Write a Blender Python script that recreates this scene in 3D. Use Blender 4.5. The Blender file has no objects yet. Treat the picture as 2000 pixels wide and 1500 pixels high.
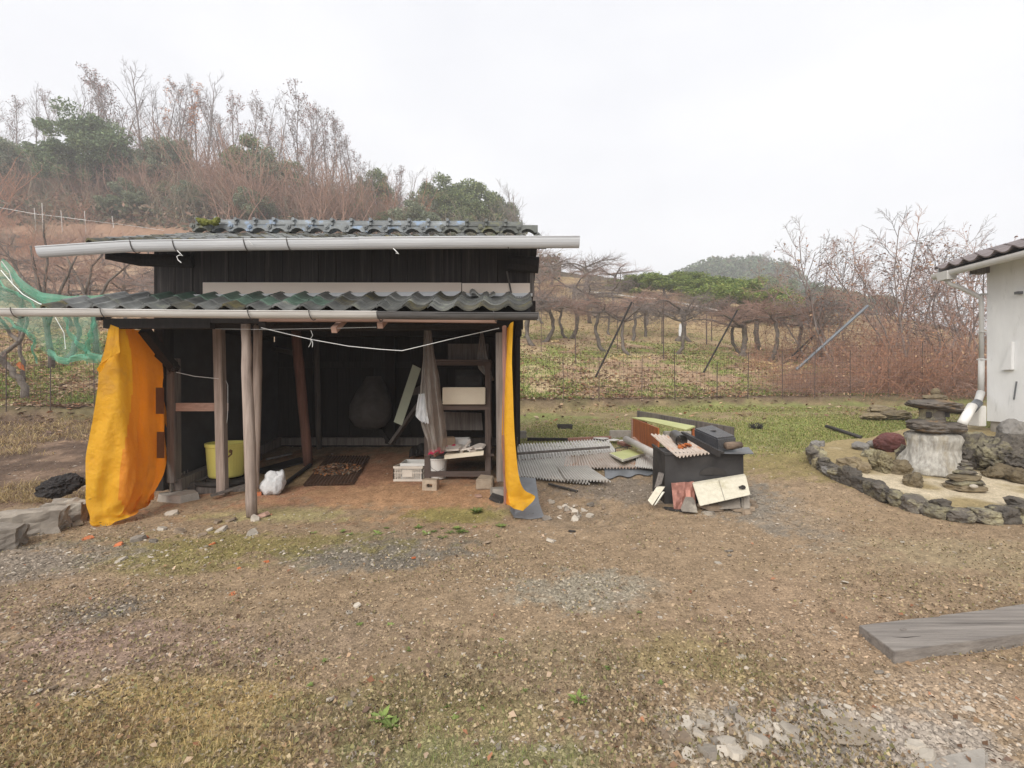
import bpy, bmesh, math, random
import numpy as np
from mathutils import Vector, Matrix, Euler, noise as mnoise

# ------------------------------------------------------------------ camera, sky, sun, exposure
S = bpy.context.scene
COL = S.collection
R = math.radians
F, H = 944.0, 1.42            # focal length in photo pixels, eye height in metres
cam_d = bpy.data.cameras.new('camera'); cam_d.sensor_width = 36; cam_d.lens = 36*F/2000
cam_d.clip_start = .05; cam_d.clip_end = 3000
cam = bpy.data.objects.new('camera', cam_d); COL.objects.link(cam)
cam.location = (0, 0, H); cam.rotation_euler = (R(90), 0, 0); S.camera = cam

W = bpy.data.worlds.new('World'); S.world = W; W.use_nodes = True
wn, wl = W.node_tree.nodes, W.node_tree.links
wn.clear()
wo = wn.new('ShaderNodeOutputWorld'); wb = wn.new('ShaderNodeBackground'); wb.inputs[1].default_value = .1
sky = wn.new('ShaderNodeTexSky'); sky.sky_type = 'NISHITA'; sky.sun_disc = False
sky.sun_elevation = R(40); sky.sun_rotation = R(204); sky.air_density = 1.0; sky.dust_density = 3
hs = wn.new('ShaderNodeHueSaturation'); hs.inputs['Saturation'].default_value = .25
wl.new(sky.outputs[0], hs.inputs['Color'])
tc = wn.new('ShaderNodeTexCoord'); mp = wn.new('ShaderNodeMapping'); mp.inputs['Scale'].default_value = (1, 1, 2.2)
wl.new(tc.outputs['Generated'], mp.inputs[0])
nz = wn.new('ShaderNodeTexNoise'); nz.inputs['Scale'].default_value = 1.7; nz.inputs['Detail'].default_value = 5; nz.inputs['Roughness'].default_value = .5
wl.new(mp.outputs[0], nz.inputs['Vector'])
cr = wn.new('ShaderNodeValToRGB')
cr.color_ramp.elements[0].position = .3; cr.color_ramp.elements[0].color = (.775, .79, .845, 1)
cr.color_ramp.elements[1].position = .72; cr.color_ramp.elements[1].color = (.95, .955, .97, 1)
wl.new(nz.outputs[0], cr.inputs[0])
sc_ = wn.new('ShaderNodeVectorMath'); sc_.operation = 'SCALE'; sc_.inputs['Scale'].default_value = 4.05
wl.new(cr.outputs[0], sc_.inputs[0])
mx = wn.new('ShaderNodeMixRGB'); mx.inputs[0].default_value = .96
wl.new(hs.outputs[0], mx.inputs[1]); wl.new(sc_.outputs[0], mx.inputs[2])
wl.new(mx.outputs[0], wb.inputs[0]); wl.new(wb.outputs[0], wo.inputs[0])

sun_d = bpy.data.lights.new('sun', 'SUN'); sun_d.energy = 1.5; sun_d.angle = R(50); sun_d.color = (1, .96, .9)
sun = bpy.data.objects.new('sun', sun_d); COL.objects.link(sun)
sun.rotation_euler = (R(50), 0, R(-24)); sun.location = (0, 0, 60)

S.view_settings.view_transform = 'Standard'; S.view_settings.look = 'None'
S.view_settings.gamma = 1; S.view_settings.exposure = 1.47; S.view_settings.use_curve_mapping = False
S.cycles.max_bounces = 8; S.cycles.diffuse_bounces = 4; S.cycles.transparent_max_bounces = 24; S.cycles.volume_bounces = 3

# ------------------------------------------------------------------ geometry helpers
rnd = random.Random(7)
NP = np.random.default_rng(11)
def P(px, py, d):             # the point seen at a photo pixel at depth d
    return Vector(((px-1000)/F*d, d, H-(py-750)/F*d))
def sstep(a, b, x):
    t = np.clip((np.asarray(x, float)-a)/(b-a), 0, 1); return t*t*(3-2*t)
_G = np.random.default_rng(3).random((256, 256))
def vnoise(x, y, s=1.0, seed=0):
    x = np.asarray(x, float)*s+seed*17.3; y = np.asarray(y, float)*s+seed*31.7
    xi = np.floor(x).astype(int); yi = np.floor(y).astype(int); fx = x-xi; fy = y-yi
    fx = fx*fx*(3-2*fx); fy = fy*fy*(3-2*fy); a = xi & 255; b = (xi+1) & 255; c = yi & 255; e = (yi+1) & 255
    return (_G[a, c]*(1-fx)+_G[b, c]*fx)*(1-fy)+(_G[a, e]*(1-fx)+_G[b, e]*fx)*fy
def fbm(x, y, s=1.0, seed=0, o=4):
    t = 0; a = .5; n = 0
    for k in range(o):
        t = t+a*vnoise(x, y, s*2**k, seed+k); n += a; a *= .5
    return t/n

def np_mesh(name, V, Fc, cols=None, smooth=False, uv=None):
    V = np.asarray(V, np.float32); Fc = np.asarray(Fc, np.int32); k = Fc.shape[1]
    me = bpy.data.meshes.new(name)
    me.vertices.add(len(V)); me.vertices.foreach_set('co', V.ravel())
    me.loops.add(Fc.size); me.loops.foreach_set('vertex_index', Fc.ravel())
    me.polygons.add(len(Fc)); me.polygons.foreach_set('loop_start', np.arange(0, Fc.size, k, dtype=np.int32))
    if smooth: me.polygons.foreach_set('use_smooth', np.ones(len(Fc), bool))
    if cols is not None:
        at = me.color_attributes.new('Col', 'FLOAT_COLOR', 'POINT')
        c = np.ones((len(V), 4), np.float32); c[:, :3] = cols; at.data.foreach_set('color', c.ravel())
    me.update(calc_edges=True)
    return me

class MB:
    def __init__(s): s.v = []; s.f = []; s.c = []
    def add(s, vs, fs):
        n = len(s.v); s.v += [tuple(v) for v in vs]; s.f += [tuple(i+n for i in f) for f in fs]; return s
    def hexa(s, p):          # 8 corners: bottom 4 ccw, top 4 ccw
        return s.add(p, [(0, 3, 2, 1), (4, 5, 6, 7), (0, 1, 5, 4), (1, 2, 6, 5), (2, 3, 7, 6), (3, 0, 4, 7)])
    def box(s, c, d, rot=None):
        c = Vector(c); M_ = Euler(rot).to_matrix() if rot is not None else None
        ps = []
        for z in (-.5, .5):
            for x, y in ((-.5, -.5), (.5, -.5), (.5, .5), (-.5, .5)):
                v = Vector((x*d[0], y*d[1], z*d[2]))
                if M_: v = M_ @ v
                ps.append(c+v)
        return s.hexa(ps)
    def bar(s, a, b, w, h, up=(0, 0, 1), ext=0):      # box along a-b
        a = Vector(a); b = Vector(b); d = (b-a).normalized(); a = a-d*ext; b = b+d*ext
        u = Vector(up); sx = d.cross(u)
        if sx.length < 1e-4: sx = d.cross(Vector((1, 0, 0)))
        sx.normalize(); sz = sx.cross(d).normalized()
        o = [(-w/2, -h/2), (w/2, -h/2), (w/2, h/2), (-w/2, h/2)]
        return s.hexa([a+sx*x+sz*z for x, z in o]+[b+sx*x+sz*z for x, z in o])
    def tube(s, pts, rad, n=6, cap=True):
        pts = [Vector(p) for p in pts]; m = len(pts)
        if not isinstance(rad, (list, tuple)): rad = [rad]*m
        base = len(s.v); ref = None
        for i, p in enumerate(pts):
            d = (pts[min(i+1, m-1)]-pts[max(i-1, 0)])
            d = d.normalized() if d.length > 1e-9 else Vector((0, 0, 1))
            if ref is None: ref = Vector((1, 0, 0)) if abs(d.x) < .8 else Vector((0, 1, 0))
            u = d.cross(ref).normalized(); w = d.cross(u); ref = u.cross(d)*1.0 if False else ref
            for k in range(n):
                a = 2*math.pi*k/n; q = p+u*(math.cos(a)*rad[i])+w*(math.sin(a)*rad[i]); s.v.append((q.x, q.y, q.z))
        for i in range(m-1):
            for k in range(n):
                a = base+i*n+k; b = base+i*n+(k+1) % n; s.f.append((a, b, b+n, a+n))
        if cap and n > 2:
            s.f.append(tuple(base+k for k in range(n))[::-1]); s.f.append(tuple(base+(m-1)*n+k for k in range(n)))
        return s
    def grid(s, rows, thick=0, axis=None):
        nr = len(rows); nc = len(rows[0]); b = len(s.v)
        for r in rows:
            for p in r: s.v.append(tuple(p))
        for i in range(nr-1):
            for j in range(nc-1):
                a = b+i*nc+j; s.f.append((a, a+1, a+nc+1, a+nc))
        if thick:
            ax = Vector(axis)*thick; c = len(s.v)
            for r in rows:
                for p in r: s.v.append(tuple(Vector(p)+ax))
            for i in range(nr-1):
                for j in range(nc-1):
                    a = c+i*nc+j; s.f.append((a, a+nc, a+nc+1, a+1))
            ring = [j for j in range(nc)]+[i*nc+nc-1 for i in range(1, nr)]+[(nr-1)*nc+j for j in range(nc-2, -1, -1)]+[i*nc for i in range(nr-2, 0, -1)]
            for k in range(len(ring)):
                p, q = ring[k], ring[(k+1) % len(ring)]; s.f.append((b+p, c+p, c+q, b+q))
        return s
    def prism(s, poly, off):  # polygon (3d points) extruded by off
        n = len(poly); off = Vector(off); b = [Vector(p) for p in poly]
        return s.add(b+[p+off for p in b], [tuple(range(n))[::-1], tuple(range(n, 2*n))]+[(i, (i+1) % n, n+(i+1) % n, n+i) for i in range(n)])
    def lathe(s, c, prof, n=20, sx=1, sy=1, cap=(True, True)):
        b = len(s.v); c = Vector(c); m = len(prof)
        for r, z in prof:
            for k in range(n):
                a = 2*math.pi*k/n; s.v.append((c.x+math.cos(a)*r*sx, c.y+math.sin(a)*r*sy, c.z+z))
        for i in range(m-1):
            for k in range(n):
                a = b+i*n+k; q = b+i*n+(k+1) % n; s.f.append((a, q, q+n, a+n))
        if cap[0]: s.f.append(tuple(b+k for k in range(n))[::-1])
        if cap[1]: s.f.append(tuple(b+(m-1)*n+k for k in range(n)))
        return s

def root_loc(o):
    l = Vector((0, 0, 0))
    while o is not None: l = l+o.location; o = o.parent
    return l
def link_mesh(name, me, mat=None, parent=None, loc=None):
    o = bpy.data.objects.new(name, me); COL.objects.link(o)
    if mat and not me.materials: me.materials.append(mat)
    if parent: o.parent = parent
    if loc is not None: o.location = loc
    return o
def tag(o, label=None, cat=None, group=None, kind=None):
    if label: o['label'] = label
    if cat: o['category'] = cat
    if group: o['group'] = group
    if kind: o['kind'] = kind
    return o
def thing(name, label, cat, loc=(0, 0, 0), group=None):
    o = bpy.data.objects.new(name, None); COL.objects.link(o); o.location = loc; o.empty_display_size = .2
    return tag(o, label, cat, group)
def build(name, mb, mat, parent=None, smooth=False, bevel=0, sub=0):
    """world-space shape -> one mesh object (child of parent, or top-level with its origin at its own base)"""
    V = np.array(mb.v, float)
    if parent is not None: off = np.array(root_loc(parent))
    else: off = np.array([(V[:, 0].min()+V[:, 0].max())/2, (V[:, 1].min()+V[:, 1].max())/2, V[:, 2].min()])
    me = bpy.data.meshes.new(name); me.from_pydata((V-off).tolist(), [], mb.f)
    if smooth: me.polygons.foreach_set('use_smooth', np.ones(len(me.polygons), bool))
    if mb.c:
        at = me.color_attributes.new('Col', 'FLOAT_COLOR', 'POINT')
        for i, c in enumerate(mb.c): at.data[i].color = (*c, 1)
    me.update()
    if bevel or sub:
        bm = bmesh.new(); bm.from_mesh(me)
        if sub: bmesh.ops.subdivide_edges(bm, edges=bm.edges, cuts=sub, use_grid_fill=True)
        if bevel: bmesh.ops.bevel(bm, geom=bm.edges, offset=bevel, segments=2, affect='EDGES', clamp_overlap=True)
        bm.to_mesh(me); bm.free()
    o = link_mesh(name, me, mat, parent)
    if parent is None: o.location = off
    return o
def solo(name, mb, mat, label, cat, group=None, **k):
    return tag(build(name, mb, mat, None, **k), label, cat, group)
def copy_tree(o, parent=None):
    c = o.copy(); COL.objects.link(c); c.parent = parent
    for ch in o.children: copy_tree(ch, c)
    return c

# rocks ------------------------------------------------------------
_ICO = {}
def ico(sub):
    if sub not in _ICO:
        bm = bmesh.new(); bmesh.ops.create_icosphere(bm, subdivisions=sub, radius=1)
        _ICO[sub] = (np.array([v.co[:] for v in bm.verts]), [tuple(v.index for v in f.verts) for f in bm.faces]); bm.free()
    return _ICO[sub]
def rock(mb, c, size, seed=0, sub=3, rough=.25, freq=1.3, pit=0, rot=None, boxy=0):
    V, Fc = ico(sub); V = V.copy()
    if boxy:
        m = np.abs(V).max(1, keepdims=True); V = V*(1-boxy)+V/m*boxy*.85
    o = Vector((seed*7.31, seed*3.17, seed*1.93)); out = []
    E_ = Euler(rot).to_matrix() if rot is not None else Matrix.Identity(3)
    for v in V:
        q = Vector(v); n = mnoise.fractal(q*freq+o, .9, 2.1, 4)*rough
        n2 = mnoise.noise(q*freq*.6+o*2)*rough*1.1
        k = 1+n+n2
        if pit: k -= pit*max(0, mnoise.noise(q*6+o)+.05)
        q = q*k
        out.append(Vector(c)+E_ @ Vector((q.x*size[0], q.y*size[1], q.z*size[2])))
    return mb.add(out, Fc)
def rough_box(mb, c, size, rz, seed, n=9, amp=.03):
    E_ = Euler((0, 0, rz)).to_matrix(); c = Vector(c)
    def q(p):
        k = [max(-1, min(1, v)) for v in p]; v = Vector(k); rd = v.normalized()*1.35; v = v*.86+rd*.10
        d = mnoise.fractal(Vector(k)*1.6+Vector((seed*5.1, seed, seed*2.3)), 1, 2, 4)
        w = Vector((v.x*size[0]/2, v.y*size[1]/2, v.z*size[2]/2)); return c+E_ @ (w*(1+.05*d)+v.normalized()*amp*d)
    for ax in range(3):
        for s in (-1, 1):
            rows = []
            for i in range(n+1):
                r_ = []
                for j in range(n+1):
                    a, b = -1+2*i/n, -1+2*j/n; p = [0, 0, 0]; p[ax] = s; p[(ax+1) % 3] = a if s > 0 else b; p[(ax+2) % 3] = b if s > 0 else a; r_.append(q(p))
                rows.append(r_)
            mb.grid(rows)
    return mb
def slab(mb, c, rad, th, n=7, seed=0, rot=(0, 0, 0), jit=.25):   # broken flat stone
    r = random.Random(seed); E_ = Euler(rot).to_matrix(); top = []; bot = []
    for k in range(n):
        a = 2*math.pi*(k+r.uniform(-.25, .25))/n; q = 1+r.uniform(-jit, jit)
        x, y = math.cos(a)*rad[0]*q, math.sin(a)*rad[1]*q
        top.append(Vector(c)+E_ @ Vector((x*.93, y*.93, th*(.5+r.uniform(-.12, .12))))); bot.append(Vector(c)+E_ @ Vector((x*1.02, y*1.02, -th*.5)))
    return mb.add(bot+top, [tuple(range(n))[::-1], tuple(range(n, 2*n))]+[(i, (i+1) % n, n+(i+1) % n, n+i) for i in range(n)])

# ------------------------------------------------------------------ materials
def _base(name):
    m = bpy.data.materials.new(name); m.use_nodes = True; n = m.node_tree.nodes; l = m.node_tree.links
    return m, n, l, n['Principled BSDF'], n['Material Output']
def nearby(px):
    return ('beyond the green net' if px < 60 else 'above the end of the upper gutter' if px < 190 else 'above the sloping roof verge' if px < 330 else 'above the moss on the ridge' if px < 460 else 'just past the mossy ridge end' if px < 620 else 'above the middle of the ridge' if px < 760 else 'above the second half of the ridge' if px < 900 else 'above the end of the ridge')
def M(name, c1, c2=None, scale=6, rough=.8, bump=.3, bscale=None, c3=None, t3=(.55, .68), s3=None, stretch=(1, 1, 1), metal=0, spec=.3, rv=.25, detail=8, alpha=None, transl=0, bdist=.01, tcol=None):
    m, n, l, b, out = _base(name)
    tc = n.new('ShaderNodeTexCoord'); oi = n.new('ShaderNodeObjectInfo')
    ad = n.new('ShaderNodeVectorMath'); ad.operation = 'ADD'; sc = n.new('ShaderNodeVectorMath'); sc.operation = 'SCALE'
    cx = n.new('ShaderNodeCombineXYZ')
    for i in range(3): l.new(oi.outputs['Random'], cx.inputs[i])
    l.new(cx.outputs[0], sc.inputs[0]); sc.inputs['Scale'].default_value = 37
    mp = n.new('ShaderNodeMapping'); mp.inputs['Scale'].default_value = stretch
    l.new(tc.outputs['Object'], ad.inputs[0]); l.new(sc.outputs[0], ad.inputs[1]); l.new(ad.outputs[0], mp.inputs[0])
    def noise(s, d=detail, r=.65):
        q = n.new('ShaderNodeTexNoise'); q.inputs['Scale'].default_value = s; q.inputs['Detail'].default_value = d; q.inputs['Roughness'].default_value = r
        l.new(mp.outputs[0], q.inputs['Vector']); return q.outputs[0]
    def ramp(src, a, b_, ca, cb):
        q = n.new('ShaderNodeValToRGB'); e = q.color_ramp.elements
        e[0].position = a; e[1].position = b_; e[0].color = (*ca, 1); e[1].color = (*cb, 1); l.new(src, q.inputs[0]); return q.outputs[0]
    n1 = noise(scale); c2 = c2 or tuple(x*.6 for x in c1)
    col = ramp(n1, .32, .7, c2, c1)
    if c3 is not None:
        n3 = noise(s3 or scale*.45, 6, .7); mk = ramp(n3, t3[0], t3[1], (0, 0, 0), (1, 1, 1))
        mx = n.new('ShaderNodeMixRGB'); l.new(mk, mx.inputs[0]); l.new(col, mx.inputs[1]); mx.inputs[2].default_value = (*c3, 1); col = mx.outputs[0]
    if rv:
        mr = n.new('ShaderNodeMapRange'); mr.inputs[3].default_value = 1-rv; mr.inputs[4].default_value = 1+rv; l.new(oi.outputs['Random'], mr.inputs[0])
        vm = n.new('ShaderNodeVectorMath'); vm.operation = 'SCALE'; l.new(col, vm.inputs[0]); l.new(mr.outputs[0], vm.inputs['Scale']); col = vm.outputs[0]
    l.new(col, b.inputs['Base Color']); b.inputs['Roughness'].default_value = rough; b.inputs['Metallic'].default_value = metal
    b.inputs['Specular IOR Level'].default_value = spec
    if bump:
        nb = noise(bscale or scale*3, 8, .7); bp = n.new('ShaderNodeBump'); bp.inputs['Strength'].default_value = bump; bp.inputs['Distance'].default_value = bdist
        l.new(nb, bp.inputs['Height']); l.new(bp.outputs[0], b.inputs['Normal'])
    sh = b.outputs[0]
    if transl:
        t = n.new('ShaderNodeBsdfTranslucent'); l.new(col, t.inputs[0]); q = n.new('ShaderNodeMixShader'); q.inputs[0].default_value = transl
        if tcol: l.remove(t.inputs[0].links[0]); t.inputs[0].default_value = (*tcol, 1)
        l.new(sh, q.inputs[1]); l.new(t.outputs[0], q.inputs[2]); sh = q.outputs[0]
    if alpha is not None:
        t = n.new('ShaderNodeBsdfTransparent'); q = n.new('ShaderNodeMixShader'); q.inputs[0].default_value = alpha
        l.new(t.outputs[0], q.inputs[1]); l.new(sh, q.inputs[2]); sh = q.outputs[0]
    l.new(sh, out.inputs[0])
    return m
def MC(name, rough=.9, spec=.15, transl=0, noise=None, bump=0, bscale=80):      # colour from the mesh's own colour attribute
    m, n, l, b, out = _base(name)
    a = n.new('ShaderNodeVertexColor'); a.layer_name = 'Col'; col = a.outputs[0]
    tc = n.new('ShaderNodeTexCoord')
    if noise:
        for s, lo, hi in noise:
            q = n.new('ShaderNodeTexNoise'); q.inputs['Scale'].default_value = s; q.inputs['Detail'].default_value = 6; q.inputs['Roughness'].default_value = .7
            l.new(tc.outputs['Object'], q.inputs['Vector'])
            mr = n.new('ShaderNodeMapRange'); mr.inputs[1].default_value = .3; mr.inputs[2].default_value = .7; mr.inputs[3].default_value = lo; mr.inputs[4].default_value = hi; l.new(q.outputs[0], mr.inputs[0])
            vm = n.new('ShaderNodeVectorMath'); vm.operation = 'SCALE'; l.new(col, vm.inputs[0]); l.new(mr.outputs[0], vm.inputs['Scale']); col = vm.outputs[0]
    l.new(col, b.inputs['Base Color']); b.inputs['Roughness'].default_value = rough; b.inputs['Specular IOR Level'].default_value = spec
    if bump:
        q = n.new('ShaderNodeTexNoise'); q.inputs['Scale'].default_value = bscale; q.inputs['Detail'].default_value = 8; q.inputs['Roughness'].default_value = .75
        l.new(tc.outputs['Object'], q.inputs['Vector'])
        bp = n.new('ShaderNodeBump'); bp.inputs['Strength'].default_value = bump; bp.inputs['Distance'].default_value = .012; l.new(q.outputs[0], bp.inputs['Height']); l.new(bp.outputs[0], b.inputs['Normal'])
    if transl:
        t = n.new('ShaderNodeBsdfTranslucent'); l.new(col, t.inputs[0]); q = n.new('ShaderNodeMixShader'); q.inputs[0].default_value = transl
        l.new(b.outputs[0], q.inputs[1]); l.new(t.outputs[0], q.inputs[2]); l.new(q.outputs[0], out.inputs[0])
    return m

WG = (9, 9, .6)      # wood grain running along z
m_darkwood = M('sooty_wood', (.030, .025, .023), (.014, .012, .011), 5, .9, .4, stretch=WG)
m_blackboard = M('black_stained_board', (.048, .040, .036), (.022, .019, .018), 4, .75, .4, stretch=(14, 14, .5), c3=(.11, .092, .082), t3=(.52, .75))
m_pole = M('weathered_pole_wood', (.42, .34, .29), (.20, .155, .13), 4, .85, .5, stretch=(8, 8, .5), c3=(.11, .085, .075), t3=(.62, .75))
m_redpole = M('red_brown_wood', (.30, .15, .11), (.15, .08, .06), 4, .85, .4, stretch=(8, 8, .5))
m_greywood = M('grey_wood', (.20, .175, .155), (.09, .078, .07), 4, .85, .5, stretch=(9, 9, .5), c3=(.06, .052, .047), t3=(.6, .75))
m_pinkwood = M('pale_pinkish_wood', (.42, .27, .21), (.26, .16, .12), 4, .8, .4, stretch=(.5, 9, 9))
m_tile = M('old_grey_roof_tile', (.190, .195, .185), (.085, .088, .086), 7, .5, .35, c3=(.24, .25, .19), t3=(.56, .72), s3=3.5, spec=.5, rv=.35)
m_tilegreen = M('greenish_roof_tile', (.12, .18, .145), (.065, .095, .078), 7, .5, .35, c3=(.15, .24, .18), t3=(.5, .7), s3=3, spec=.5, rv=.25)
m_tilemoss = M('mossy_roof_tile', (.11, .105, .085), (.045, .045, .04), 8, .75, .6, c3=(.15, .13, .06), t3=(.5, .66), s3=5, rv=.3)
m_ridge = M('weathered_ridge_tile', (.20, .215, .215), (.10, .108, .11), 6, .5, .35, c3=(.19, .28, .42), t3=(.53, .66), s3=6, spec=.5, rv=.25)
m_ridgemoss = M('mossy_ridge_tile', (.15, .155, .14), (.07, .075, .07), 6, .6, .4, c3=(.17, .165, .07), t3=(.52, .66), s3=5, rv=.2)
m_gutterg = M('grey_plastic_gutter', (.50, .51, .52), (.40, .41, .42), 2, .45, .15, spec=.4, stretch=(.6, 6, 6), rv=.06, c3=(.28, .28, .28), t3=(.66, .8))
m_gutterw = M('dirty_white_gutter', (.56, .54, .51), (.42, .40, .37), 2.5, .5, .15, stretch=(.6, 6, 6), rv=.06, c3=(.17, .155, .14), t3=(.6, .74))
m_gutterd = M('dark_stained_gutter', (.105, .10, .097), (.05, .048, .047), 3, .6, .2, stretch=(.6, 6, 6), c3=(.2, .19, .18), t3=(.66, .74))
m_beige = M('beige_panel', (.80, .69, .59), (.74, .63, .53), 1.5, .5, .08, rv=.04, stretch=(.5, 4, 4))
m_flash = M('white_metal_flashing', (.66, .67, .68), (.5, .51, .52), 2, .4, .1, rv=.03, stretch=(.5, 4, 4))
m_corrblack = M('black_corrugated_sheet', (.036, .037, .039), (.018, .018, .019), 3, .6, .2, spec=.35)
m_wire = M('white_string', (.75, .75, .73), (.6, .6, .58), 10, .7, 0)
m_darkwire = M('dark_wire', (.09, .08, .075), (.05, .045, .04), 10, .6, 0, rv=.1)
m_concrete = M('grey_concrete', (.34, .31, .27), (.22, .20, .175), 9, .9, .5, c3=(.16, .14, .12), t3=(.6, .72), rv=.15)
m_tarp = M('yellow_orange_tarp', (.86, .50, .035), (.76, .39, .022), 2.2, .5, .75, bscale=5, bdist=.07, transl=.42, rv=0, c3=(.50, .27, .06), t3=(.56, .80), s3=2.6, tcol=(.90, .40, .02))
m_tarpo = M('orange_tarp_inner', (.80, .33, .035), (.70, .26, .022), 2.2, .55, .75, bscale=5, bdist=.07, transl=.40, rv=0, c3=(.46, .20, .04), t3=(.55, .8), s3=2.6, tcol=(.85, .24, .012))  # deeper orange for the inner columns of both tarpaulins
m_patch = M('brown_reinforcing_patch', (.30, .12, .05), (.24, .09, .04), 12, .7, .2, rv=.05)
m_net = None

# ------------------------------------------------------------------ the ground: yard, orchard slope, wooded hill, far hill
def yard(y): return .097*(np.logaddexp(0, (np.asarray(y, float)-5.25)*6)/6)
_U = np.array([-2.2, -.85, -.38, .05, .32, .74, 1.06, 2.2])
_Y = np.array([0., 12.9, 20, 30, 45, 60, 80, 110, 170, 260, 480])
_Z = np.array([
 [0, .8, 3.0, 6.8, 14.5, 24.5, 41, 46, 36, 22, 10],
 [0, .75, 2.8, 6.3, 13.4, 22.7, 38, 42, 32, 20, 10],
 [0, .78, 2.8, 5.6, 11.6, 20.5, 31.5, 34, 26, 16, 8],
 [0, .86, 2.55, 4.9, 9.8, 14.6, 20, 22, 16, 10, 6],
 [0, .88, 2.5, 4.6, 9.2, 13.4, 17.6, 19, 15, 10, 6],
 [0, .90, 2.1, 3.7, 6.8, 9.8, 12.5, 14, 12, 9, 6],
 [0, .90, 1.7, 2.6, 4.2, 6.2, 8.5, 10, 9, 8, 6],
 [0, .90, 1.5, 2.2, 3.4, 5, 7, 8, 8, 7, 6]])
def fence_y(x): return 12.75+.175*np.asarray(x, float)
def gz(x, y):
    x = np.asarray(x, float); y = np.asarray(y, float); x, y = np.broadcast_arrays(x, y)
    yy = np.maximum(y, .1); u = np.clip(x/np.maximum(yy, 6), -2.19, 2.19)
    # far table, shifted so that it starts at the fence line
    sh = np.clip(12.9-fence_y(x), -3, 3)*np.clip(1-(yy-12)/25, 0, 1); ty = np.clip(yy+sh, 0, 479)
    ui = np.clip(np.searchsorted(_U, u)-1, 0, len(_U)-2); fu = (u-_U[ui])/(_U[ui+1]-_U[ui]); fu = fu*fu*(3-2*fu)
    yi = np.clip(np.searchsorted(_Y, ty)-1, 0, len(_Y)-2); fy = (ty-_Y[yi])/(_Y[yi+1]-_Y[yi])
    def at(i, j): return _Z[i, j]
    # catmull-rom in y
    def row(i):
        p1 = at(i, yi); p2 = at(i, yi+1); p0 = at(i, np.maximum(yi-1, 0)); p3 = at(i, np.minimum(yi+2, len(_Y)-1))
        h1 = _Y[yi+1]-_Y[yi]; m1 = (p2-p0)/(_Y[yi+1]-_Y[np.maximum(yi-1, 0)])*h1; m2 = (p3-p1)/(_Y[np.minimum(yi+2, len(_Y)-1)]-_Y[yi])*h1
        t = fy; return (2*t**3-3*t**2+1)*p1+(t**3-2*t**2+t)*m1+(-2*t**3+3*t**2)*p2+(t**3-t**2)*m2
    far = row(ui)*(1-fu)+row(ui+1)*fu
    # far wooded hill
    far = far+31*np.exp(-(((x-84)/40)**2+((y-212)/48)**2)**2.4)*(.85+.3*fbm(x, y, .045, 95))+14*np.exp(-(((x-135)/40)**2+((y-215)/45)**2))
    near = yard(y)
    t = y-fence_y(x); k = sstep(-.55, .15, t)
    z = near*(1-k)+np.maximum(far, 0)*k
    lip = .13*np.exp(-((t-.15)/.5)**2)*sstep(-.25, .05, t)
    z = z+lip
    z = z+sstep(1, 9, t)*(fbm(x, y, .35, 5)-.5)*.35*np.clip(y/25, 0, 2.5)
    return z
def g1(x, y): return float(gz(np.array([x]), np.array([y]))[0])
def G(px, py, lo=.8, hi=30):    # the ground point seen at a photo pixel (yard only)
    for _ in range(40):
        m = (lo+hi)/2; z = g1((px-1000)/F*m, m)
        if z-(H-(py-750)/F*m) < 0: lo = m
        else: hi = m
    return P(px, py, lo)

# zones of the yard: (pixel centre, pixel radii, colour, strength, raggedness)
DIRT = np.array((.300, .218, .140))
ZN = [
 (1500, 850, 620, 42, (.22, .225, .085), .9), (1750, 830, 300, 32, (.22, .25, .08), .9), (1550, 905, 220, 30, (.25, .20, .085), .8), (1180, 815, 200, 22, (.17, .15, .075), 1.0),
 (1120, 850, 200, 25, (.17, .155, .08), .8),
 (690, 935, 330, 62, (.36, .19, .115), 1.0), (800, 975, 240, 38, (.42, .25, .14), .95), (900, 1005, 130, 16, (.26, .23, .085), .9), (560, 1005, 170, 18, (.35, .30, .15), .9), (560, 930, 90, 35, (.28, .22, .12), .7),
 (720, 1075, 220, 38, (.185, .165, .135), .9), (330, 1095, 240, 32, (.25, .21, .085), .85), (480, 1060, 330, 26, (.24, .20, .075), .8), (80, 1100, 170, 50, (.235, .20, .165), .8),
 (170, 1195, 130, 36, (.175, .155, .13), .85), (60, 1180, 170, 80, (.30, .215, .15), .7), (300, 1255, 330, 50, (.32, .225, .18), .8), (90, 1330, 170, 40, (.32, .235, .17), .7),
 (330, 1390, 300, 70, (.48, .355, .17), .95), (120, 1440, 230, 60, (.36, .235, .14), .9), (430, 1470, 260, 45, (.30, .25, .10), .8),
 (620, 1230, 260, 60, (.29, .215, .145), .7), (820, 1390, 330, 90, (.265, .215, .11), .8), (950, 1490, 330, 60, (.225, .21, .105), .8), (1100, 1300, 260, 60, (.28, .215, .135), .7),
 (1130, 1150, 160, 36, (.30, .27, .21), .8), (1480, 985, 110, 60, (.25, .22, .18), .9), (1240, 960, 200, 26, (.215, .18, .145), .8), (1100, 1000, 120, 30, (.22, .17, .12), .6),
 (1480, 1440, 220, 70, (.36, .30, .225), 1.0), (1700, 1440, 260, 70, (.36, .31, .26), .9), (1900, 1340, 190, 60, (.36, .27, .19), .8), (1900, 1090, 200, 55, (.335, .265, .165), .8), (1600, 1200, 300, 80, (.33, .235, .155), .8),
 (1350, 1290, 160, 50, (.29, .225, .115), .8), (1700, 1010, 200, 40, (.32, .23, .145), .7),
 (90, 930, 190, 70, (.135, .09, .068), 1.0), (90, 965, 150, 20, (.27, .165, .12), .8), (90, 880, 170, 30, (.16, .11, .08), .9),
]
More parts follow.
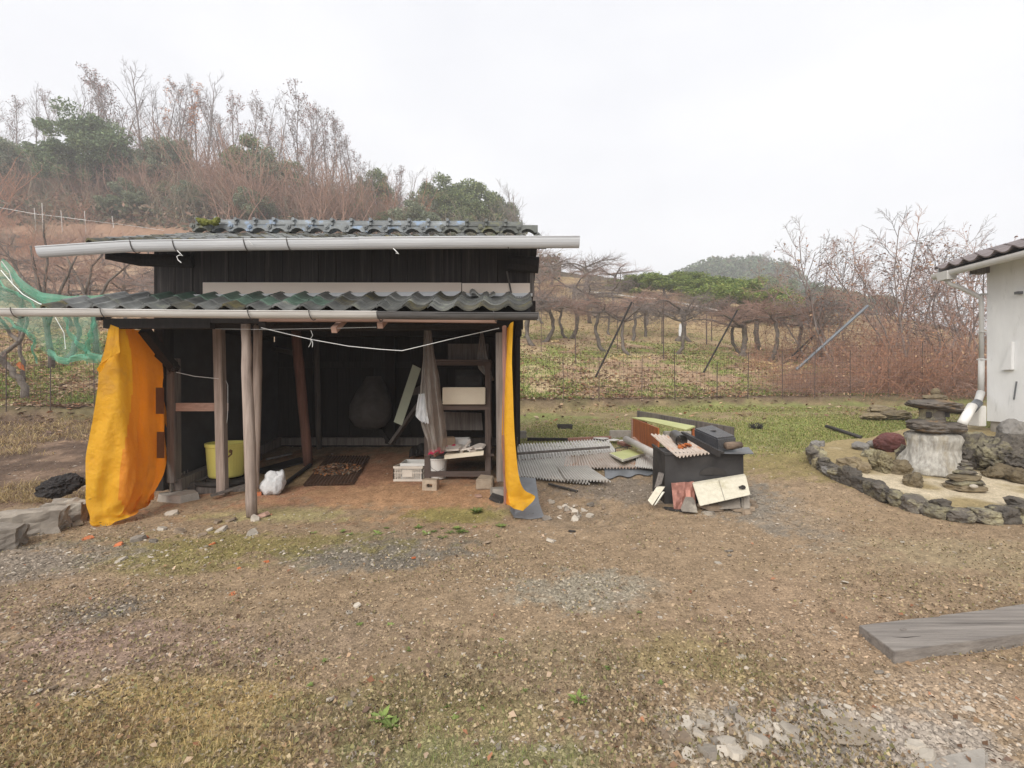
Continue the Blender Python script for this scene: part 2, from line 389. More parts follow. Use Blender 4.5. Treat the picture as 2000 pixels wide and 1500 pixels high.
def _zone_world():
    out = []
    for px, py, rx, ry, c, s in ZN:
        p = G(px, py); a = G(px, py+ry); b = G(px, max(py-ry, 803)); q = abs(p.x-G(px+rx, py).x)
        out.append((p.x, p.y, q, max((b.y-a.y)/2, .08), np.array(c), s))
    return out
ZW = _zone_world()
def ground_color(x, y):
    x = np.asarray(x, float); y = np.asarray(y, float)
    c = np.tile(DIRT, (x.size, 1)).reshape(x.shape+(3,))
    wob = (fbm(x, y, 1.6, 9)-.5)*.9+(fbm(x, y, 7, 21)-.5)*1.3+(fbm(x, y, 26, 23, 2)-.5)*.8
    for zx, zy, rx, ry, zc, s in ZW:
        d = np.sqrt(((x-zx)/rx)**2+((y-zy)/ry)**2)+wob
        k = (s*sstep(1.15, .55, d))[..., None]; c = c*(1-k)+zc*k
    tt = y-fence_y(x)
    kb = (sstep(-3.2, -1.0, tt+(fbm(x, y, 1.3, 8)-.5)*2.5)*.9*sstep(-1.5, .5, x))[..., None]; gb = np.array((.24, .185, .10))+(np.array((.20, .215, .075))-np.array((.24, .185, .10)))*sstep(.42, .58, fbm(x, y, 1.1, 71))[..., None]
    c = c*(1-kb)+gb*kb
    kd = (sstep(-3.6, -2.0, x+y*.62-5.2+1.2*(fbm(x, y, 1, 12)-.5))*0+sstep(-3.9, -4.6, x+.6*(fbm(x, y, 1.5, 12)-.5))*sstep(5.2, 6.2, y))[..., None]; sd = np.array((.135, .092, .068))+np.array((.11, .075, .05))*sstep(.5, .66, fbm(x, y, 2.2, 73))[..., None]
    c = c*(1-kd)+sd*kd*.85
    # orchard and hill beyond the fence
    t = y-fence_y(x); u = x/np.maximum(y, 5)
    n1 = fbm(x, y, .55, 2); n2 = fbm(x, y, 2.2, 3); n3 = fbm(x, y, .16, 4)
    leaf = np.array((.32, .22, .14)); gr = np.array((.25, .265, .085)); st = np.array((.44, .34, .20))
    o = leaf+(gr-leaf)*sstep(.44, .60, n1*.6+n2*.4+.035*np.clip(1-(t-2)/8, -1, 1))[..., None]
    o = o+(st-o)*(.75*sstep(.5, .66, fbm(x, y, .8, 31)))[..., None]
    # upper slope on the left: red-brown bare soil with straw
    red = np.array((.29, .185, .13)); straw = np.array((.40, .28, .185))
    hs_ = red+(straw-red)*sstep(.45, .62, n1)[..., None]
    kl = (sstep(17, 26, y)*sstep(-.05, -.5, u))[..., None]; o = o*(1-kl)+hs_*kl
    kr = (sstep(24, 34, y)*sstep(-.1, .1, u))[..., None]; o = o*(1-kr)+np.array((.31, .225, .125))*kr
    rs = (sstep(40, 48, y+4*(n1-.5))*sstep(64, 58, y)*sstep(-.1, -.3, u))[..., None]; o = o*(1-rs)+np.array((.265, .165, .11))*rs
    fo = sstep(60, 66, y)[..., None]; o = o*(1-fo)+np.array((.09, .075, .05))*fo
    edge = (sstep(-.9, -.1, t)*sstep(.75, .15, t))[..., None]; o = o*(1-edge*.8)+np.array((.11, .075, .055))*edge*.8
    k = sstep(-.35, .0, t+(n2-.5)*.8)[..., None]
    c = c*(1-k)+o*k
    return c
def ground_relief(x, y):
    d = np.maximum(y, 1)
    return ((fbm(x, y, 5, 40)-.5)*.030+(fbm(x, y, 16, 44, 3)-.5)*.016)*sstep(60, 20, d)
nU, nY = 620, 520
uu = np.linspace(-1, 1, nU); uu = np.sign(uu)*(np.abs(uu)**1.25)*2.1
ys = np.concatenate([np.linspace(-14, 1.2, 14)[:-1], 1.2*np.exp(np.linspace(0, math.log(480/1.2), nY-13))])
YY, UU = np.meshgrid(ys, uu, indexing='ij'); XX = UU*(np.maximum(YY, 0)+2.2)
ZZ = gz(XX, YY)+ground_relief(XX, YY)
idx = np.arange(nU*len(ys)).reshape(len(ys), nU)
quads = np.stack([idx[:-1, :-1], idx[:-1, 1:], idx[1:, 1:], idx[1:, :-1]], -1).reshape(-1, 4)
gcol = ground_color(XX.ravel(), YY.ravel())
gcol = gcol*(.78+.44*fbm(XX.ravel(), YY.ravel(), 9, 50, 3))[:, None]*(.86+.28*vnoise(XX.ravel(), YY.ravel(), 27, 3))[:, None]
m_ground = MC('soil', .95, .1, noise=((9, .82, 1.16), (34, .60, 1.32), (120, .6, 1.38)), bump=1.0, bscale=55)
ground = link_mesh('ground', np_mesh('ground', np.stack([XX, YY, ZZ], -1).reshape(-1, 3), quads, gcol, True), m_ground)
tag(ground, kind='structure')
def on(x, y): return g1(x, y)+float(ground_relief(np.array([x]), np.array([y]))[0])

# ------------------------------------------------------------------ uncountable ground cover
m_grit = MC('soil_crumbs', .9, .2)
m_blade = MC('blades', .8, .2, transl=.25)
def pick_points(n, d0, d1, u0=-1.12, u1=1.12, seed=1, pw=1.0):
    g = np.random.default_rng(seed)
    # even in the view from the path: density falls with distance
    a = g.random(n); y = 1/(1/d1+(1/d0-1/d1)*a**pw); x = (u0+(u1-u0)*g.random(n))*y
    return x, y, g
def in_shed(x, y): return (y > 5.35) & (y < 8.9) & (x > -4.15) & (x < .0)
def crumbs(name, n, d0, d1, s0, s1, seed, light=.05, flat=.55, keep=None, shade=(.55, 1.3)):
    x, y, g = pick_points(n, d0, d1, seed=seed)
    k = (y < fence_y(x)-.2)
    if keep is not None: k &= keep(x, y, g)
    k &= ~(in_shed(x, y) & (g.random(n) < .8)); x = x[k]; y = y[k]; n = len(x)
    z = gz(x, y)+ground_relief(x, y)
    s = (s0+(s1-s0)*g.random(n)**3)*np.clip(.55+.11*y, .6, 1.5)
    O = np.array([(1, 0, 0), (0, 1, 0), (-1, 0, 0), (0, -1, 0), (0, 0, 1), (0, 0, -1)], float)
    T = np.array([(0, 1, 4), (1, 2, 4), (2, 3, 4), (3, 0, 4), (1, 0, 5), (2, 1, 5), (3, 2, 5), (0, 3, 5)])[:4]
    V = O[None]*(.65+.7*g.random((n, 6, 1))); V[..., 2] *= flat; a = g.random(n)*6.283; ca, sa = np.cos(a)[:, None], np.sin(a)[:, None]
    vx = V[..., 0]*ca-V[..., 1]*sa*.75; vy = V[..., 0]*sa+V[..., 1]*ca*.75
    tl = (g.random((n, 1))-.5)*.8; vz = V[..., 2]+vx*tl
    V = np.stack([vx*s[:, None]+x[:, None], vy*s[:, None]+y[:, None], vz*s[:, None]+z[:, None]+.1*s[:, None]], -1)[:, :5]
    c = ground_color(x, y)*(shade[0]+(shade[1]-shade[0])*g.random((n, 1)))
    li = g.random(n) < light; c[li] = np.array((.50, .43, .35))*(.5+.6*g.random((li.sum(), 1)))
    Fc = (T[None]+np.arange(n)[:, None, None]*5).reshape(-1, 3)
    return tag(link_mesh(name, np_mesh(name, V.reshape(-1, 3), Fc, np.repeat(c, 5, 0)), m_grit), kind='stuff')
def litter(name, n, d0, d1, keep, seed, s0, s1, cols, u0=-1.15, u1=1.15, asp=.6):
    x, y, g = pick_points(n, d0, d1, u0, u1, seed); k = keep(x, y, g); x = x[k]; y = y[k]; n = len(x)
    z = gz(x, y)+ground_relief(x, y); s = s0+(s1-s0)*g.random(n); a = g.random(n)*6.283
    ux = np.stack([np.cos(a), np.sin(a), (g.random(n)-.5)*.9], -1)*s[:, None]; uy = np.stack([-np.sin(a), np.cos(a), (g.random(n)-.5)*.9], -1)*s[:, None]*.6
    c0 = np.stack([x, y, z+.012+s*.25], -1); V = np.stack([c0-ux, c0-uy, c0+ux, c0+uy+np.array([0, 0, .01])], 1).reshape(-1, 3)
    cols = np.array(cols); c = cols[g.integers(0, len(cols), n)]*(.6+.8*g.random((n, 1)))
    return tag(link_mesh(name, np_mesh(name, V, np.arange(n*4).reshape(-1, 4), np.repeat(c, 4, 0)), m_blade), kind='stuff')
crumbs('soil_crumbs', 230000, 1.5, 14, .002, .013, 5, .03, .6, shade=(.34, 1.34), keep=lambda x, y, g: fbm(x, y, 1.9, 66)+.5*fbm(x, y, 8, 67) > .48+.5*g.random(len(x)))
litter('dead_plant_bits', 60000, 1.5, 9, lambda x, y, g: (fbm(x, y, 1.4, 81) > .36+.3*g.random(len(x))) & ~in_shed(x, y), 29, .003, .011, [(.34, .26, .155), (.27, .19, .115), (.22, .20, .09), (.15, .11, .07), (.40, .32, .2)], asp=.3)
GRV = [(G(1480, 1440), .65, .25), (G(1700, 1430), .7, .25), (G(1560, 1380), .8, .2), (G(720, 1075), 1.1, .45), (G(150, 1190), .55, .3), (G(90, 1090), .9, .4), (G(1480, 985), .6, .6), (G(1230, 960), .8, .3), (G(1130, 1150), .5, .3), (G(1100, 1000), .4, .2), (G(330, 1040), 1.0, .25)]
def grav(x, y, g): return sum(np.exp(-((x-p.x)/rx)**2-((y-p.y)/ry)**2) for p, rx, ry in GRV) > .12+g.random(len(x))*.8
crumbs('gravel', 150000, 1.5, 9, .006, .024, 6, .13, .5, keep=grav, shade=(.5, 1.25))
crumbs('chippings', 9000, 1.5, 9, .010, .022, 9, .25, .3, shade=(.8, 1.7))

def blades(name, x, y, g, h0, h1, w, cols, lean=.6, kinds=3):
    n = len(x); z = gz(x, y)+ground_relief(x, y)
    h = h0+(h1-h0)*g.random(n); a = g.random(n)*6.283; le = lean*(.3+g.random(n)); wd = w*(.6+.8*g.random(n))*np.clip(y/5, .6, 3)
    dx, dy = np.cos(a), np.sin(a); px_, py_ = -dy, dx
    b0 = np.stack([x-px_*wd, y-py_*wd, z-.01], -1); b1 = np.stack([x+px_*wd, y+py_*wd, z-.01], -1)
    mx_, my_ = x+dx*h*le*.35, y+dy*h*le*.35; m0 = np.stack([mx_-px_*wd*.7, my_-py_*wd*.7, z+h*.6], -1); m1 = np.stack([mx_+px_*wd*.7, my_+py_*wd*.7, z+h*.6], -1)
    tp = np.stack([x+dx*h*le, y+dy*h*le, z+h*(1-.35*le)], -1)
    V = np.stack([b0, b1, m0, m1, tp], 1).reshape(-1, 3); i = np.arange(n)[:, None]*5
    Fc = np.concatenate([i+np.array([[0, 1, 3]]), i+np.array([[0, 3, 2]]), i+np.array([[2, 3, 4]])], 0)
    cols = np.array(cols); c = cols[g.integers(0, len(cols), n)]*(.6+.7*g.random((n, 1)))
    return tag(link_mesh(name, np_mesh(name, V, Fc, np.repeat(c, 5, 0)), m_blade), kind='stuff')
GREEN = [(.16, .24, .05), (.21, .28, .065), (.12, .18, .05), (.26, .27, .09)]; STRAW = [(.46, .34, .16), (.38, .27, .12), (.52, .41, .22), (.30, .22, .10)]
def zone_mask(zs, x, y, g, sharp=.8, ns=3.2):
    m = 0
    for px, py, rx, ry, s in zs:
        p = G(px, py); q = abs(G(px+rx, py).x-p.x); r = max((G(px, max(py-ry, 803)).y-G(px, py+ry).y)/2, .08)
        m = np.maximum(m, s*np.exp(-((x-p.x)/q)**2-((y-p.y)/r)**2))
    return m*(.35+1.3*fbm(x, y, 3.2, 77)) > .25+sharp*g.random(len(x))
x, y, g = pick_points(260000, 6.3, 14, -.1, 1.15, 21, 1.0); k = zone_mask([(1550, 845, 520, 36, .95), (1750, 825, 330, 28, 1.2), (1120, 842, 130, 26, .9), (1450, 800, 460, 16, 1.3), (1060, 868, 100, 14, 1)], x, y, g) & (y < fence_y(x)-.2)
blades('grass', x[k], y[k], g, .012, .045, .003, [(.24, .28, .075), (.30, .32, .10), (.20, .23, .07), (.36, .33, .13), (.38, .30, .15)], 1.2)
x, y, g = pick_points(60000, 1.5, 4.2, -1.15, .0, 22); k = zone_mask([(330, 1390, 260, 70, 1.2), (400, 1440, 130, 50, 1.6), (120, 1450, 240, 60, 1.1), (470, 1480, 240, 40, .8), (540, 1320, 100, 30, .6)], x, y, g)
blades('dry_grass', x[k], y[k], g, .010, .042, .0018, [(.58, .43, .20), (.50, .36, .16), (.64, .50, .27)]+STRAW+[(.25, .24, .10)], 1.5)
x, y, g = pick_points(90000, 1.5, 6.5, -1.1, 1.1, 23); k = zone_mask([(820, 1400, 330, 100, .62), (950, 1490, 380, 60, .7), (1100, 1300, 300, 70, .5), (480, 1075, 330, 36, .6), (300, 1095, 200, 30, .7), (1380, 1290, 180, 60, .5), (700, 1130, 280, 30, .4)], x, y, g, 1.1)
blades('sparse_grass', x[k], y[k], g, .008, .032, .0022, [(.29, .28, .10), (.22, .25, .085), (.36, .31, .15), (.18, .21, .08)], 1.6)
# orchard floor: grass and leaf litter beyond the fence
x, y, g = pick_points(150000, 12, 34, -1.15, 1.15, 24, 1.0); k = (y > fence_y(x)+.15) & (fbm(x, y, .55, 2)*.6+fbm(x, y, 2.2, 3)*.4+.03 > .5+.16*(g.random(len(x))-.5)) & ~((x/y < -.2) & (y > 21))
blades('grass', x[k], y[k], g, .03, .11, .004, GREEN+[(.33, .28, .12)], .9)
LEAF = [(.30, .19, .11), (.40, .27, .17), (.20, .12, .075), (.46, .34, .24), (.34, .16, .09), (.15, .10, .075)]
litter('leaf_litter', 90000, 11, 40, lambda x, y, g: (y > fence_y(x)+.05) & (fbm(x, y, .9, 61)+.25*g.random(len(x)) > .52), 25, .03, .075, LEAF)
litter('fallen_leaves', 7000, 8, 14, lambda x, y, g: (y < fence_y(x)+.3) & (y > fence_y(x)-2.6) & (g.random(len(x)) < .18+.8*np.exp(-((y-fence_y(x))/.5)**2)), 26, .03, .08, LEAF)
litter('fallen_leaves', 1500, 1.6, 9, lambda x, y, g: ~in_shed(x, y) & (g.random(len(x)) < .5), 27, .008, .02, LEAF)
x, y, g = pick_points(60000, 5, 12, -1.15, -.5, 28); k = (x < -4.5) & (y > 5.6) & (y < fence_y(x)-.1) & (fbm(x, y, 1.7, 15)+.35*np.exp(-((y-fence_y(x)+.5)/.8)**2) > .50+.25*g.random(len(x)))
blades('dry_grass', x[k], y[k], g, .02, .14, .0022, STRAW+[(.34, .24, .17), (.26, .18, .13)], 2.4)
x, y, g = pick_points(30000, 9, 12.5, -1.15, -.6, 30); k = (y > fence_y(x)+.1) & (fbm(x, y, 1.2, 16) > .42+.2*g.random(len(x)))
blades('grass', x[k], y[k], g, .04, .16, .003, GREEN, 1.0)

# ------------------------------------------------------------------ the open-fronted shed
shed = thing('wooden_shed', 'dark open-fronted wooden shed with tiled main roof above a lower tiled lean-to roof', 'shed', (-2, 6.6, 0))
SW = 5.72                       # the front wall above the lean-to roof
# front wall boards above the lean-to roof
pb = None
for i in range(21):
    x0 = -4.19+i*.2115; mb = MB().box((x0+.1035, SW+rnd.uniform(-.004, .004), 2.72), (.205, .02, .72))
    build('plank', mb, m_blackboard, shed)
build('wall_beam', MB().box((-1.97, SW+.08, 2.33), (4.5, .1, .16)), m_darkwood, shed)
# purlin end and verge boards sticking out at the right
build('purlin', MB().tube([(-.05, 5.62, 2.83), (.31, 5.62, 2.80)], .095, 10), m_darkwood, shed)
build('end_board', MB().box((.235, 5.68, 2.62), (.05, .05, .34)), m_greywood, shed)
build('frayed_lath', MB().bar((-.06, 5.66, 2.74), (.0, 5.66, 2.44), .03, .02), m_greywood, shed)
build('purlin', MB().tube([(-4.42, 5.25, 2.82), (-4.2, 5.45, 2.82), (-3.7, 5.6, 2.84)], [.045, .07, .075], 8), m_darkwood, shed)
build('corner_post', MB().box((-4.2, 5.8, 1.6), (.11, .11, 2.9)), m_darkwood, shed)
# beige panel strips and flashing above the lean-to
def strip(name, px0, px1, yt, yb, d, m, th=.018, yt1=None, yb1=None):
    a, b = P(px0, yt, d), P(px1, yt1 or yt, d); c, e = P(px1, yb1 or yb, d), P(px0, yb, d)
    return build(name, MB().prism([e, c, b, a], (0, th, 0)), m, shed)
strip('facing_panel', 396, 901, 551.5, 578, 5.66, m_beige, yt1=552)
strip('facing_panel', 902.5, 1036, 553, 578, 5.655, m_beige)
strip('flashing', 372, 900, 575, 580, 5.61, m_flash, .03, yt1=569, yb1=578)
strip('flashing', 890, 1040, 572.5, 578.5, 5.60, m_flash, .035)
mb = MB(); pts = []
for k in range(33):
    pts.append((1000+k*1.15, 583+(1.2 if k % 4 < 2 else -1.2)))
mb.grid([[P(x, y-3.5, 5.57) for x, y in pts], [P(x, y+3.5, 5.52) for x, y in pts]]); build('corrugated_apron', mb, m_flash, shed)

# tiles -----------------------------------------------------------
TW = .265
PROF = [(0.0, .030), (.05, .048), (.12, .058), (.20, .050), (.29, .030), (.40, .012), (.54, .003), (.68, .004), (.80, .014), (.91, .030), (1.0, .046), (1.06, .054)]
def tile_mesh(name, length=.30, th=.017, amp=1.0):
    mb = MB(); rows = []
    for k, t in enumerate((0, .5, 1)):
        rows.append([(s*TW, t*length, z*amp+th) for s, z in PROF])
    mb.grid(rows, -th, (0, 0, 1)); me = bpy.data.meshes.new(name); me.from_pydata(mb.v, [], mb.f)
    return me
TILE = {}
for nm, m in (('a', m_tile), ('g', m_tilegreen), ('m', m_tilemoss)):
    me = tile_mesh('roof_tile', .30, .020, 1.0); me.materials.append(m); TILE[nm] = me
def lay_tiles(x0, cols, eave_y, eave_z, slope, rows, pick, jit=.004, pitch=.232):
    ang = math.atan(slope)
    for r_ in range(rows):
        for c in range(cols):
            k = pick(r_, c)
            if k is None: continue
            o = bpy.data.objects.new('roof_tile', TILE[k]); COL.objects.link(o); o.parent = shed
            p = Vector((x0+c*TW+rnd.uniform(-jit, jit), eave_y+r_*pitch*math.cos(ang)+rnd.uniform(-jit, jit)*1.5, eave_z+r_*pitch*math.sin(ang)+rnd.uniform(0, jit)))
            o.location = p-shed.location; o.rotation_euler = (ang-.055+rnd.uniform(-.012, .012), rnd.uniform(-.012, .012), rnd.uniform(-.02, .02))
GRN = {(1, 8), (1, 9), (2, 6), (2, 7), (2, 3), (1, 7), (2, 4), (2, 5), (2, 9), (1, 10)}
lay_tiles(-4.84, 19, 4.97, 2.165, .40, 3, lambda r_, c: None if (r_ == 2 and c < 1) else ('g' if (r_, c) in GRN else ('m' if rnd.random() < .12 or (r_ == 0 and c in (14, 16, 17)) else 'a')))
lay_tiles(-4.42, 18, 5.02, 2.855, .352, 8, lambda r_, c: 'm' if rnd.random() < (.55 if r_ == 0 else .25) else 'a')
# a loose tile on the lean-to
o = bpy.data.objects.new('roof_tile', TILE['a']); COL.objects.link(o); o.parent = shed
o.location = Vector((-.47, 5.42, 2.385))-shed.location; o.rotation_euler = (.3, .05, .14)
# boards under the tiles
def sheet(name, q, th, m): return build(name, MB().prism([Vector(p) for p in q], (0, 0, -th)), m, shed)
sheet('roof_boarding', [(-4.84, 5.0, 2.155), (.20, 5.0, 2.155), (.20, 5.70, 2.43), (-4.84, 5.70, 2.43)], .02, m_darkwood)
sheet('roof_boarding', [(-4.42, 5.05, 2.855), (.36, 5.05, 2.855), (.36, 6.75, 3.445), (-4.42, 6.75, 3.445)], .025, m_darkwood)
sheet('roof_boarding', [(-4.42, 6.75, 3.445), (.36, 6.75, 3.445), (.36, 8.85, 2.70), (-4.42, 8.85, 2.70)], .025, m_darkwood)
# rear slope: tiles too
for r_ in range(8):
    for c in range(18):
        o = bpy.data.objects.new('roof_tile', TILE['a']); COL.objects.link(o); o.parent = shed
        o.location = Vector((-4.42+(c+1)*TW, 8.82-r_*.215, 2.715+r_*.215*.352))-shed.location; o.rotation_euler = (math.atan(.352)-.055, 0, math.pi)
# ridge: two courses
def ridge_lower():
    mb = MB(); L = .262
    pr = [(0, 0), (.03, 0), (.05, .03), (.10, .05), (.15, .045), (.19, .025), (.215, 0), (L-.004, 0), (L-.004, .10), (0, .10)]
    mb.prism([(x, -.07, z) for x, z in pr], (0, .14, 0)); me = bpy.data.meshes.new('ridge_tile'); 
    mb.tube([(.0, -.085, .07), (.0, .085, .07)], .034, 10); mb.tube([(.0, -.098, .07), (.0, -.07, .07)], .018, 8)
    me.from_pydata(mb.v, [], mb.f); return me
def ridge_cap():
    mb = MB(); L = .258; rows = []
    for t in (0, .03, .04, L-.002):
        r_ = .072 if t < .035 else .058
        rows.append([(t, math.cos(a)*r_*1.35, math.sin(a)*r_*1.35) for a in np.linspace(-.1, math.pi+.1, 11)])
    mb.grid(rows); n = 11
    mb.f.append(tuple(range(n))); mb.f.append(tuple(range(3*n, 4*n))[::-1])
    mb.tube([(.02, -.115, .06), (.02, -.06, .06)], .024, 8)
    me = bpy.data.meshes.new('ridge_cap'); me.from_pydata(mb.v, [], mb.f); return me
RL = []; RC = []
for m in (m_ridge, m_ridgemoss):
    a = ridge_lower(); a.materials.append(m); RL.append(a); b = ridge_cap(); b.materials.append(m); RC.append(b)
for i in range(18):
    x = -4.36+i*.262; mo = 1 if (i in (0, 13, 14, 15, 16, 17)) else 0
    o = bpy.data.objects.new('ridge_tile', RL[mo]); COL.objects.link(o); o.parent = shed
    o.location = Vector((x, 6.66+rnd.uniform(-.006, .006), 3.505-.0012*i+rnd.uniform(-.003, .003)))-shed.location; o.rotation_euler = (0, rnd.uniform(-.015, .015), 0)
    if i == 17: continue
    o = bpy.data.objects.new('ridge_cap', RC[1 if i in (0, 14, 15, 16) else 0]); COL.objects.link(o); o.parent = shed
    o.location = Vector((x+.06, 6.66+rnd.uniform(-.006, .006), 3.605-.0018*i+rnd.uniform(-.003, .003)))-shed.location; o.rotation_euler = (0, rnd.uniform(-.02, .02), 0)
# moss cushion at the left end of the ridge
mb = MB()
for k in range(9): rock(mb, P(392+k*4+rnd.uniform(-3, 3), 437-rnd.random()*7, 6.5), (.05, .05, .035), k, 2, .5)
m_moss = M('yellow_green_moss', (.15, .155, .035), (.08, .085, .02), 30, .95, .8, rv=0)
build('moss_cushion', mb, m_moss, shed)

# gutters ---------------------------------------------------------
def gutter(name, pts, r_, m, th=.006, depth=1.0):
    mb = MB(); rows = []; A = np.linspace(0, math.pi, 12)
    for p in pts:
        p = Vector(p); rows.append([(p.x, p.y-math.cos(a)*r_, p.z-math.sin(a)*r_*depth) for a in A])
    inn = [[(p.x, p.y-math.cos(a)*(r_-th), Vector(p).z-math.sin(a)*(r_-th)*depth+.0) for a in A] for p in [Vector(q) for q in pts]]
    mb.grid(rows); mb.grid([list(reversed(r2)) for r2 in inn])
    n = len(A)
    for s in (0, len(pts)-1):
        b = len(mb.v); mb.v += [tuple(v) for v in rows[s]]+[tuple(v) for v in inn[s]]
        for i in range(n-1): mb.f.append((b+i, b+i+1, b+n+i+1, b+n+i))
    for e in (0, n-1):
        b = len(mb.v)
        for i in range(len(pts)): mb.v.append(tuple(rows[i][e])); mb.v.append(tuple(inn[i][e]))
        for i in range(len(pts)-1): mb.f.append((b+2*i, b+2*i+1, b+2*i+3, b+2*i+2))
    # rolled front lip
    mb.tube([(Vector(p).x, Vector(p).y-r_, Vector(p).z) for p in pts], .007, 6)
    return build(name, mb, m, shed)
d = 4.93
gutter('gutter', [P(80, 485, 4.9), P(255, 473.5, 4.9), P(480, 470.5, 4.9), P(714, 468.5, 4.9)], .060, m_gutterg, depth=1.6)
gutter('gutter', [P(704, 467.5, 4.89), P(900, 466, 4.89), P(1131, 465, 4.89)], .063, m_gutterg, depth=1.6)
gl = gutter('gutter', [P(3, 604.5, 4.85), P(180, 605.5, 4.85), P(400, 608, 4.85), P(560, 609, 4.85), P(740, 610, 4.85)], .055, m_gutterw, depth=1.25)
gutter('gutter', [P(738, 611, 4.83), P(900, 612.5, 4.83), P(1051, 613, 4.83)], .058, m_gutterd, depth=1.1)
build('gutter_end_cap', MB().prism([P(1049, 611, 4.78), P(1052, 611, 4.78), P(1052, 625, 4.81), P(1049, 625, 4.81)], (0, .1, 0)), m_flash, shed)
def hook(px, py, d, h, m=m_darkwire):
    r_ = .064; pts = []
    c = P(px, py, d)
    for a in np.linspace(-.2, math.pi*.75, 9): pts.append((c.x+.012*a, c.y-math.cos(a)*r_, c.z-math.sin(a)*r_*h))
    build('gutter_hook', MB().tube(pts, .005, 5), m, shed)
for px, py in ((263, 474), (345, 472.5), (482, 470.5), (565, 469.5), (768, 467), (990, 466)): hook(px, py, 4.9, 1.65)
for px, py in ((33, 605), (206, 606), (490, 608.5), (608, 609), (740, 611), (965, 612.5)): hook(px, py, 4.84, 1.3)
def string(name, pts, r_=.003, m=m_wire, lab=None): return build(name, MB().tube(pts, r_, 5), m, shed)
for px, py, a in ((348, 492, 1), (486, 472, 0), (770, 488, 0)):
    string('string_tie', [P(px-2, py-3, 4.82), P(px+4, py+3, 4.82), P(px+9, py+8, 4.83), P(px+3, py+6, 4.82), P(px-3, py+9, 4.81), P(px, py+16, 4.82), P(px+6, py+21, 4.82)][:7 if a else 4], .004)
# front bearer, rafters, beams
build('front_bearer', MB().box((-2.0, 4.99, 2.08), (1.2, .05, .035)), m_pinkwood, shed)
build('front_bearer', MB().box((-2.85, 5.0, 2.075), (.5, .06, .06)), m_darkwood, shed)
build('front_bearer', MB().box((-3.66, 5.02, 2.045), (1.1, .09, .10)), m_darkwood, shed)
build('front_bearer', MB().bar((-.16, 4.985, 2.066), (-1.4, 4.985, 2.078), .05, .035), m_pinkwood, shed)
build('main_beam', MB().tube([(-4.3, 5.9, 2.17), (-2, 5.92, 2.15), (.1, 5.9, 2.17)], .085, 10), m_darkwood, shed)
for px, py in ((652, 645), (742, 636)):
    e = P(px, py, 4.95); build('rafter', MB().bar(e, (e.x+.02, 5.75, 2.38), .055, .06), m_pinkwood, shed)
e = P(512, 638, 4.98); build('rafter', MB().bar(e, (e.x, 5.75, 2.38), .07, .09), m_darkwood, shed)
for x in (-4.3, -3.5, -1.35, -.75, -.2): build('rafter', MB().bar((x, 5.02, 2.11), (x, 5.75, 2.38), .05, .06), m_darkwood, shed)
# posts
def pole(name, pts, rad, m, n=10):
    q = []; rr = []
    for i in range(len(pts)-1):
        a, b = Vector(pts[i]), Vector(pts[i+1])
        for k in range(4):
            t = k/4; q.append(a.lerp(b, t)+Vector((rnd.uniform(-.004, .004), rnd.uniform(-.004, .004), 0))); rr.append((rad[i]*(1-t)+rad[i+1]*t)*rnd.uniform(.95, 1.05))
    q.append(Vector(pts[-1])); rr.append(rad[-1])
    return build(name, MB().tube(q, rr, n), m, shed, smooth=True)
def post_sq(px0, py0, px1, py1, d, w, m, name='post'):
    a, b = P(px0, py0, d), P(px1, py1, d); return build(name, MB().bar(a, b, w, w*.95, up=(0, 1, 0)), m, shed, bevel=.008)
post_sq(427, 622, 435, 966, 5.92, .105, m_pole)
pole('post', [P(480, 618, 5.15), P(482, 720, 5.15), P(488, 880, 5.13), P(492, 1008, 5.13)], [.047, .052, .058, .055], m_pole)
pole('post', [P(503, 628, 5.88), P(503, 760, 5.88), P(497, 955, 5.88)], [.052, .050, .046], m_pole)
pole('post', [P(577, 640, 7.2), P(587, 740, 7.24), P(602, 909, 7.28)], [.070, .074, .068], m_redpole)
pole('post', [P(617, 660, 8.3), P(624, 886, 8.35)], [.05, .045], m_greywood)
post_sq(763, 650, 763, 866, 8.35, .16, m_darkwood); post_sq(337, 700, 338, 942, 5.86, .13, m_greywood)
post_sq(977, 650, 979, 940, 5.3, .10, m_greywood); post_sq(985, 636, 988, 985, 5.1, .045, m_redpole)
post_sq(834, 640, 834, 700, 6.6, .10, m_darkwood)
build('brace', MB().bar(P(282, 645, 5.3), P(342, 722, 5.75), .10, .08), m_darkwood, shed)
build('brace', MB().bar(P(312, 690, 5.6), P(338, 714, 5.82), .10, .08), m_darkwood, shed)
build('brace', MB().bar(P(742, 838, 8.3), P(764, 866, 8.3), .11, .06), m_darkwood, shed); build('brace', MB().bar(P(764, 866, 8.2), P(850, 745, 7.9), .12, .05), m_greywood, shed)
build('crossbar', MB().bar(P(344, 795, 5.83), P(446, 795, 5.98), .03, .10), m_pinkwood, shed)
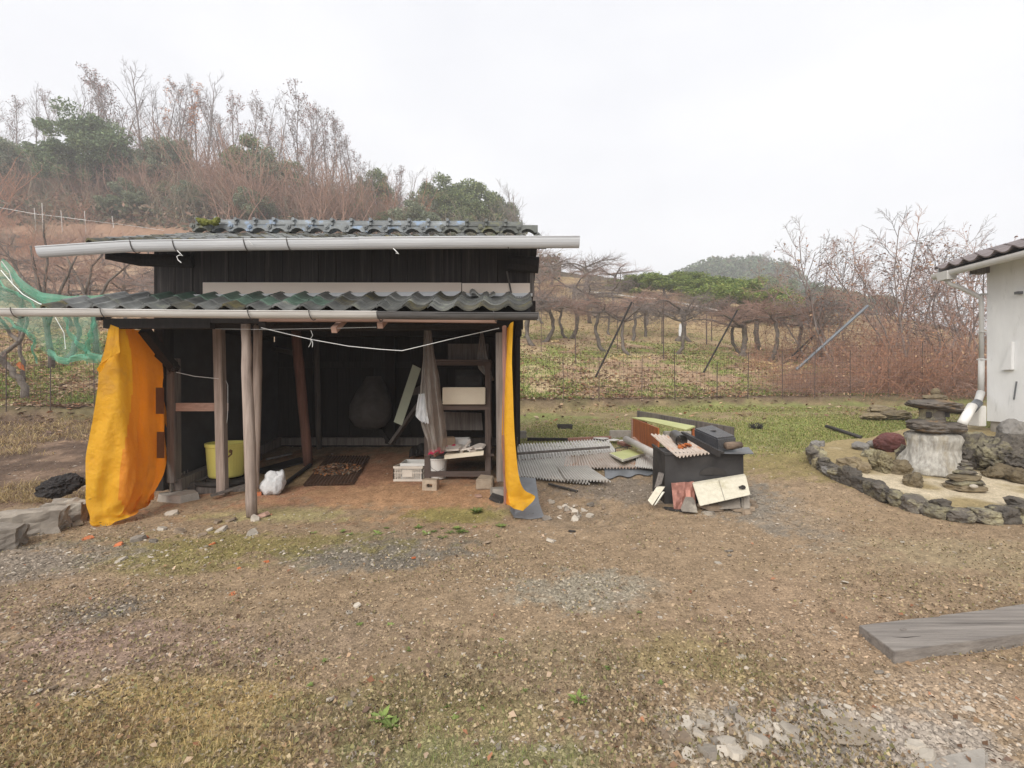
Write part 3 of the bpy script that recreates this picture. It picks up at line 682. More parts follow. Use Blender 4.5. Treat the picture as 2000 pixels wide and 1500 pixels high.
# back and side walls
for i in range(20):
    x0 = -4.15+i*.215; build('plank', MB().box((x0+.105, 8.52+rnd.uniform(-.006, .006), 1.45), (.21, .02, 2.35)), m_darkwood, shed)
build('backing_sheet', MB().box((-2.05, 8.56, 1.6), (4.3, .02, 2.6)), m_darkwood, shed); build('backing_sheet', MB().box((-4.2, 7.15, 1.7), (.02, 2.7, 2.9)), m_darkwood, shed); build('backing_sheet', MB().box((.055, 7.15, 1.7), (.02, 2.7, 2.9)), m_darkwood, shed)
build('wall_rail', MB().box((-2, 8.46, 1.76), (4.2, .06, .10)), m_darkwood, shed); build('wall_rail', MB().box((-2, 8.45, .42), (4.2, .12, .13)), m_greywood, shed)
build('wall_rail', MB().bar(P(530, 680, 8.4), P(584, 692, 7.4), .06, .07), m_greywood, shed)
mb = MB(); rows = [[], []]
for k in range(150):
    y = 5.9+k*.0176; q = .014*math.sin(k*math.pi/2.0)
    rows[0].append((-4.13+q, y, .15)); rows[1].append((-4.13+q, y, 2.15))
mb.grid(rows); build('corrugated_side_wall', mb, m_corrblack, shed)
for i in range(13): build('plank', MB().box((-4.17, 5.95+i*.2, 1.5), (.02, .195, 2.7)), m_darkwood, shed)
for i in range(13): build('plank', MB().box((.03, 5.95+i*.2, 1.55), (.02, .195, 2.6)), m_darkwood, shed)
for yz in ((2.9, 6.6), (2.9, 7.6)): build('tie_beam', MB().box((-2, yz[1], 2.25), (4.3, .12, .16)), m_darkwood, shed)
for x in (-4.17, .03):
    build('gable_board', MB().prism([(x, 5.75, 2.75), (x, 8.5, 2.65), (x, 6.75, 3.42)], (.03, 0, 0)), m_darkwood, shed)
# sills and blocks at the left side
build('sill', MB().bar((-4.06, 5.85, .20), (-4.06, 8.4, .42), .12, .14), m_greywood, shed)
build('sill', MB().bar((-3.98, 6.0, .13), (-3.98, 7.6, .27), .10, .12), m_greywood, shed)
build('footing_block', MB().hexa([P(333, 962, 5.8), P(378, 936, 6.3), P(352, 930, 6.5), P(322, 950, 5.95), P(333, 935, 5.8), P(378, 912, 6.3), P(352, 912, 6.5), P(322, 930, 5.95)]), m_concrete, shed)
build('footing_stone', slab(MB(), G(345, 975)+Vector((0, 0, .02)), (.24, .16), .10, 7, 5), m_concrete, shed)
build('footing_stone', slab(MB(), G(975, 968)+Vector((0, 0, .03)), (.13, .12), .12, 5, 6), m_concrete, shed)
# strings and wires under the lean-to
string('hanging_string', [P(510, 640, 4.95), P(560, 652, 5.0), P(608, 663, 5.0), P(680, 676, 5.05), P(740, 682, 5.05), P(785, 685, 5.05), P(840, 672, 5.05), P(890, 660, 5.08), P(975, 641, 5.1)], .0035)
string('hanging_string', [P(300, 641, 5.2), P(520, 643.5, 4.98), P(655, 641, 4.96), P(735, 639, 4.94)], .0016)
string('string_knot', [P(607, 645, 4.98), P(611, 655, 4.98), P(606, 662, 4.98), P(608, 668, 4.98), P(603, 678, 4.98)], .003); string('string_knot', [P(608, 662, 4.98), P(611, 670, 4.98), P(610, 678, 4.98)], .003)
string('string', [P(344, 727, 5.7), P(380, 735, 5.75), P(420, 739, 5.85), P(436, 741, 5.9)], .003); string('string', [P(440, 741, 5.95), P(445, 752, 5.95), P(445, 800, 5.95), P(444, 818, 5.95), P(442, 831, 5.95)], .003)
for k in range(14):
    a = P(335+rnd.uniform(-8, 8), 712+rnd.uniform(-8, 8), 5.68); string('frayed_string', [a, a+Vector((rnd.uniform(-.06, .06), -.02, rnd.uniform(-.06, .06))), a+Vector((rnd.uniform(-.09, .09), 0, rnd.uniform(-.14, .02)))], .0022, m_darkwire)

# tarpaulins ------------------------------------------------------
def cloth(rows, nc, folds, seed, fine=.012, up=3):
    """rows: per level a list of control points; resampled to nc columns and up x more levels, with soft folds"""
    out = []
    lv = [[Vector(p) for p in r_] for r_ in rows]
    def res(r_):
        L = [0]
        for i in range(1, len(r_)): L.append(L[-1]+(r_[i]-r_[i-1]).length)
        q = []
        for k in range(nc):
            t = L[-1]*k/(nc-1); i = max(0, min(len(r_)-2, int(np.searchsorted(L, t, 'right'))-1)); f = (t-L[i])/max(L[i+1]-L[i], 1e-6); f2 = f
            q.append(r_[i].lerp(r_[i+1], f2))
        return q
    rr = [res(r_) for r_ in lv]; n = len(rr)
    for i in range(n-1):
        for s in range(up):
            t = s/up; out.append([rr[i][k].lerp(rr[i+1][k], t) for k in range(nc)])
    out.append(rr[-1]); m = len(out)
    # smooth
    A = np.array([[tuple(p) for p in r_] for r_ in out])
    for _ in range(4):
        B = A.copy(); B[1:-1] = (A[:-2]+2*A[1:-1]+A[2:])/4; A = B.copy(); A[:, 1:-1] = (B[:, :-2]+2*B[:, 1:-1]+B[:, 2:])/4
    for i in range(m):
        for k in range(nc):
            v = i/(m-1); u = k/(nc-1); w = folds(u, v)
            n3 = mnoise.fractal(Vector((u*5+seed, v*6, seed)), 1, 2, 4)
            A[i, k] += np.array(w)+np.array((.5, -1, .2))*n3*fine*(1+2*v)
    return [[tuple(p) for p in r_] for r_ in A]
rows = [
 [P(214, 630, 4.98), P(232, 634, 5.0), P(250, 640, 5.3), P(300, 650, 5.8)],
 [P(207, 680, 4.95), P(228, 680, 5.0), P(262, 680, 5.3), P(318, 690, 5.8)],
 [P(194, 718, 4.92), P(234, 720, 4.98), P(272, 720, 5.3), P(326, 725, 5.8)],
 [P(192, 760, 4.91), P(238, 770, 4.98), P(276, 770, 5.3), P(327, 770, 5.8)],
 [P(181, 820, 4.90), P(241, 830, 4.97), P(280, 830, 5.3), P(328, 830, 5.8)],
 [P(166, 885, 4.88), P(246, 890, 4.96), P(284, 880, 5.25), P(328, 890, 5.8)],
 [P(166, 935, 4.87), P(250, 938, 4.94), P(285, 925, 5.2), P(322, 930, 5.7)],
 [P(170, 985, 4.86), P(246, 978, 4.93), P(282, 965, 5.15), P(311, 950, 5.6)],
 [P(174, 1010, 4.84), P(226, 1005, 4.92), P(268, 982, 5.12), P(300, 968, 5.5)],
 [P(185, 1026, 4.82), P(222, 1018, 4.90), P(270, 1000, 5.08), P(300, 978, 5.4)],
 [P(205, 1032, 4.80), P(232, 1020, 4.84), P(272, 1002, 5.02), P(300, 975, 5.4)]]
def fold_l(u, v):
    b = .036*math.sin(u*17+v*2.2)*(.3+v)*(.35+u)+.02*math.sin(u*9-1+v)-.07*abs(mnoise.noise(Vector((u*6+v*3, v*5-u*2, 3.3))))*(.4+v)-.03*abs(mnoise.noise(Vector((u*11-v*6, v*11+u*5, 7.1))))
    c = .012*sstep(.6, .85, v)*sstep(1, .93, v)*math.sin(u*24+v*30)+.012*math.sin(u*33+v*9)*v
    return (b*.75, -b*.7-c*1.5, 0)
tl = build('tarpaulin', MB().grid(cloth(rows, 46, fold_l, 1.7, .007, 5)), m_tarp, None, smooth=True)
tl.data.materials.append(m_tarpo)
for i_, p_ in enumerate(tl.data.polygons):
    if (i_ % 45) > 14+3*math.sin(i_/45*.16): p_.material_index = 1  # same sheet: columns past the front strip get the deeper orange
tag(tl, 'large yellow-orange tarpaulin hung as a side curtain at the shed end near the black rock', 'tarpaulin', 'yellow tarpaulins on the shed')
def patch(x0, y0, x1, y1, d):
    q = [P(x0, y0, d-.05), P(x1, y0, d+.12), P(x1, y1, d+.12), P(x0, y1, d-.05)]
    build('reinforcing_patch', MB().prism([p+Vector((.03, -.03, 0)) for p in q], (-.006, .006, 0)), m_patch, tl)
patch(303, 757, 319, 808, 5.52); patch(305, 843, 320, 894, 5.52)
# turned-back flap at its front edge, and brass eyelets
hemp = [P(x-1, y, dd-.012) for x, y, dd in ((166, 885, 4.88), (166, 935, 4.87), (170, 985, 4.86), (176, 1008, 4.85), (188, 1022, 4.83))]
fl = MB().grid(cloth([[P(216, 634, 4.93), P(232, 640, 4.96)], [P(208, 672, 4.88), P(234, 674, 4.93)], [P(200, 700, 4.85), P(236, 690, 4.92)], [P(190, 716, 4.83), P(222, 690, 4.88)], [P(190, 722, 4.86), P(212, 702, 4.90)], [P(196, 729, 4.90), P(204, 716, 4.92)]], 12, lambda u, v: (0, -.01*math.sin(v*9), 0), 3, .004, 4))
build('flap', fl, m_tarp, tl, smooth=True)
m_brass = M('dull_eyelet', (.22, .15, .06), (.15, .10, .04), 20, .5, 0, metal=.6)
for px, py in ((176, 975), (196, 1021)): build('eyelet', MB().lathe(P(px, py, 4.80), [(.010, 0), (.012, .002), (.006, .004)], 10), m_brass, tl)
rows = [
 [P(1003, 628, 5.0), P(997, 630, 5.02), P(992, 640, 5.3), P(990, 640, 6.0)],
 [P(999, 700, 5.0), P(991, 700, 5.0), P(983, 700, 5.3), P(990, 700, 6.0)],
 [P(1001, 760, 4.98), P(989, 760, 4.98), P(980, 750, 5.3), P(988, 750, 6.0)],
 [P(1004, 830, 4.96), P(987, 830, 4.96), P(979, 830, 5.3), P(987, 830, 6.0)],
 [P(1009, 890, 4.94), P(988, 890, 4.94), P(980, 880, 5.25), P(986, 880, 6.0)],
 [P(1014, 940, 4.92), P(988, 940, 4.92), P(986, 920, 5.2), P(986, 905, 5.9)],
 [P(1024, 960, 4.97), P(990, 968, 4.90), P(988, 940, 5.15), P(988, 915, 5.8)],
 [P(1044, 968, 5.0), P(992, 984, 4.88), P(990, 960, 5.1), P(988, 930, 5.6)],
 [P(1046, 975, 4.97), P(992, 988, 4.86), P(990, 970, 5.05), P(988, 940, 5.5)],
 [P(1022, 998, 4.86), P(993, 990, 4.84), P(990, 978, 5.0), P(988, 945, 5.4)]]
def fold_r(u, v): c = .016*math.sin(u*17+v*11)*v+.014*math.sin(u*30+v*26)*sstep(.7, 1, v); return (c*.5, -c, c*.5)
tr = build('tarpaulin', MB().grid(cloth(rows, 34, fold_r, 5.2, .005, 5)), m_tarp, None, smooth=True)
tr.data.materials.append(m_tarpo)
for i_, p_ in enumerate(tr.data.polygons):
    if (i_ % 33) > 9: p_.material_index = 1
tag(tr, 'narrow yellow tarpaulin hanging at the shed end beside the corrugated sheets, hem bunched below', 'tarpaulin', 'yellow tarpaulins on the shed')
build('tarp_stick', MB().bar(P(983, 850, 5.06), P(984, 925, 5.03), .02, .02), m_redpole, tr)

# ------------------------------------------------------------------ things kept in the shed
m_yellowpl = M('yellow_plastic', (.80, .75, .22), (.74, .69, .19), 2, .45, .05, spec=.4, rv=0, c3=(.5, .44, .12), t3=(.68, .85))
m_whitepl = M('white_plastic', (.74, .72, .68), (.62, .60, .56), 3, .5, .1, rv=.05, c3=(.42, .37, .31), t3=(.66, .82))
m_foam = M('cream_foam', (.80, .74, .60), (.74, .67, .53), 3, .8, .3, bscale=90, rv=0, c3=(.55, .46, .33), t3=(.7, .85))
m_foamw = M('white_foam', (.74, .72, .69), (.64, .62, .59), 4, .8, .3, bscale=90, rv=.05)
m_rope = M('brown_rope', (.32, .20, .10), (.2, .12, .06), 20, .9, .4)
m_rubber = M('dark_rubber', (.065, .058, .052), (.03, .028, .026), 6, .7, .4, c3=(.13, .10, .08), t3=(.6, .75))
m_rusty = M('rusty_brown_sheet', (.17, .095, .06), (.09, .055, .038), 6, .8, .4, rv=.1)
m_sack = M('grey_mesh_sack', (.115, .105, .098), (.06, .055, .05), 5, .9, .5, transl=.2, rv=0)
m_film = M('clear_plastic_film', (.62, .56, .50), (.46, .41, .37), 6, .25, .6, bscale=11, bdist=.03, alpha=.62, transl=.45, rv=0, spec=.8)
m_bagw = M('white_plastic_bag', (.78, .78, .78), (.66, .67, .68), 6, .4, .8, bscale=14, bdist=.03, transl=.25, rv=.03)
m_green = M('pale_green_board', (.40, .43, .33), (.33, .36, .28), 2, .6, .1, rv=0)
m_dark = M('dark_scrap', (.05, .045, .042), (.025, .022, .02), 5, .7, .5)
m_card = M('cardboard', (.36, .27, .19), (.28, .2, .14), 5, .9, .2)
m_redpaper = M('crimson_wrapper', (.5, .03, .09), (.36, .02, .06), 8, .6, .2, rv=0)
m_paper = M('crumpled_pale_sheet', (.66, .60, .54), (.5, .45, .4), 5, .8, .5, bscale=18, bdist=.02)

# yellow pail on tyres and battens
pc = P(442, 945, 6.3); pz = .225
pail = thing('plastic_pail', 'yellow plastic pail with brown rope handle behind the square front post', 'pail', (pc.x, pc.y, pz))
build('body', MB().lathe((pc.x, pc.y, pz), [(.195, 0), (.205, .02), (.222, .22), (.232, .385), (.243, .39), (.245, .43), (.235, .435), (.226, .43), (.215, .22), (.197, .02), (.01, .015)], 36, cap=(True, True)), m_yellowpl, pail, smooth=False)
h0 = Vector((pc.x+.06, pc.y-.225, pz+.36)); h1 = h0+Vector((.13, .02, .0))
build('handle', MB().tube([h0, h0+Vector((.0, -.02, -.05)), h0+Vector((.035, -.03, -.085)), h0+Vector((.10, -.02, -.085)), h1+Vector((0, -.01, -.05)), h1], .010, 7), m_rope, pail)
build('handle_knot', MB().lathe(h0+Vector((.0, -.01, -.035)), [(.006, 0), (.02, .015), (.02, .03), (.006, .045)], 8), m_rope, pail); build('handle_knot', MB().lathe(h1+Vector((-.01, -.012, -.035)), [(.006, 0), (.02, .015), (.02, .03), (.006, .045)], 8), m_rope, pail)
def torus(mb, c, R_, r_, n=36, k=10, flat=1, tilt=None):
    rows = []
    E_ = Euler(tilt).to_matrix() if tilt else Matrix.Identity(3)
    for i in range(n+1):
        a = 2*math.pi*i/n; rows.append([Vector(c)+E_ @ Vector(((R_+r_*math.cos(b))*math.cos(a), (R_+r_*math.cos(b))*math.sin(a), r_*flat*math.sin(b))) for b in np.linspace(0, 2*math.pi, k+1)])
    return mb.grid(rows)
tc_ = Vector((pc.x-.02, pc.y-.02, .17))
solo('rubber_ring', torus(MB(), tc_, .31, .035), m_rubber, 'larger dark rubber ring lying under the yellow pail', 'ring', 'rubber rings under the pail', smooth=True)
solo('rubber_ring', torus(MB(), tc_+Vector((.05, .02, .015)), .22, .03), m_rubber, 'smaller rubber ring nested inside the larger one under the yellow pail', 'ring', 'rubber rings under the pail', smooth=True)
solo('batten', MB().bar(P(385, 957, 5.95), P(486, 957, 6.1), .07, .075), m_greywood, 'grey wooden batten lying flat in front of the rubber rings', 'batten')
solo('batten', MB().bar(P(412, 968, 5.72), P(482, 947, 6.0), .05, .025), m_greywood, 'thin grey lath lying slanted across the foot of the square post', 'lath')
# white bag
bp = G(530, 966); mb = MB()
rock(mb, bp+Vector((0, .04, .12)), (.13, .11, .165), 14, 4, .22, 1.6, rot=(.1, .25, .2)); rock(mb, bp+Vector((.08, .05, .20)), (.075, .06, .09), 4, 3, .4, 1.8)
bag = solo('plastic_bag', mb, m_bagw, 'crumpled white plastic bag slumped on the ground beside the round posts', 'bag', smooth=True)
solo('brick_fragment', MB().box(G(505, 968)+Vector((0, 0, .02)), (.06, .05, .045), (0, 0, .5)), M('orange_brick', (.55, .19, .08), (.4, .13, .06), 8, .9, .4), 'orange brick fragment beside the white plastic bag', 'brick piece')
solo('iron_pipe', MB().tube([G(540, 961)+Vector((0, 0, .025)), G(606, 912)+Vector((0, 0, .03))], .028, 10), m_dark, 'dark iron pipe lying on the shed floor behind the white bag', 'pipe')
solo('floor_board', MB().bar(G(505, 925)+Vector((0, 0, .02)), G(598, 898)+Vector((0, 0, .02)), .3, .025), m_darkwood, 'wide dark board lying on the shed floor behind the round posts', 'board')
solo('floor_board', MB().bar(G(520, 902)+Vector((0, 0, .04)), G(570, 893)+Vector((0, 0, .06)), .05, .03), m_greywood, 'narrow pale-edged lath lying near the foot of the leaning red-brown pole', 'lath')
# rusty corrugated sheet with a heap of leaves
a, b, c, d_ = G(590, 952), G(690, 948), G(722, 893), G(640, 893); mb = MB(); rows = []
for j in range(2):
    r_ = []
    for k in range(61):
        t = k/60; p = (a.lerp(b, t)) if j == 0 else (d_.lerp(c, t)); r_.append((p.x, p.y, p.z+.025+.010*math.sin(k*math.pi/2)))
    rows.append(r_)
solo('corrugated_sheet', mb.grid(rows, -.003, (0, 0, 1)), m_rusty, 'rusty brown corrugated sheet lying on the shed floor under a heap of leaves', 'metal sheet')
hp = G(655, 925); n = 1500; g = np.random.default_rng(8); rr = np.sqrt(g.random(n))*.33; aa = g.random(n)*6.283
x = hp.x+rr*np.cos(aa)*1.0; y = hp.y+.08+rr*np.sin(aa)*.9; z = gz(x, y)+.04+.09*np.maximum(0, 1-rr/.33)*g.random(n)
s = .012+.02*g.random(n); a_ = g.random(n)*6.283
ux = np.stack([np.cos(a_), np.sin(a_), (g.random(n)-.5)*1.4], -1)*s[:, None]; uy = np.stack([-np.sin(a_), np.cos(a_), (g.random(n)-.5)*1.4], -1)*s[:, None]*.6; c0 = np.stack([x, y, z], -1)
LC = np.array([(.34, .17, .09), (.26, .18, .12), (.42, .30, .22), (.16, .11, .08), (.48, .2, .08), (.3, .26, .2)]); cc = LC[g.integers(0, 6, n)]
me = np_mesh('leaf_heap', np.stack([c0-ux, c0-uy, c0+ux, c0+uy], 1).reshape(-1, 3), np.arange(n*4).reshape(-1, 4), np.repeat(cc, 4, 0))
tag(link_mesh('leaf_heap', me, m_blade), 'heap of dry brown leaves and chips on the rusty corrugated sheet', 'leaf heap')

# hanging grey sack at the back
rows = []
for px0, px1, py, d, dp in ((716, 744, 735, 8.1, .02), (708, 752, 748, 8.1, .08), (696, 760, 765, 8.05, .16), (684, 765, 790, 8.0, .22), (682, 764, 815, 8.0, .23), (694, 752, 832, 8.02, .16), (712, 738, 838, 8.05, .03)):
    a, b = P(px0, py, d), P(px1, py, d); rows.append([(a.x+(b.x-a.x)*(.5-.5*math.cos(q)), a.y-dp*math.sin(q), a.z) for q in np.linspace(0, math.pi, 14)])
    rows[-1] += [(a.x+(b.x-a.x)*(.5-.5*math.cos(q)), a.y+dp*.6*math.sin(q), a.z) for q in np.linspace(math.pi, 0, 14)]
solo('mesh_sack', MB().grid(rows), m_sack, 'bulging grey sack hanging against the dark back wall', 'sack', smooth=True)
# pale green board leaning on the shelf
a, b, c, d_ = P(769, 824, 7.2), P(785, 831, 7.15), P(822, 720, 7.0), P(806, 712, 7.05)
solo('leaning_board', MB().prism([a, b, c, d_], (.0, .02, 0)), m_green, 'pale green board leaning slantwise beside the shelf', 'board')
solo('leaning_board', MB().prism([P(786, 775, 7.5), P(790, 768, 7.5), P(822, 752, 7.3), P(822, 770, 7.3)], (0, .02, 0)), m_greywood, 'short grey board wedged behind the pale green leaning board', 'board')

# the wooden shelf unit
shelf = thing('wooden_shelf', 'old brown wooden shelf unit with boxes inside the shed opening', 'shelf', tuple(G(893, 935)))
m_shelf = M('brown_shelf_wood', (.135, .10, .085), (.075, .056, .048), 5, .8, .3, stretch=(7, 7, .6), rv=.2)
m_shelfh = M('brown_shelf_wood_flat', (.135, .10, .085), (.075, .056, .048), 5, .8, .3, stretch=(.6, 7, 7), rv=.2)
YF, YB = 6.5, 6.98
for px in (835, 953):
    xa = (px-1000)/F*YF
    build('upright', MB().box((xa, YF, .92), (.075, .05, 1.60)), m_shelf, shelf); build('upright', MB().box((xa, YB, .95), (.07, .05, 1.54)), m_shelf, shelf)
xa, xb = (835-1000)/F*YF, (953-1000)/F*YF
for z, w in ((1.695, .05), (1.10, .055), (.215, .07)): build('rail', MB().box(((xa+xb)/2, YF-.008, z), (xb-xa+.06, .035, w)), m_shelfh, shelf)
build('shelf_board', MB().box(((xa+xb)/2, (YF+YB)/2, 1.735), (xb-xa+.08, .56, .022)), m_shelfh, shelf)
build('shelf_board', MB().box(((xa+xb)/2, (YF+YB)/2, 1.138), (xb-xa, .52, .022)), m_shelfh, shelf)
build('shelf_board', MB().box(((xa+xb)/2+.02, (YF+YB)/2+.03, .47), (xb-xa+.12, .62, .03)), m_shelfh, shelf)
build('side_rail', MB().box((xb, (YF+YB)/2, .62), (.03, .5, .08)), m_shelf, shelf)
build('back_panel', MB().prism([(xa, YB+.04, .75), (xb-.1, YB+.04, .75), (xb-.12, YB+.04, 1.0), (xa, YB+.04, 1.02)], (0, .01, 0)), m_greywood, shelf)
def open_box(mb, c, size, th, z0, taper=0, rot=0):
    cx_, cy_ = c; w, d_, h = size; E_ = Matrix.Rotation(rot, 3, 'Z')
    def q(x, y, z): v = E_ @ Vector((x, y, 0)); return (cx_+v.x, cy_+v.y, z0+z)
    mb.hexa([q(-w/2, -d_/2, 0), q(w/2, -d_/2, 0), q(w/2, d_/2, 0), q(-w/2, d_/2, 0), q(-w/2, -d_/2, th), q(w/2, -d_/2, th), q(w/2, d_/2, th), q(-w/2, d_/2, th)])
    t = taper
    for sx, sy in ((0, -1), (0, 1), (-1, 0), (1, 0)):
        if sy: 
            y0 = sy*(d_/2-th) if True else 0; y1 = sy*d_/2; ya, yb = min(y0, y1), max(y0, y1)
            mb.hexa([q(-w/2, ya, th), q(w/2, ya, th), q(w/2, yb, th), q(-w/2, yb, th), q(-w/2-t, ya+sy*t, h), q(w/2+t, ya+sy*t, h), q(w/2+t, yb+sy*t, h), q(-w/2-t, yb+sy*t, h)])
        else:
            x0 = sx*(w/2-th); x1 = sx*w/2; xa_, xb_ = min(x0, x1), max(x0, x1); e = d_/2-th
            mb.hexa([q(xa_, -e, th), q(xb_, -e, th), q(xb_, e, th), q(xa_, e, th), q(xa_+sx*t, -e-t, h), q(xb_+sx*t, -e-t, h), q(xb_+sx*t, e+t, h), q(xa_+sx*t, e+t, h)])
    return mb
bx = P(906, 793, 6.42)
solo('foam_box', open_box(MB(), (bx.x, bx.y+.2), (.57, .40, .225), .028, 1.15), m_foam, 'large cream foam box on the middle shelf of the wooden unit', 'foam box', 'foam boxes on the shelf', bevel=.006)
bx = P(885, 853, 6.55)
solo('foam_box', open_box(MB(), (bx.x+.02, bx.y+.22), (.36, .26, .17), .022, .488, .012, .12), m_foamw, 'small white open foam box on the lower shelf of the wooden unit', 'foam box', 'foam boxes on the shelf', bevel=.004)
solo('dark_tray', open_box(MB(), (-.60, 6.85), (.35, .2, .16), .012, 1.38), m_dark, 'dark tray sitting on the cream foam box', 'tray')
solo('carton', MB().box((-.62, 7.15, 1.50), (.42, .2, .26)), m_dark, 'dark carton behind the cream foam box on the middle shelf', 'box')
solo('grey_carton', MB().box((-.60, 6.75, 1.86), (.55, .3, .22)), m_greywood, 'grey box on top of the wooden shelf unit', 'box')
# lower shelf: tray of papers, red wrapper, carton
bx = P(902, 885, 6.35)
tray = thing('foam_tray', 'shallow cream tray heaped with crumpled pale paper on the lower shelf', 'tray', (bx.x, bx.y, .49))
build('base', MB().hexa([P(868, 897, 6.28), P(944, 889, 6.30), (bx.x+.26, 6.62, .50), (bx.x-.18, 6.62, .50), P(868, 889, 6.28), P(945, 881, 6.30), (bx.x+.26, 6.62, .535), (bx.x-.18, 6.62, .535)]), m_foam, tray)
mb = MB()
for k in range(6): slab(mb, (bx.x-.14+k*.065, bx.y+.06+rnd.uniform(-.03, .1), .55+rnd.random()*.03), (.11, .09), .02, 7, k, (rnd.uniform(-.3, .3), rnd.uniform(-.3, .3), 0), .4)
build('crumpled_paper', mb, m_paper, tray)
build('paper_roll', MB().tube([P(900, 885, 6.35), P(918, 862, 6.5)], .02, 8), m_paper, tray)
solo('red_wrapper', MB().grid(cloth([[P(838, 880, 6.4), P(860, 874, 6.38), P(890, 868, 6.45)], [P(836, 888, 6.36), P(862, 884, 6.34), P(890, 876, 6.4)]], 14, lambda u, v: (0, 0, .012*math.sin(u*22)), 2, .004), .006, (0, 0, -1)), m_redpaper, 'crimson wrapper lying under the hanging plastic film on the lower shelf', 'wrapper')
solo('carton', MB().box(P(873, 865, 6.6), (.2, .16, .16), (0, 0, .3)), m_card, 'brown cardboard carton behind the hanging plastic film', 'carton')
solo('wood_scrap', MB().bar(P(848, 890, 6.3), P(862, 880, 6.4), .03, .04), m_redpole, 'red-brown wood scrap poking out below the lower shelf', 'wood scrap')
# clear film hanging from the beam
rows = [[P(828, 640, 6.1), P(836, 640, 6.06), P(842, 640, 6.1)], [P(826, 690, 6.1), P(837, 688, 6.04), P(848, 690, 6.1)], [P(824, 730, 6.1), P(838, 728, 6.02), P(857, 730, 6.12)], [P(820, 780, 6.12), P(842, 775, 5.98), P(864, 780, 6.14)],
        [P(822, 830, 6.14), P(846, 830, 5.98), P(873, 830, 6.16)], [P(836, 860, 6.15), P(850, 865, 6.0), P(876, 862, 6.18)], [P(838, 884, 6.15), P(853, 880, 6.05), P(872, 884, 6.2)]]
solo('plastic_film', MB().grid(cloth(rows, 40, lambda u, v: (.010*math.sin(u*30)*(.3+v), -.035*math.sin(u*24+v*2)*(.3+v), .01*math.sin(u*15)*v), 4.4, .012, 6)), m_film, 'long clear plastic film hanging from the beam in front of the shelf', 'plastic sheet', smooth=True)
rows = [[P(818, 770, 6.1), P(828, 768, 6.05)], [P(813, 800, 6.08), P(834, 800, 6.02)], [P(811, 815, 6.06), P(837, 818, 6.0)], [P(822, 824, 6.05), P(838, 828, 6.0)]]
solo('plastic_bag', MB().grid(cloth(rows, 16, lambda u, v: (0, -.02*math.sin(u*17+v*5), .008*math.sin(u*20)), 7, .01, 4)), m_bagw, 'torn whitish plastic scrap tied beside the hanging clear film', 'plastic scrap', smooth=True)
rows = [[P(938, 650, 6.6), P(944, 650, 6.55)], [P(932, 690, 6.6), P(950, 690, 6.5)], [P(930, 715, 6.6), P(956, 715, 6.5)], [P(948, 735, 6.6), P(962, 735, 6.55)], [P(958, 745, 6.6), P(965, 743, 6.55)]]
solo('plastic_bag', MB().grid(cloth(rows, 12, lambda u, v: (0, -.02*math.sin(u*12), 0), 9, .01, 4)), m_film, 'clear plastic bag hanging at the top corner of the shelf', 'plastic bag', smooth=True)
# white pail under the shelf
bx = P(853, 930, 6.62); wz = on(bx.x, bx.y)
pail2 = thing('white_pail', 'white plastic pail with wire handle under the lower shelf', 'pail', (bx.x, bx.y, wz))
build('body', MB().lathe((bx.x, bx.y, wz), [(.125, 0), (.145, .25), (.152, .26), (.152, .28), (.14, .28), (.12, .02), (.01, .015)], 28), m_whitepl, pail2, smooth=False)
build('handle', MB().tube([(bx.x-.10, bx.y-.115, wz+.24), (bx.x-.05, bx.y-.155, wz+.16), (bx.x+.04, bx.y-.16, wz+.11), (bx.x+.12, bx.y-.12, wz+.15), (bx.x+.14, bx.y-.05, wz+.25)], .003, 5), m_darkwire, pail2)
# slatted crate
ca = G(797, 940); cz = ca.z
crate = thing('plastic_crate', 'grubby white slatted plastic crate beside the shelf foot', 'crate', (ca.x, ca.y, cz))
m_crate = M('grubby_white_plastic', (.66, .60, .52), (.52, .46, .39), 5, .55, .15, rv=.03, c3=(.30, .24, .18), t3=(.6, .75))
cw, cd, ch = .385, .44, .205
fx0 = ca.x-cw/2; fy0 = ca.y; sh_ = .10
def cq(u, v, z): return Vector((fx0+u*cw+v*sh_*.6, fy0+v*cd, cz+z))
for (u0, v0, u1, v1) in ((0, 0, 1, 0), (0, 1, 1, 1), (0, 0, 0, 1), (1, 0, 1, 1)):
    A_, B_ = cq(u0, v0, .0), cq(u1, v1, .0)
    for z, hh in ((.015, .03), (ch-.02, .03), (ch*.55, .012)): build('rail', MB().bar(A_+Vector((0, 0, z)), B_+Vector((0, 0, z)), .014, hh), m_crate, crate)
    for k in range(17 if v0 == v1 else 15): 
        t = k/(16 if v0 == v1 else 14); p = A_.lerp(B_, t); build('slat', MB().bar(p+Vector((0, 0, .025)), p+Vector((0, 0, ch-.03)), .010, .008, up=(0, 1, 0)), m_crate, crate)
build('bottom', MB().hexa([cq(0, 0, .004), cq(1, 0, .004), cq(1, 1, .004), cq(0, 1, .004), cq(0, 0, .012), cq(1, 0, .012), cq(1, 1, .012), cq(0, 1, .012)]), m_crate, crate)
build('crate_panel', MB().prism([cq(.33, -.02, .06), cq(.66, -.02, .06), cq(.66, -.02, .15), cq(.33, -.02, .15)], (0, .006, 0)), m_crate, crate)
solo('plastic_tub', open_box(MB(), (ca.x+.045, ca.y+.24), (.31, .34, .21), .012, cz+.02, .012), m_whitepl, 'pale plastic tub sitting inside the slatted crate', 'tub')
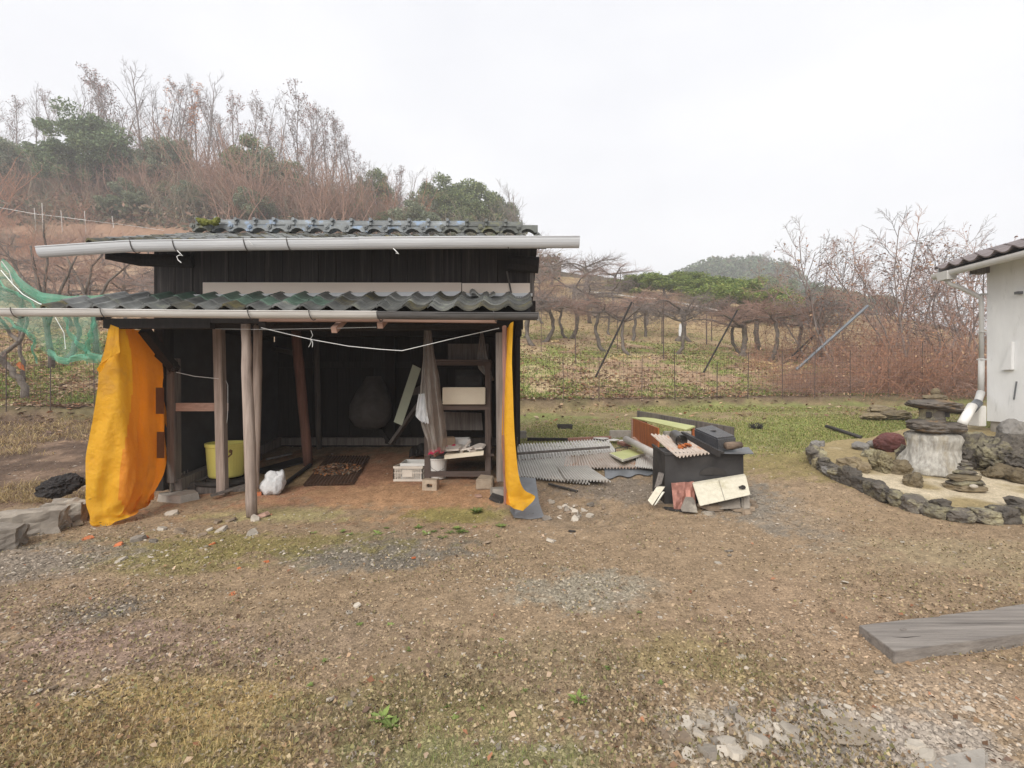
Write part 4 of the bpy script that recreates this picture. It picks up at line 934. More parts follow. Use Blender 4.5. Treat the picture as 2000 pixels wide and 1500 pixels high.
# concrete blocks by the shelf feet
cb = G(838, 960)
blk = MB(); w, dd, h = .19, .13, .15; hw, hh = .07, .045
o_ = [(-w/2, 0), (w/2, 0), (w/2, h), (-w/2, h)]; i_ = [(-hw/2-.0, h/2-hh/2), (hw/2, h/2-hh/2), (hw/2, h/2+hh/2), (-hw/2, h/2+hh/2)]
vs = [(x, 0, z) for x, z in o_]+[(x, 0, z) for x, z in i_]+[(x, dd, z) for x, z in o_]+[(x, dd, z) for x, z in i_]
fs = [(0, 1, 5, 4), (1, 2, 6, 5), (2, 3, 7, 6), (3, 0, 4, 7), (8, 12, 13, 9), (9, 13, 14, 10), (10, 14, 15, 11), (11, 15, 12, 8), (0, 8, 9, 1), (1, 9, 10, 2), (2, 10, 11, 3), (3, 11, 8, 0), (4, 5, 13, 12), (5, 6, 14, 13), (6, 7, 15, 14), (7, 4, 12, 15)]
E_ = Euler((0, 0, -.12)).to_matrix(); blk.add([E_ @ Vector(v)+cb+Vector((0, .02, -.01)) for v in vs], fs)
m_blockc = M('sandy_concrete', (.45, .37, .28), (.32, .25, .185), 14, .95, .6, c3=(.24, .18, .13), t3=(.6, .74))
solo('concrete_block', blk, m_blockc, 'small hollow concrete block with one square hole beside the slatted crate', 'concrete block', bevel=.006)
bb = G(946, 956)
solo('concrete_block', MB().hexa([bb+Vector((-.11, -.02, 0)), bb+Vector((.10, .0, 0)), bb+Vector((.12, .16, 0)), bb+Vector((-.08, .16, 0)), bb+Vector((-.11, -.01, .13)), bb+Vector((.10, .0, .12)), bb+Vector((.12, .14, .15)), bb+Vector((-.06, .14, .17))]), m_blockc, 'broken solid concrete block under the end foot of the shelf', 'concrete block', bevel=.012)
solo('dark_slate', slab(MB(), G(972, 980)+Vector((0, .05, .03)), (.10, .11), .04, 4, 3, (.35, 0, .7), .1), m_dark, 'dark flat slate at the foot of the narrow yellow tarpaulin', 'slate')
solo('wood_offcut', MB().box(G(934, 970)+Vector((0, 0, .012)), (.07, .09, .02), (0, 0, .3)), m_pinkwood, 'small pale wood offcut on the shed floor near the broken block', 'offcut')
solo('black_scrap', MB().grid(cloth([[G(800, 893)+Vector((0, 0, .12)), G(818, 886)+Vector((0, 0, .18)), G(832, 886)+Vector((0, 0, .14))], [G(798, 900)+Vector((0, 0, .03)), G(818, 896)+Vector((0, 0, .08)), G(832, 896)+Vector((0, 0, .05))]], 12, lambda u, v: (0, 0, .02*math.sin(u*9)), 3, .02, 4)), m_dark, 'crumpled black plastic lying behind the slatted crate', 'plastic scrap')
solo('twig', MB().tube([G(960, 925)+Vector((0, 0, .1)), G(968, 935)+Vector((0, 0, .08)), G(975, 955)+Vector((0, -.02, .06)), G(976, 985)+Vector((0, 0, .01))], .004, 5), m_greywood, 'thin bent twig leaning near the narrow yellow tarpaulin', 'twig')

# ------------------------------------------------------------------ things lying about the yard
m_galv = M('weathered_galvanised', (.62, .60, .56), (.48, .46, .43), 4, .5, .15, rv=.08, c3=(.42, .33, .25), t3=(.58, .8), s3=1.6)
m_galvrust = M('rust_stained_galvanised', (.58, .52, .47), (.42, .35, .29), 4, .55, .15, rv=.05, c3=(.44, .20, .085), t3=(.54, .68), s3=3)
m_blacksteel = M('sooty_steel', (.050, .047, .046), (.028, .026, .026), 3, .55, .3, rv=.05, c3=(.085, .075, .068), t3=(.55, .8))
m_slate = M('dark_flat_sheet', (.16, .17, .18), (.10, .105, .115), 4, .35, .2, rv=.1, spec=.5)
m_lime = M('yellow_green_laminate', (.50, .51, .22), (.42, .44, .18), 3, .5, .15, rv=.06, c3=(.30, .28, .13), t3=(.66, .8))
m_orange = M('orange_varnished_board', (.44, .135, .035), (.27, .075, .025), 5, .55, .4, rv=.05, c3=(.16, .055, .025), t3=(.5, .72), stretch=(3, 3, .7))
m_edgew = M('pale_edging', (.66, .64, .55), (.5, .48, .4), 6, .6, .1)
m_pvc = M('greyish_white_pipe', (.56, .53, .49), (.42, .39, .36), 5, .5, .1, rv=.05)
m_aac = M('aerated_concrete', (.62, .58, .47), (.50, .46, .36), 22, .95, .7, bscale=120, rv=.04, c3=(.33, .29, .17), t3=(.6, .78), s3=3)
m_copper = M('copper_brown_sheet', (.30, .135, .10), (.17, .08, .065), 4, .42, .3, rv=.04, metal=.35, c3=(.42, .24, .19), t3=(.6, .75))
m_stoneg = M('grey_field_stone', (.27, .235, .195), (.15, .13, .11), 6, .92, .6, rv=.25, c3=(.36, .32, .26), t3=(.55, .7))
m_stoneb = M('brown_field_stone', (.30, .23, .165), (.17, .13, .095), 6, .92, .6, rv=.25)
m_stonew = M('pale_chipped_stone', (.48, .43, .36), (.33, .29, .24), 8, .9, .5, rv=.2)
m_lava = M('black_porous_rock', (.050, .044, .042), (.022, .02, .02), 9, .9, 1.0, bscale=40, rv=.1, bdist=.02)
m_log = M('log_bark', (.24, .175, .125), (.11, .08, .06), 6, .9, .6, stretch=(1, 6, 6))
m_plankg = M('wet_grey_plank', (.29, .26, .23), (.15, .132, .118), 4, .6, .5, stretch=(.35, 9, 9), rv=0, c3=(.085, .075, .066), t3=(.58, .74))
m_redstone = M('dark_red_stone', (.20, .075, .065), (.11, .045, .042), 5, .8, .5)

def corr(name, a, b, c, d, waves, amp, m, label, cat, group=None, up=.03, sag=.0, parent=None, ny=5):
    """a-b is the edge across the corrugations (near), d-c the far one"""
    n = waves*6+1; rows = []; a, b, c, d = Vector(a), Vector(b), Vector(c), Vector(d); nrm = (b-a).cross(d-a).normalized()
    if nrm.z < 0: nrm = -nrm
    for j in range(ny):
        v = j/(ny-1); r_ = []
        for k in range(n):
            t = k/(n-1); p = a.lerp(b, t).lerp(d.lerp(c, t), v); p = p+nrm*(up+amp*math.sin(t*waves*2*math.pi)+.012*mnoise.noise(p*1.7))
            r_.append(p)
        rows.append(r_)
    mb = MB().grid(rows, .003, nrm*-1)
    return solo(name, mb, m, label, cat, group)
GS = 'corrugated sheets lying on the ground'
corr('corrugated_sheet', G(1006, 903), G(1205, 886), G(1188, 861), G(1001, 872), 34, .017, m_galv, 'pale corrugated metal sheet lying at the back, above the long dark batten', 'metal sheet', GS)
corr('corrugated_sheet', G(1012, 936), G(1152, 951)+Vector((0, 0, .0)), G(1110, 896), G(1004, 906), 24, .017, m_galv, 'corrugated metal sheet lying next to the narrow yellow tarpaulin, below the dark batten', 'metal sheet', GS, up=.045)
corr('corrugated_sheet', G(1105, 948), G(1193, 951), G(1148, 920), G(1088, 921), 14, .017, m_galv, 'small shiny corrugated sheet overlapping the front edge of the others', 'metal sheet', GS, up=.075)
corr('corrugated_sheet', G(1100, 921), G(1262, 921), G(1215, 888), G(1105, 898), 26, .017, m_galvrust, 'rust-stained corrugated sheet lying under the small yellow-topped stool', 'metal sheet', GS, up=.055)
corr('corrugated_sheet', G(1240, 921), G(1302, 930), G(1302, 893), G(1245, 884), 14, .010, m_galv, 'pale corrugated sheet lying between the stool and the black fire box', 'metal sheet', GS, up=.075)
mb = MB(); rows = [[], []]
for k in range(24):
    t = k/23; a = G(1182+112*t, 936-9*t+2.5*math.sin(t*19)); b = G(1180+114*t, 915-6*t); rows[0].append(a+Vector((0, 0, .022))); rows[1].append(b+Vector((0, 0, .03)))
solo('slate_sheet', mb.grid(rows, -.006, (0, 0, 1)), m_slate, 'dark blue-grey flat sheet under the corrugated sheets beside the fire box', 'flat sheet')
solo('batten', MB().bar(G(1004, 899)+Vector((0, 0, .10)), G(1190, 885)+Vector((0, 0, .10)), .05, .035), m_greywood, 'long dark batten weighing down the corrugated sheets', 'batten')
mb = MB(); 
for k in range(3): slab(mb, G(1175+k*24, 862+k*3)+Vector((0, 0, .06)), (.14, .11), .015, 4, k+3, (.04, .02, .3))
solo('pale_panel', mb, m_galv, 'pale flat panel pieces at the back end of the corrugated sheets', 'panel')
solo('timber', MB().bar(G(1030, 861)+Vector((0, 0, .03)), G(1110, 862)+Vector((0, 0, .03)), .08, .06), m_darkwood, 'dark half-buried timber at the back of the corrugated sheets', 'timber')
solo('rotten_timber', MB().bar(G(1108, 862)+Vector((0, 0, .03)), G(1192, 859)+Vector((0, 0, .04)), .10, .06), m_redpole, 'reddish rotten timber at the back of the corrugated sheets', 'timber')
solo('edging_block', MB().box(G(1213, 856)+Vector((0, .05, .07)), (.42, .10, .15), (0, 0, .05)), m_concrete, 'grey-green concrete edging block behind the orange cabinet side', 'concrete edging', 'concrete edging blocks', bevel=.01)
solo('edging_block', MB().box(G(1015, 857)+Vector((0, .05, .07)), (.26, .10, .15)), m_concrete, 'small concrete edging block beside the narrow yellow tarpaulin', 'concrete edging', 'concrete edging blocks', bevel=.01)
solo('edging_block', MB().box(G(1330, 858)+Vector((0, .05, .07)), (.62, .10, .15), (0, 0, -.05)), m_concrete, 'concrete edging block seen beneath the yellow-green cabinet top', 'concrete edging', 'concrete edging blocks', bevel=.01)
# small dark tray in the grass
t_ = G(1104, 838); solo('dark_tray', open_box(MB(), (t_.x, t_.y+.1), (.30, .2, .10), .012, t_.z-.01, .01), m_dark, 'small dark tray half sunk in the grass behind the corrugated sheets', 'tray')

# old cabinet with yellow-green top
cab = thing('low_cabinet', 'low old cabinet with yellow-green top and orange side panel', 'cabinet', tuple(G(1262, 874)))
A_, B_, C_, D_ = P(1234, 815, 8.9), P(1266, 814.5, 9.0), P(1358, 832, 7.0), P(1340, 839, 6.55)
build('top', MB().prism([D_, C_, B_, A_], (0, 0, -.02)), m_lime, cab)
E0 = A_.lerp(D_, .04); E1 = Vector((2.13, 7.05, A_.z)); za, zb = on(A_.x, A_.y), on(E1.x, E1.y)
build('side_panel', MB().prism([(A_.x+.01, A_.y-.03, za-.02), (E1.x, E1.y, zb+.18), (E1.x, E1.y, E1.z-.03), (A_.x+.01, A_.y-.03, A_.z-.022)], (.02, 0, 0)), m_orange, cab)
build('end_panel', MB().prism([(A_.x+.01, A_.y, za-.02), (B_.x-.02, B_.y, za-.02), (B_.x-.02, B_.y, A_.z-.022), (A_.x+.01, A_.y, A_.z-.022)], (0, .02, 0)), m_orange, cab)
build('edge_strip', MB().bar((A_.x, A_.y-.035, za), (A_.x, A_.y-.035, A_.z-.022), .03, .03, up=(0, 1, 0)), m_pinkwood, cab)
build('leg', MB().box((C_.x-.05, C_.y-.05, .45), (.04, .04, .66)), m_orange, cab); build('bottom_board', MB().prism([(2.15, 8.7, .45), (2.15, 7.3, .32), (2.4, 7.3, .32), (2.4, 8.7, .45)], (0, 0, .02)), m_pinkwood, cab)
solo('grey_beam', MB().bar(P(1246, 809, 9.15), P(1432, 843, 7.15), .05, .13), m_greywood, 'long weathered grey beam lying slanted behind the yellow-green cabinet top', 'beam')
# little stool
stool = thing('small_stool', 'small low stool with yellow-green top and rusty orange box on the corrugated sheets', 'stool', tuple(G(1238, 905)))
q = [P(1190, 885, 7.15), P(1216, 898, 6.75), P(1271, 881.5, 7.15), P(1227, 877.5, 7.5)]
zt = .33; q = [Vector((p.x, (zt-H)*-F/((1190+0, 1216, 1271, 1227)[i]*0+(885, 898, 881.5, 877.5)[i]-750), zt)) for i, p in enumerate(q)]
q = [Vector(((px-1000)/F*p.y, p.y, zt)) for p, px in zip(q, (1190, 1216, 1271, 1227))]
build('top', MB().prism(q, (0, 0, -.02)), m_lime, stool); build('edging', MB().bar(q[0]+Vector((0, -.008, -.012)), q[1]+Vector((0, -.008, -.012)), .012, .03), m_edgew, stool); build('edging', MB().bar(q[1]+Vector((0, -.008, -.012)), q[2]+Vector((0, -.008, -.012)), .012, .03), m_edgew, stool)
cq_ = sum(q, Vector())/4; lo = [cq_+(p-cq_)*.62 for p in q]; gz_ = on(cq_.x, cq_.y)+.07
build('box', MB().hexa([Vector((p.x, p.y, gz_)) for p in [cq_+(p-cq_)*.5 for p in q]]+[Vector((p.x, p.y, zt-.021)) for p in lo]), m_orange, stool)
h_ = q[0].lerp(q[3], .25)+Vector((.02, 0, .0)); h2 = q[0].lerp(q[3], .95)
build('wire_handle', MB().tube([h_, h_+Vector((0, 0, .06)), h2+Vector((0, 0, .05)), h2], .008, 6), m_darkwire, stool)
solo('plastic_pipe', MB().tube([P(1223, 858, 8.3), P(1260, 877, 7.3), P(1298, 897, 6.5)], .058, 14), m_pvc, 'greyish white plastic pipe lying beside the low cabinet', 'pipe', smooth=True)
solo('red_tile_piece', MB().box(G(1222, 872)+Vector((0, 0, .05)), (.22, .2, .05), (.1, 0, .4)), m_redpole, 'dark red board piece under the end of the plastic pipe', 'board')

# the fire box
fb = thing('fire_box', 'black sheet-steel fire box with slabs and stones leaning against its foot', 'fire box', tuple(G(1375, 985)))
x0, x1, y0, y1 = 1.765, 2.69, 5.6, 6.08; zb = .0; zt = .625
mb = MB(); rows = []
for k in range(2):
    pass
def face(a, b, c, d, n=10, bulge=.012, seed=0):
    a, b, c, d = map(Vector, (a, b, c, d)); nr = (b-a).cross(d-a).normalized(); rows = []
    for j in range(n+1):
        v = j/n; rows.append([a.lerp(b, k/n).lerp(d.lerp(c, k/n), v)+nr*(bulge*mnoise.noise(Vector((k*.35+seed, j*.35, seed)))*2*min(1, 4*min(k/n, 1-k/n), 99)) for k in range(n+1)])
    return rows
mb.grid(face((x0, y0, zb), (x1, y0, zb), (x1-.01, y0, zt), (x0+.01, y0, zt), seed=1)); mb.grid(face((x0, y1, zb), (x0, y0, zb), (x0+.01, y0, zt), (x0+.01, y1, zt+.05), seed=2)); mb.grid(face((x1, y0, zb), (x1, y1, zb), (x1-.01, y1, zt), (x1-.01, y0, zt), seed=3)); mb.grid(face((x1, y1, zb), (x0, y1, zb), (x0+.01, y1, zt), (x1-.01, y1, zt), seed=4))
build('body', mb, m_blacksteel, fb, smooth=True)
build('rim', MB().bar((x0, y0-.006, zt-.012), (x1, y0-.006, zt-.012), .02, .03), m_blacksteel, fb); build('rim', MB().bar((x0+.002, y0, zt-.012), (x0+.002, y1, zt+.03), .02, .03), m_blacksteel, fb)
build('top_plate', MB().prism([(x0+.02, y0+.012, zt-.03), (x1-.02, y0+.012, zt-.03), (x1-.02, y1-.02, zt-.03), (x0+.02, y1-.02, zt-.03)], (0, 0, .02)), m_blacksteel, fb)
cx_ = (1393-1000)/F*5.59
build('fire_opening', MB().prism([(cx_+.16*math.cos(a), 5.585, .37+.09*math.sin(a)) for a in np.linspace(0, math.pi, 14)], (0, .006, 0)), m_dark, fb)
corr('corrugated_sheet', P(1323, 893, 5.48), P(1386, 886, 5.55), P(1336, 853, 6.05), P(1271, 849, 6.1), 9, .016, m_galvrust, 'corrugated sheet piece tilted on top of the black fire box', 'metal sheet', up=.0)
duct = MB(); a, b = P(1318, 850, 6.05), P(1331, 861, 5.72); duct.tube([a, b], .068, 20, cap=False); duct.tube([a+(b-a)*.02, b], .062, 20, cap=False); duct.tube([b-(b-a)*.05, b], .071, 20, cap=False)
solo('duct_pipe', duct, M('dull_grey_steel', (.13, .125, .12), (.08, .075, .072), 5, .45, .2, metal=.3), 'short grey open-ended duct pipe lying on the tilted corrugated sheet', 'duct', smooth=True)
mb = MB()
for k in range(3): slab(mb, P(1330+k*7, 872-k*1.5, 5.7), (.045, .04), .02, 5, k, (.5, .2, k))
solo('tile_shards', mb, m_orange, 'orange-brown tile shards on the tilted corrugated sheet', 'shards')
solo('steel_angle', MB().bar(P(1332, 848, 6.1), P(1405, 886, 5.45), .035, .07).bar(P(1336, 846, 6.12), P(1410, 884, 5.47), .07, .02), m_blacksteel, 'long dark steel channel lying across the fire box in front of the black covered box', 'steel channel')
bbx = [P(1357, 880, 5.95), P(1402, 884, 5.5), P(1438, 878, 5.85), P(1392, 868, 6.4)]
tp_ = [P(1355, 836, 5.98), P(1401, 856, 5.55), P(1438, 852, 5.88), P(1390, 829, 6.45)]
bxo = solo('covered_box', MB().hexa([Vector((p.x, p.y, zt+.0)) for p in bbx]+tp_), M('black_plastic_sheet', (.055, .056, .062), (.035, .036, .04), 4, .3, .5, bscale=7, bdist=.03, spec=.6, rv=0), 'box wrapped in shiny black plastic standing on the fire box', 'covered box', bevel=.018)
ctr = sum(tp_, Vector())/4
build('torn_hole', MB().prism([ctr+Vector((-.02+.055*math.cos(a), .03+.055*math.sin(a), .006)) for a in np.linspace(0, 6.1, 10)], (0, 0, .003)), m_dark, bxo)
solo('short_log', MB().tube([P(1418, 871, 5.52), P(1430, 870, 5.55), P(1446, 869, 5.6)], [.042, .046, .038], 12), m_log, 'short brown log lying on the fire box beside the covered box', 'log', smooth=True)
solo('flat_sheet', MB().prism([P(1408, 884, 5.5), P(1472, 885, 5.45), P(1462, 873, 5.9), P(1410, 876, 6.0)], (0, 0, -.012)), m_slate, 'flat grey metal sheet sticking out over the edge of the fire box under the log', 'metal sheet')
solo('copper_sheet', MB().grid(face(P(1316, 994, 5.33), P(1360, 996, 5.33), P(1355, 940, 5.52), P(1311, 943, 5.52), seed=8, bulge=.02), .004, (0, 1, 0)), m_copper, 'copper-brown metal sheet leaning against the front of the fire box', 'metal sheet')
aac = solo('concrete_slab', MB().prism([P(1367, 989, 5.22), P(1466, 967, 5.3), P(1457, 929, 5.5), P(1353, 946, 5.45)], (.02, .075, .01)), m_aac, 'pale porous concrete slab leaning on the front of the fire box', 'concrete slab', bevel=.006)
build('joint', MB().bar(P(1416, 978, 5.245), P(1404, 938, 5.465), .004, .004), m_concrete, aac)
build('bolt_hole', MB().prism([P(1452+4*math.cos(a)*1.2, 952+4*math.sin(a), 5.345) for a in np.linspace(0, 5.9, 10)], (0, .02, 0)), m_dark, aac)
build('bolt_hole', MB().prism([P(1444, 950.5, 5.35), P(1450, 949.5, 5.35), P(1450, 953, 5.34), P(1445, 954, 5.34)], (0, .02, 0)), m_dark, aac)
solo('leaning_board', MB().prism([P(1278, 953, 5.48), P(1292, 945, 5.5), P(1297, 926, 5.62), P(1286, 923, 5.62)], (.02, .05, 0)), m_greywood, 'dark weathered board piece leaning at the corner of the fire box', 'board')
solo('leaning_board', MB().prism([P(1265, 977, 5.35), P(1274, 987, 5.3), P(1298, 952, 5.48), P(1283, 950, 5.5)], (.02, .04, 0)), m_aac, 'pale split slab piece leaning at the corner of the fire box', 'slab')
solo('leaning_lath', MB().prism([P(1277, 988, 5.28), P(1281, 985, 5.3), P(1297, 962, 5.42), P(1293, 961, 5.43)], (.02, .03, 0)), m_edgew, 'narrow pale strip leaning beside the split slab at the fire box', 'strip')
def stone_poly(pts, d, th, m, label, dz=(0, .06, .02)):
    return solo('stone', MB().prism([P(x, y, dd) for x, y, dd in pts], dz), m, label, 'stone', 'stones set around the fire box', bevel=.012)
stone_poly([(1331, 1000, 5.2), (1365, 1003, 5.2), (1358, 976, 5.35), (1341, 975, 5.35)], 0, 0, m_stoneg, 'upright grey trapezoid stone under the low corner of the porous concrete slab')
stone_poly([(1404, 996, 5.3), (1449, 994, 5.3), (1447, 973, 5.42), (1402, 978, 5.42)], 0, 0, m_stoneg, 'wide grey stone propping the middle of the porous concrete slab')
stone_poly([(1451, 996, 5.3), (1467, 994, 5.3), (1465, 968, 5.42), (1450, 972, 5.42)], 0, 0, m_stoneg, 'narrow upright stone under the high corner of the porous concrete slab')
solo('stone', slab(MB(), G(1393, 998)+Vector((0, .05, .05)), (.155, .12), .05, 6, 17, (.3, .1, .2)), m_stoneb, 'flat brown stone lying at the front of the fire box beside the trapezoid stone', 'stone', 'stones set around the fire box', bevel=.008)
solo('stone', slab(MB(), G(1452, 1000)+Vector((0, .03, .02)), (.135, .08), .03, 5, 21, (.15, 0, .1)), m_stoneb, 'thin flat brown tile-like stone lying in front of the porous concrete slab', 'stone', 'stones set around the fire box', bevel=.005)
solo('stone', slab(MB(), G(1383, 1006)+Vector((0, .03, .01)), (.08, .06), .04, 7, 23), m_stoneg, 'small grey stone beside the flat brown stone at the fire box front', 'stone', 'stones set around the fire box', bevel=.008)
solo('stone', slab(MB(), G(1322, 999)+Vector((0, .03, .012)), (.14, .04), .02, 6, 25, (0, .1, -.4)), m_dark, 'dark thin sliver of stone beside the copper-brown sheet', 'stone', 'stones set around the fire box')
for k, (px, py) in enumerate(((1472, 985), (1478, 992), (1468, 998), (1462, 1006))): solo('stone', slab(MB(), G(px, py)+Vector((0, .03, .02)), (.05, .04), .04, 6, 30+k, (.2, .1, k)), m_stoneb, 'small brown stone at the corner of the fire box near the rock garden', 'stone', 'stones set around the fire box')

# by the narrow tarpaulin
pl = [(1016, 941), (1046, 944), (1053, 985), (1063, 1013), (1036, 1017), (1004, 1013), (996, 1000)]
solo('rubber_mat', MB().prism([G(x, y)+Vector((0, 0, .012+(.05 if y < 950 else 0))) for x, y in pl], (0, 0, .006)), m_slate, 'grey rubber mat lying under the hem of the narrow yellow tarpaulin', 'mat')
solo('black_strip', MB().bar(G(1072, 948)+Vector((0, 0, .02)), G(1127, 962)+Vector((0, 0, .015)), .04, .02), m_dark, 'thin black strip lying in front of the corrugated sheets', 'strip')
k = 0
for i in range(26):
    px, py = rnd.gauss(1112, 22), rnd.gauss(998, 8); s = rnd.uniform(.018, .045)
    solo('rubble_stone', slab(MB(), G(px, py)+Vector((0, 0, .012)), (s*1.3, s), s*.7, 6, 60+i, (rnd.uniform(-.4, .4), rnd.uniform(-.4, .4), rnd.random()*3), .35), (m_stonew, m_stonew, m_stoneb, m_stoneg)[i % 4], '%s %s stone in the rubble heap between yellow tarpaulin and fire box' % ('bigger' if s > .032 else 'small', ('pale', 'pale', 'brown', 'grey')[i % 4]), 'stone', 'rubble heap by the narrow tarpaulin')
solo('black_pipe', MB().tube([G(1614, 838)+Vector((0, 0, .06)), G(1645, 847)+Vector((0, 0, .05)), G(1681, 859)+Vector((0, 0, .05))], .035, 10), m_dark, 'black pipe lying on the grass near the red stone', 'pipe', smooth=True)
mb = MB(); c0 = G(1478, 838)
for i in range(60):
    a = rnd.random()*6.28; e = c0+Vector((math.cos(a)*rnd.uniform(.04, .17), math.sin(a)*.1, rnd.uniform(.02, .13))); mb.tube([c0+Vector((math.cos(a)*.06, 0, 0)), e, e+Vector((rnd.uniform(-.04, .04), 0, rnd.uniform(-.06, .02)))], .006, 4)
solo('dead_plant', mb, m_dark, 'dark shrivelled plant stump standing alone in the grass', 'dead plant')

# the plank in the foreground
pa, pb2, pc2, pd = P(1675, 1222, 2.76), P(1748, 1270, 2.505), P(2110, 1235, 2.6), P(2110, 1160, 3.16)
pts = []
zt = .062
def on_z(px, py, z): d = (H-z)*F/(py-750); return P(px, py, d)
pl = [on_z(1677, 1221, zt), on_z(1746, 1272, zt), on_z(2000, 1238, zt), Vector((4.3, 2.935, zt)), Vector((4.33, 3.235, zt)), on_z(2000, 1179, zt), on_z(1945, 1187, zt), on_z(1941, 1191, zt), on_z(1928, 1190, zt), on_z(1838, 1201, zt), on_z(1832, 1204, zt), on_z(1790, 1207, zt)]
pk = solo('wooden_plank', MB().prism(pl, (0, 0, -.075)), m_plankg, 'thick grey wooden plank lying on the ground in the foreground', 'plank', bevel=.003)
build('crack', MB().prism([on_z(1743, 1244, zt+.001), on_z(1770, 1244.5, zt+.001), on_z(1800, 1242, zt+.001), on_z(1770, 1245.5, zt+.001)], (0, 0, .0008)), m_dark, pk)
build('knot', MB().prism([on_z(1764+7*math.cos(a), 1229.5+2.6*math.sin(a), zt+.001) for a in np.linspace(0, 5.8, 10)], (0, 0, .0008)), m_greywood, pk)
sl = [G(1745, 1512), G(1790, 1493), G(1850, 1476), G(1915, 1463), G(1930, 1470), G(1930, 1520)]
solo('paving_slab', MB().prism([p+Vector((0, 0, -.02)) for p in sl], (0, 0, .03)), m_concrete, 'sandy concrete slab edge showing at the bottom of the yard', 'slab', bevel=.008)
mp_ = [G(1588, 1428), G(1636, 1402), G(1660, 1407), G(1728, 1447), G(1680, 1460), G(1625, 1455)]
m_mesh = M('grey_fibre_mesh', (.32, .265, .205), (.2, .165, .125), 18, .9, .5, rv=0)
sc = solo('mesh_scrap', MB().prism([p+Vector((0, 0, .007)) for p in mp_], (0, 0, .003)), m_mesh, 'scrap of grey woven mesh half buried in the rubble', 'mesh scrap')
mb = MB(); a0, b0 = G(1606, 1430), G(1654, 1440); u0 = (G(1640, 1412)-G(1606, 1430)).normalized(); w0 = (G(1640, 1442)-G(1606, 1430)).normalized()
for i in range(7): mb.bar(a0+w0*(i*.012)+Vector((0, 0, .0105)), a0+w0*(i*.012)+u0*.10+Vector((0, 0, .0105)), .0012, .001); mb.bar(a0+u0*(i*.014)+Vector((0, 0, .011)), a0+u0*(i*.014)+w0*.085+Vector((0, 0, .011)), .002, .002)
build('mesh_thread', mb, m_concrete, sc)

# kerb stones and black rock at the left edge
kerb = thing('stone_kerb', 'low kerb of grey dressed stones under the black porous rock', 'kerb', tuple(G(75, 1035)))
def kst(px, py, w, dd, h, rz, seed): return MB().box(G(px, py)+Vector((0, dd/2, h/2-.04)), (w, dd, h), (.03*seed, .02, rz))
for i, (px, py, w, dd, h, rz) in enumerate(((20, 1050, .62, .26, .25, .42), (108, 1024, .36, .26, .24, .28), (-70, 1085, .5, .3, .22, .5), (158, 1006, .2, .2, .13, .3))):
    mb = MB(); p = G(px, py); rough_box(mb, p+Vector((0, dd/2, h/2-.05)), (w*1.02, dd, h*1.12), rz, 40+i)
    build('kerb_stone', mb, m_stoneg, kerb)
p = G(92, 1003); mb = MB(); rock(mb, p+Vector((.0, .16, .28)), (.205, .15, .115), 3, 5, .30, 1.5, pit=.22, rot=(0, -.12, .2))
solo('lava_rock', mb, m_lava, 'black porous rock sitting on the stone kerb', 'rock', smooth=False)
# loose stones
def loose(px, py, s, m, label, group, flat=.5, seed=0):
    r_ = random.Random(seed); mb = slab(MB(), G(px, py)+Vector((0, 0, s*flat*.35)), (s*r_.uniform(1, 1.5), s), s*flat, r_.randint(5, 8), seed, (r_.uniform(-.35, .35), r_.uniform(-.35, .35), r_.random()*6), .3)
    solo('stone', mb, m, label, 'stone', group)
m_brick = M('orange_brick', (.52, .17, .07), (.40, .12, .05), 8, .9, .4)
TRI = 'broken stones between the yellow curtain and the round post'
for i, (px, py, s, m, lab) in enumerate(((353, 1040, .055, m_stoneb, 'rounded tan stone'), (318, 1035, .05, m_stonew, 'pale chipped stone'), (335, 1005, .06, m_stonew, 'flat pale stone'), (432, 1037, .05, m_stonew, 'oblong white stone'), (497, 1016, .055, m_stonew, 'large white stone at the foot of the round post'), (512, 1008, .06, m_pinkwood, 'pink-tan flat stone beside the foot of the round post'), (493, 1043, .045, m_stonew, 'white oblong stone below the round post'), (268, 1055, .06, m_stoneg, 'grey flat stone'), (280, 1052, .035, m_brick, 'orange brick chip'), (232, 1066, .035, m_brick, 'brick-red chip'), (300, 1058, .04, m_stoneg, 'dark grey stone'), (172, 1053, .035, m_brick, 'orange brick chip near the curtain hem'), (235, 1096, .035, m_stonew, 'pale lilac stone chip'), (450, 1017, .045, m_stoneb, 'brown stone'), (408, 1036, .03, m_stonew, 'small white stone'), (425, 1020, .04, m_stoneb, 'tan stone'), (395, 1046, .035, m_stoneb, 'light brown stone'), (455, 1162, .028, m_brick, 'orange brick chip on bare soil'), (520, 1098, .026, m_brick, 'orange brick chip in moss'), (412, 1065, .025, m_brick, 'red brick chip'), (465, 1112, .02, m_brick, 'red brick fragment'), (808, 1090, .02, m_brick, 'orange brick chip beside grey gravel'), (160, 1006, .06, m_stoneb, 'brown stone beside the kerb'), (150, 1026, .07, m_stoneb, 'flat brown stone below the kerb'))):
    loose(px, py, s*1.0, m, lab+' on the ground near the yellow curtain' if 'near' not in lab and 'beside' not in lab and 'below' not in lab and 'post' not in lab and 'soil' not in lab and 'moss' not in lab else lab, TRI, .55, 100+i)
FR = 'angular stones in the rubble at the front of the yard'
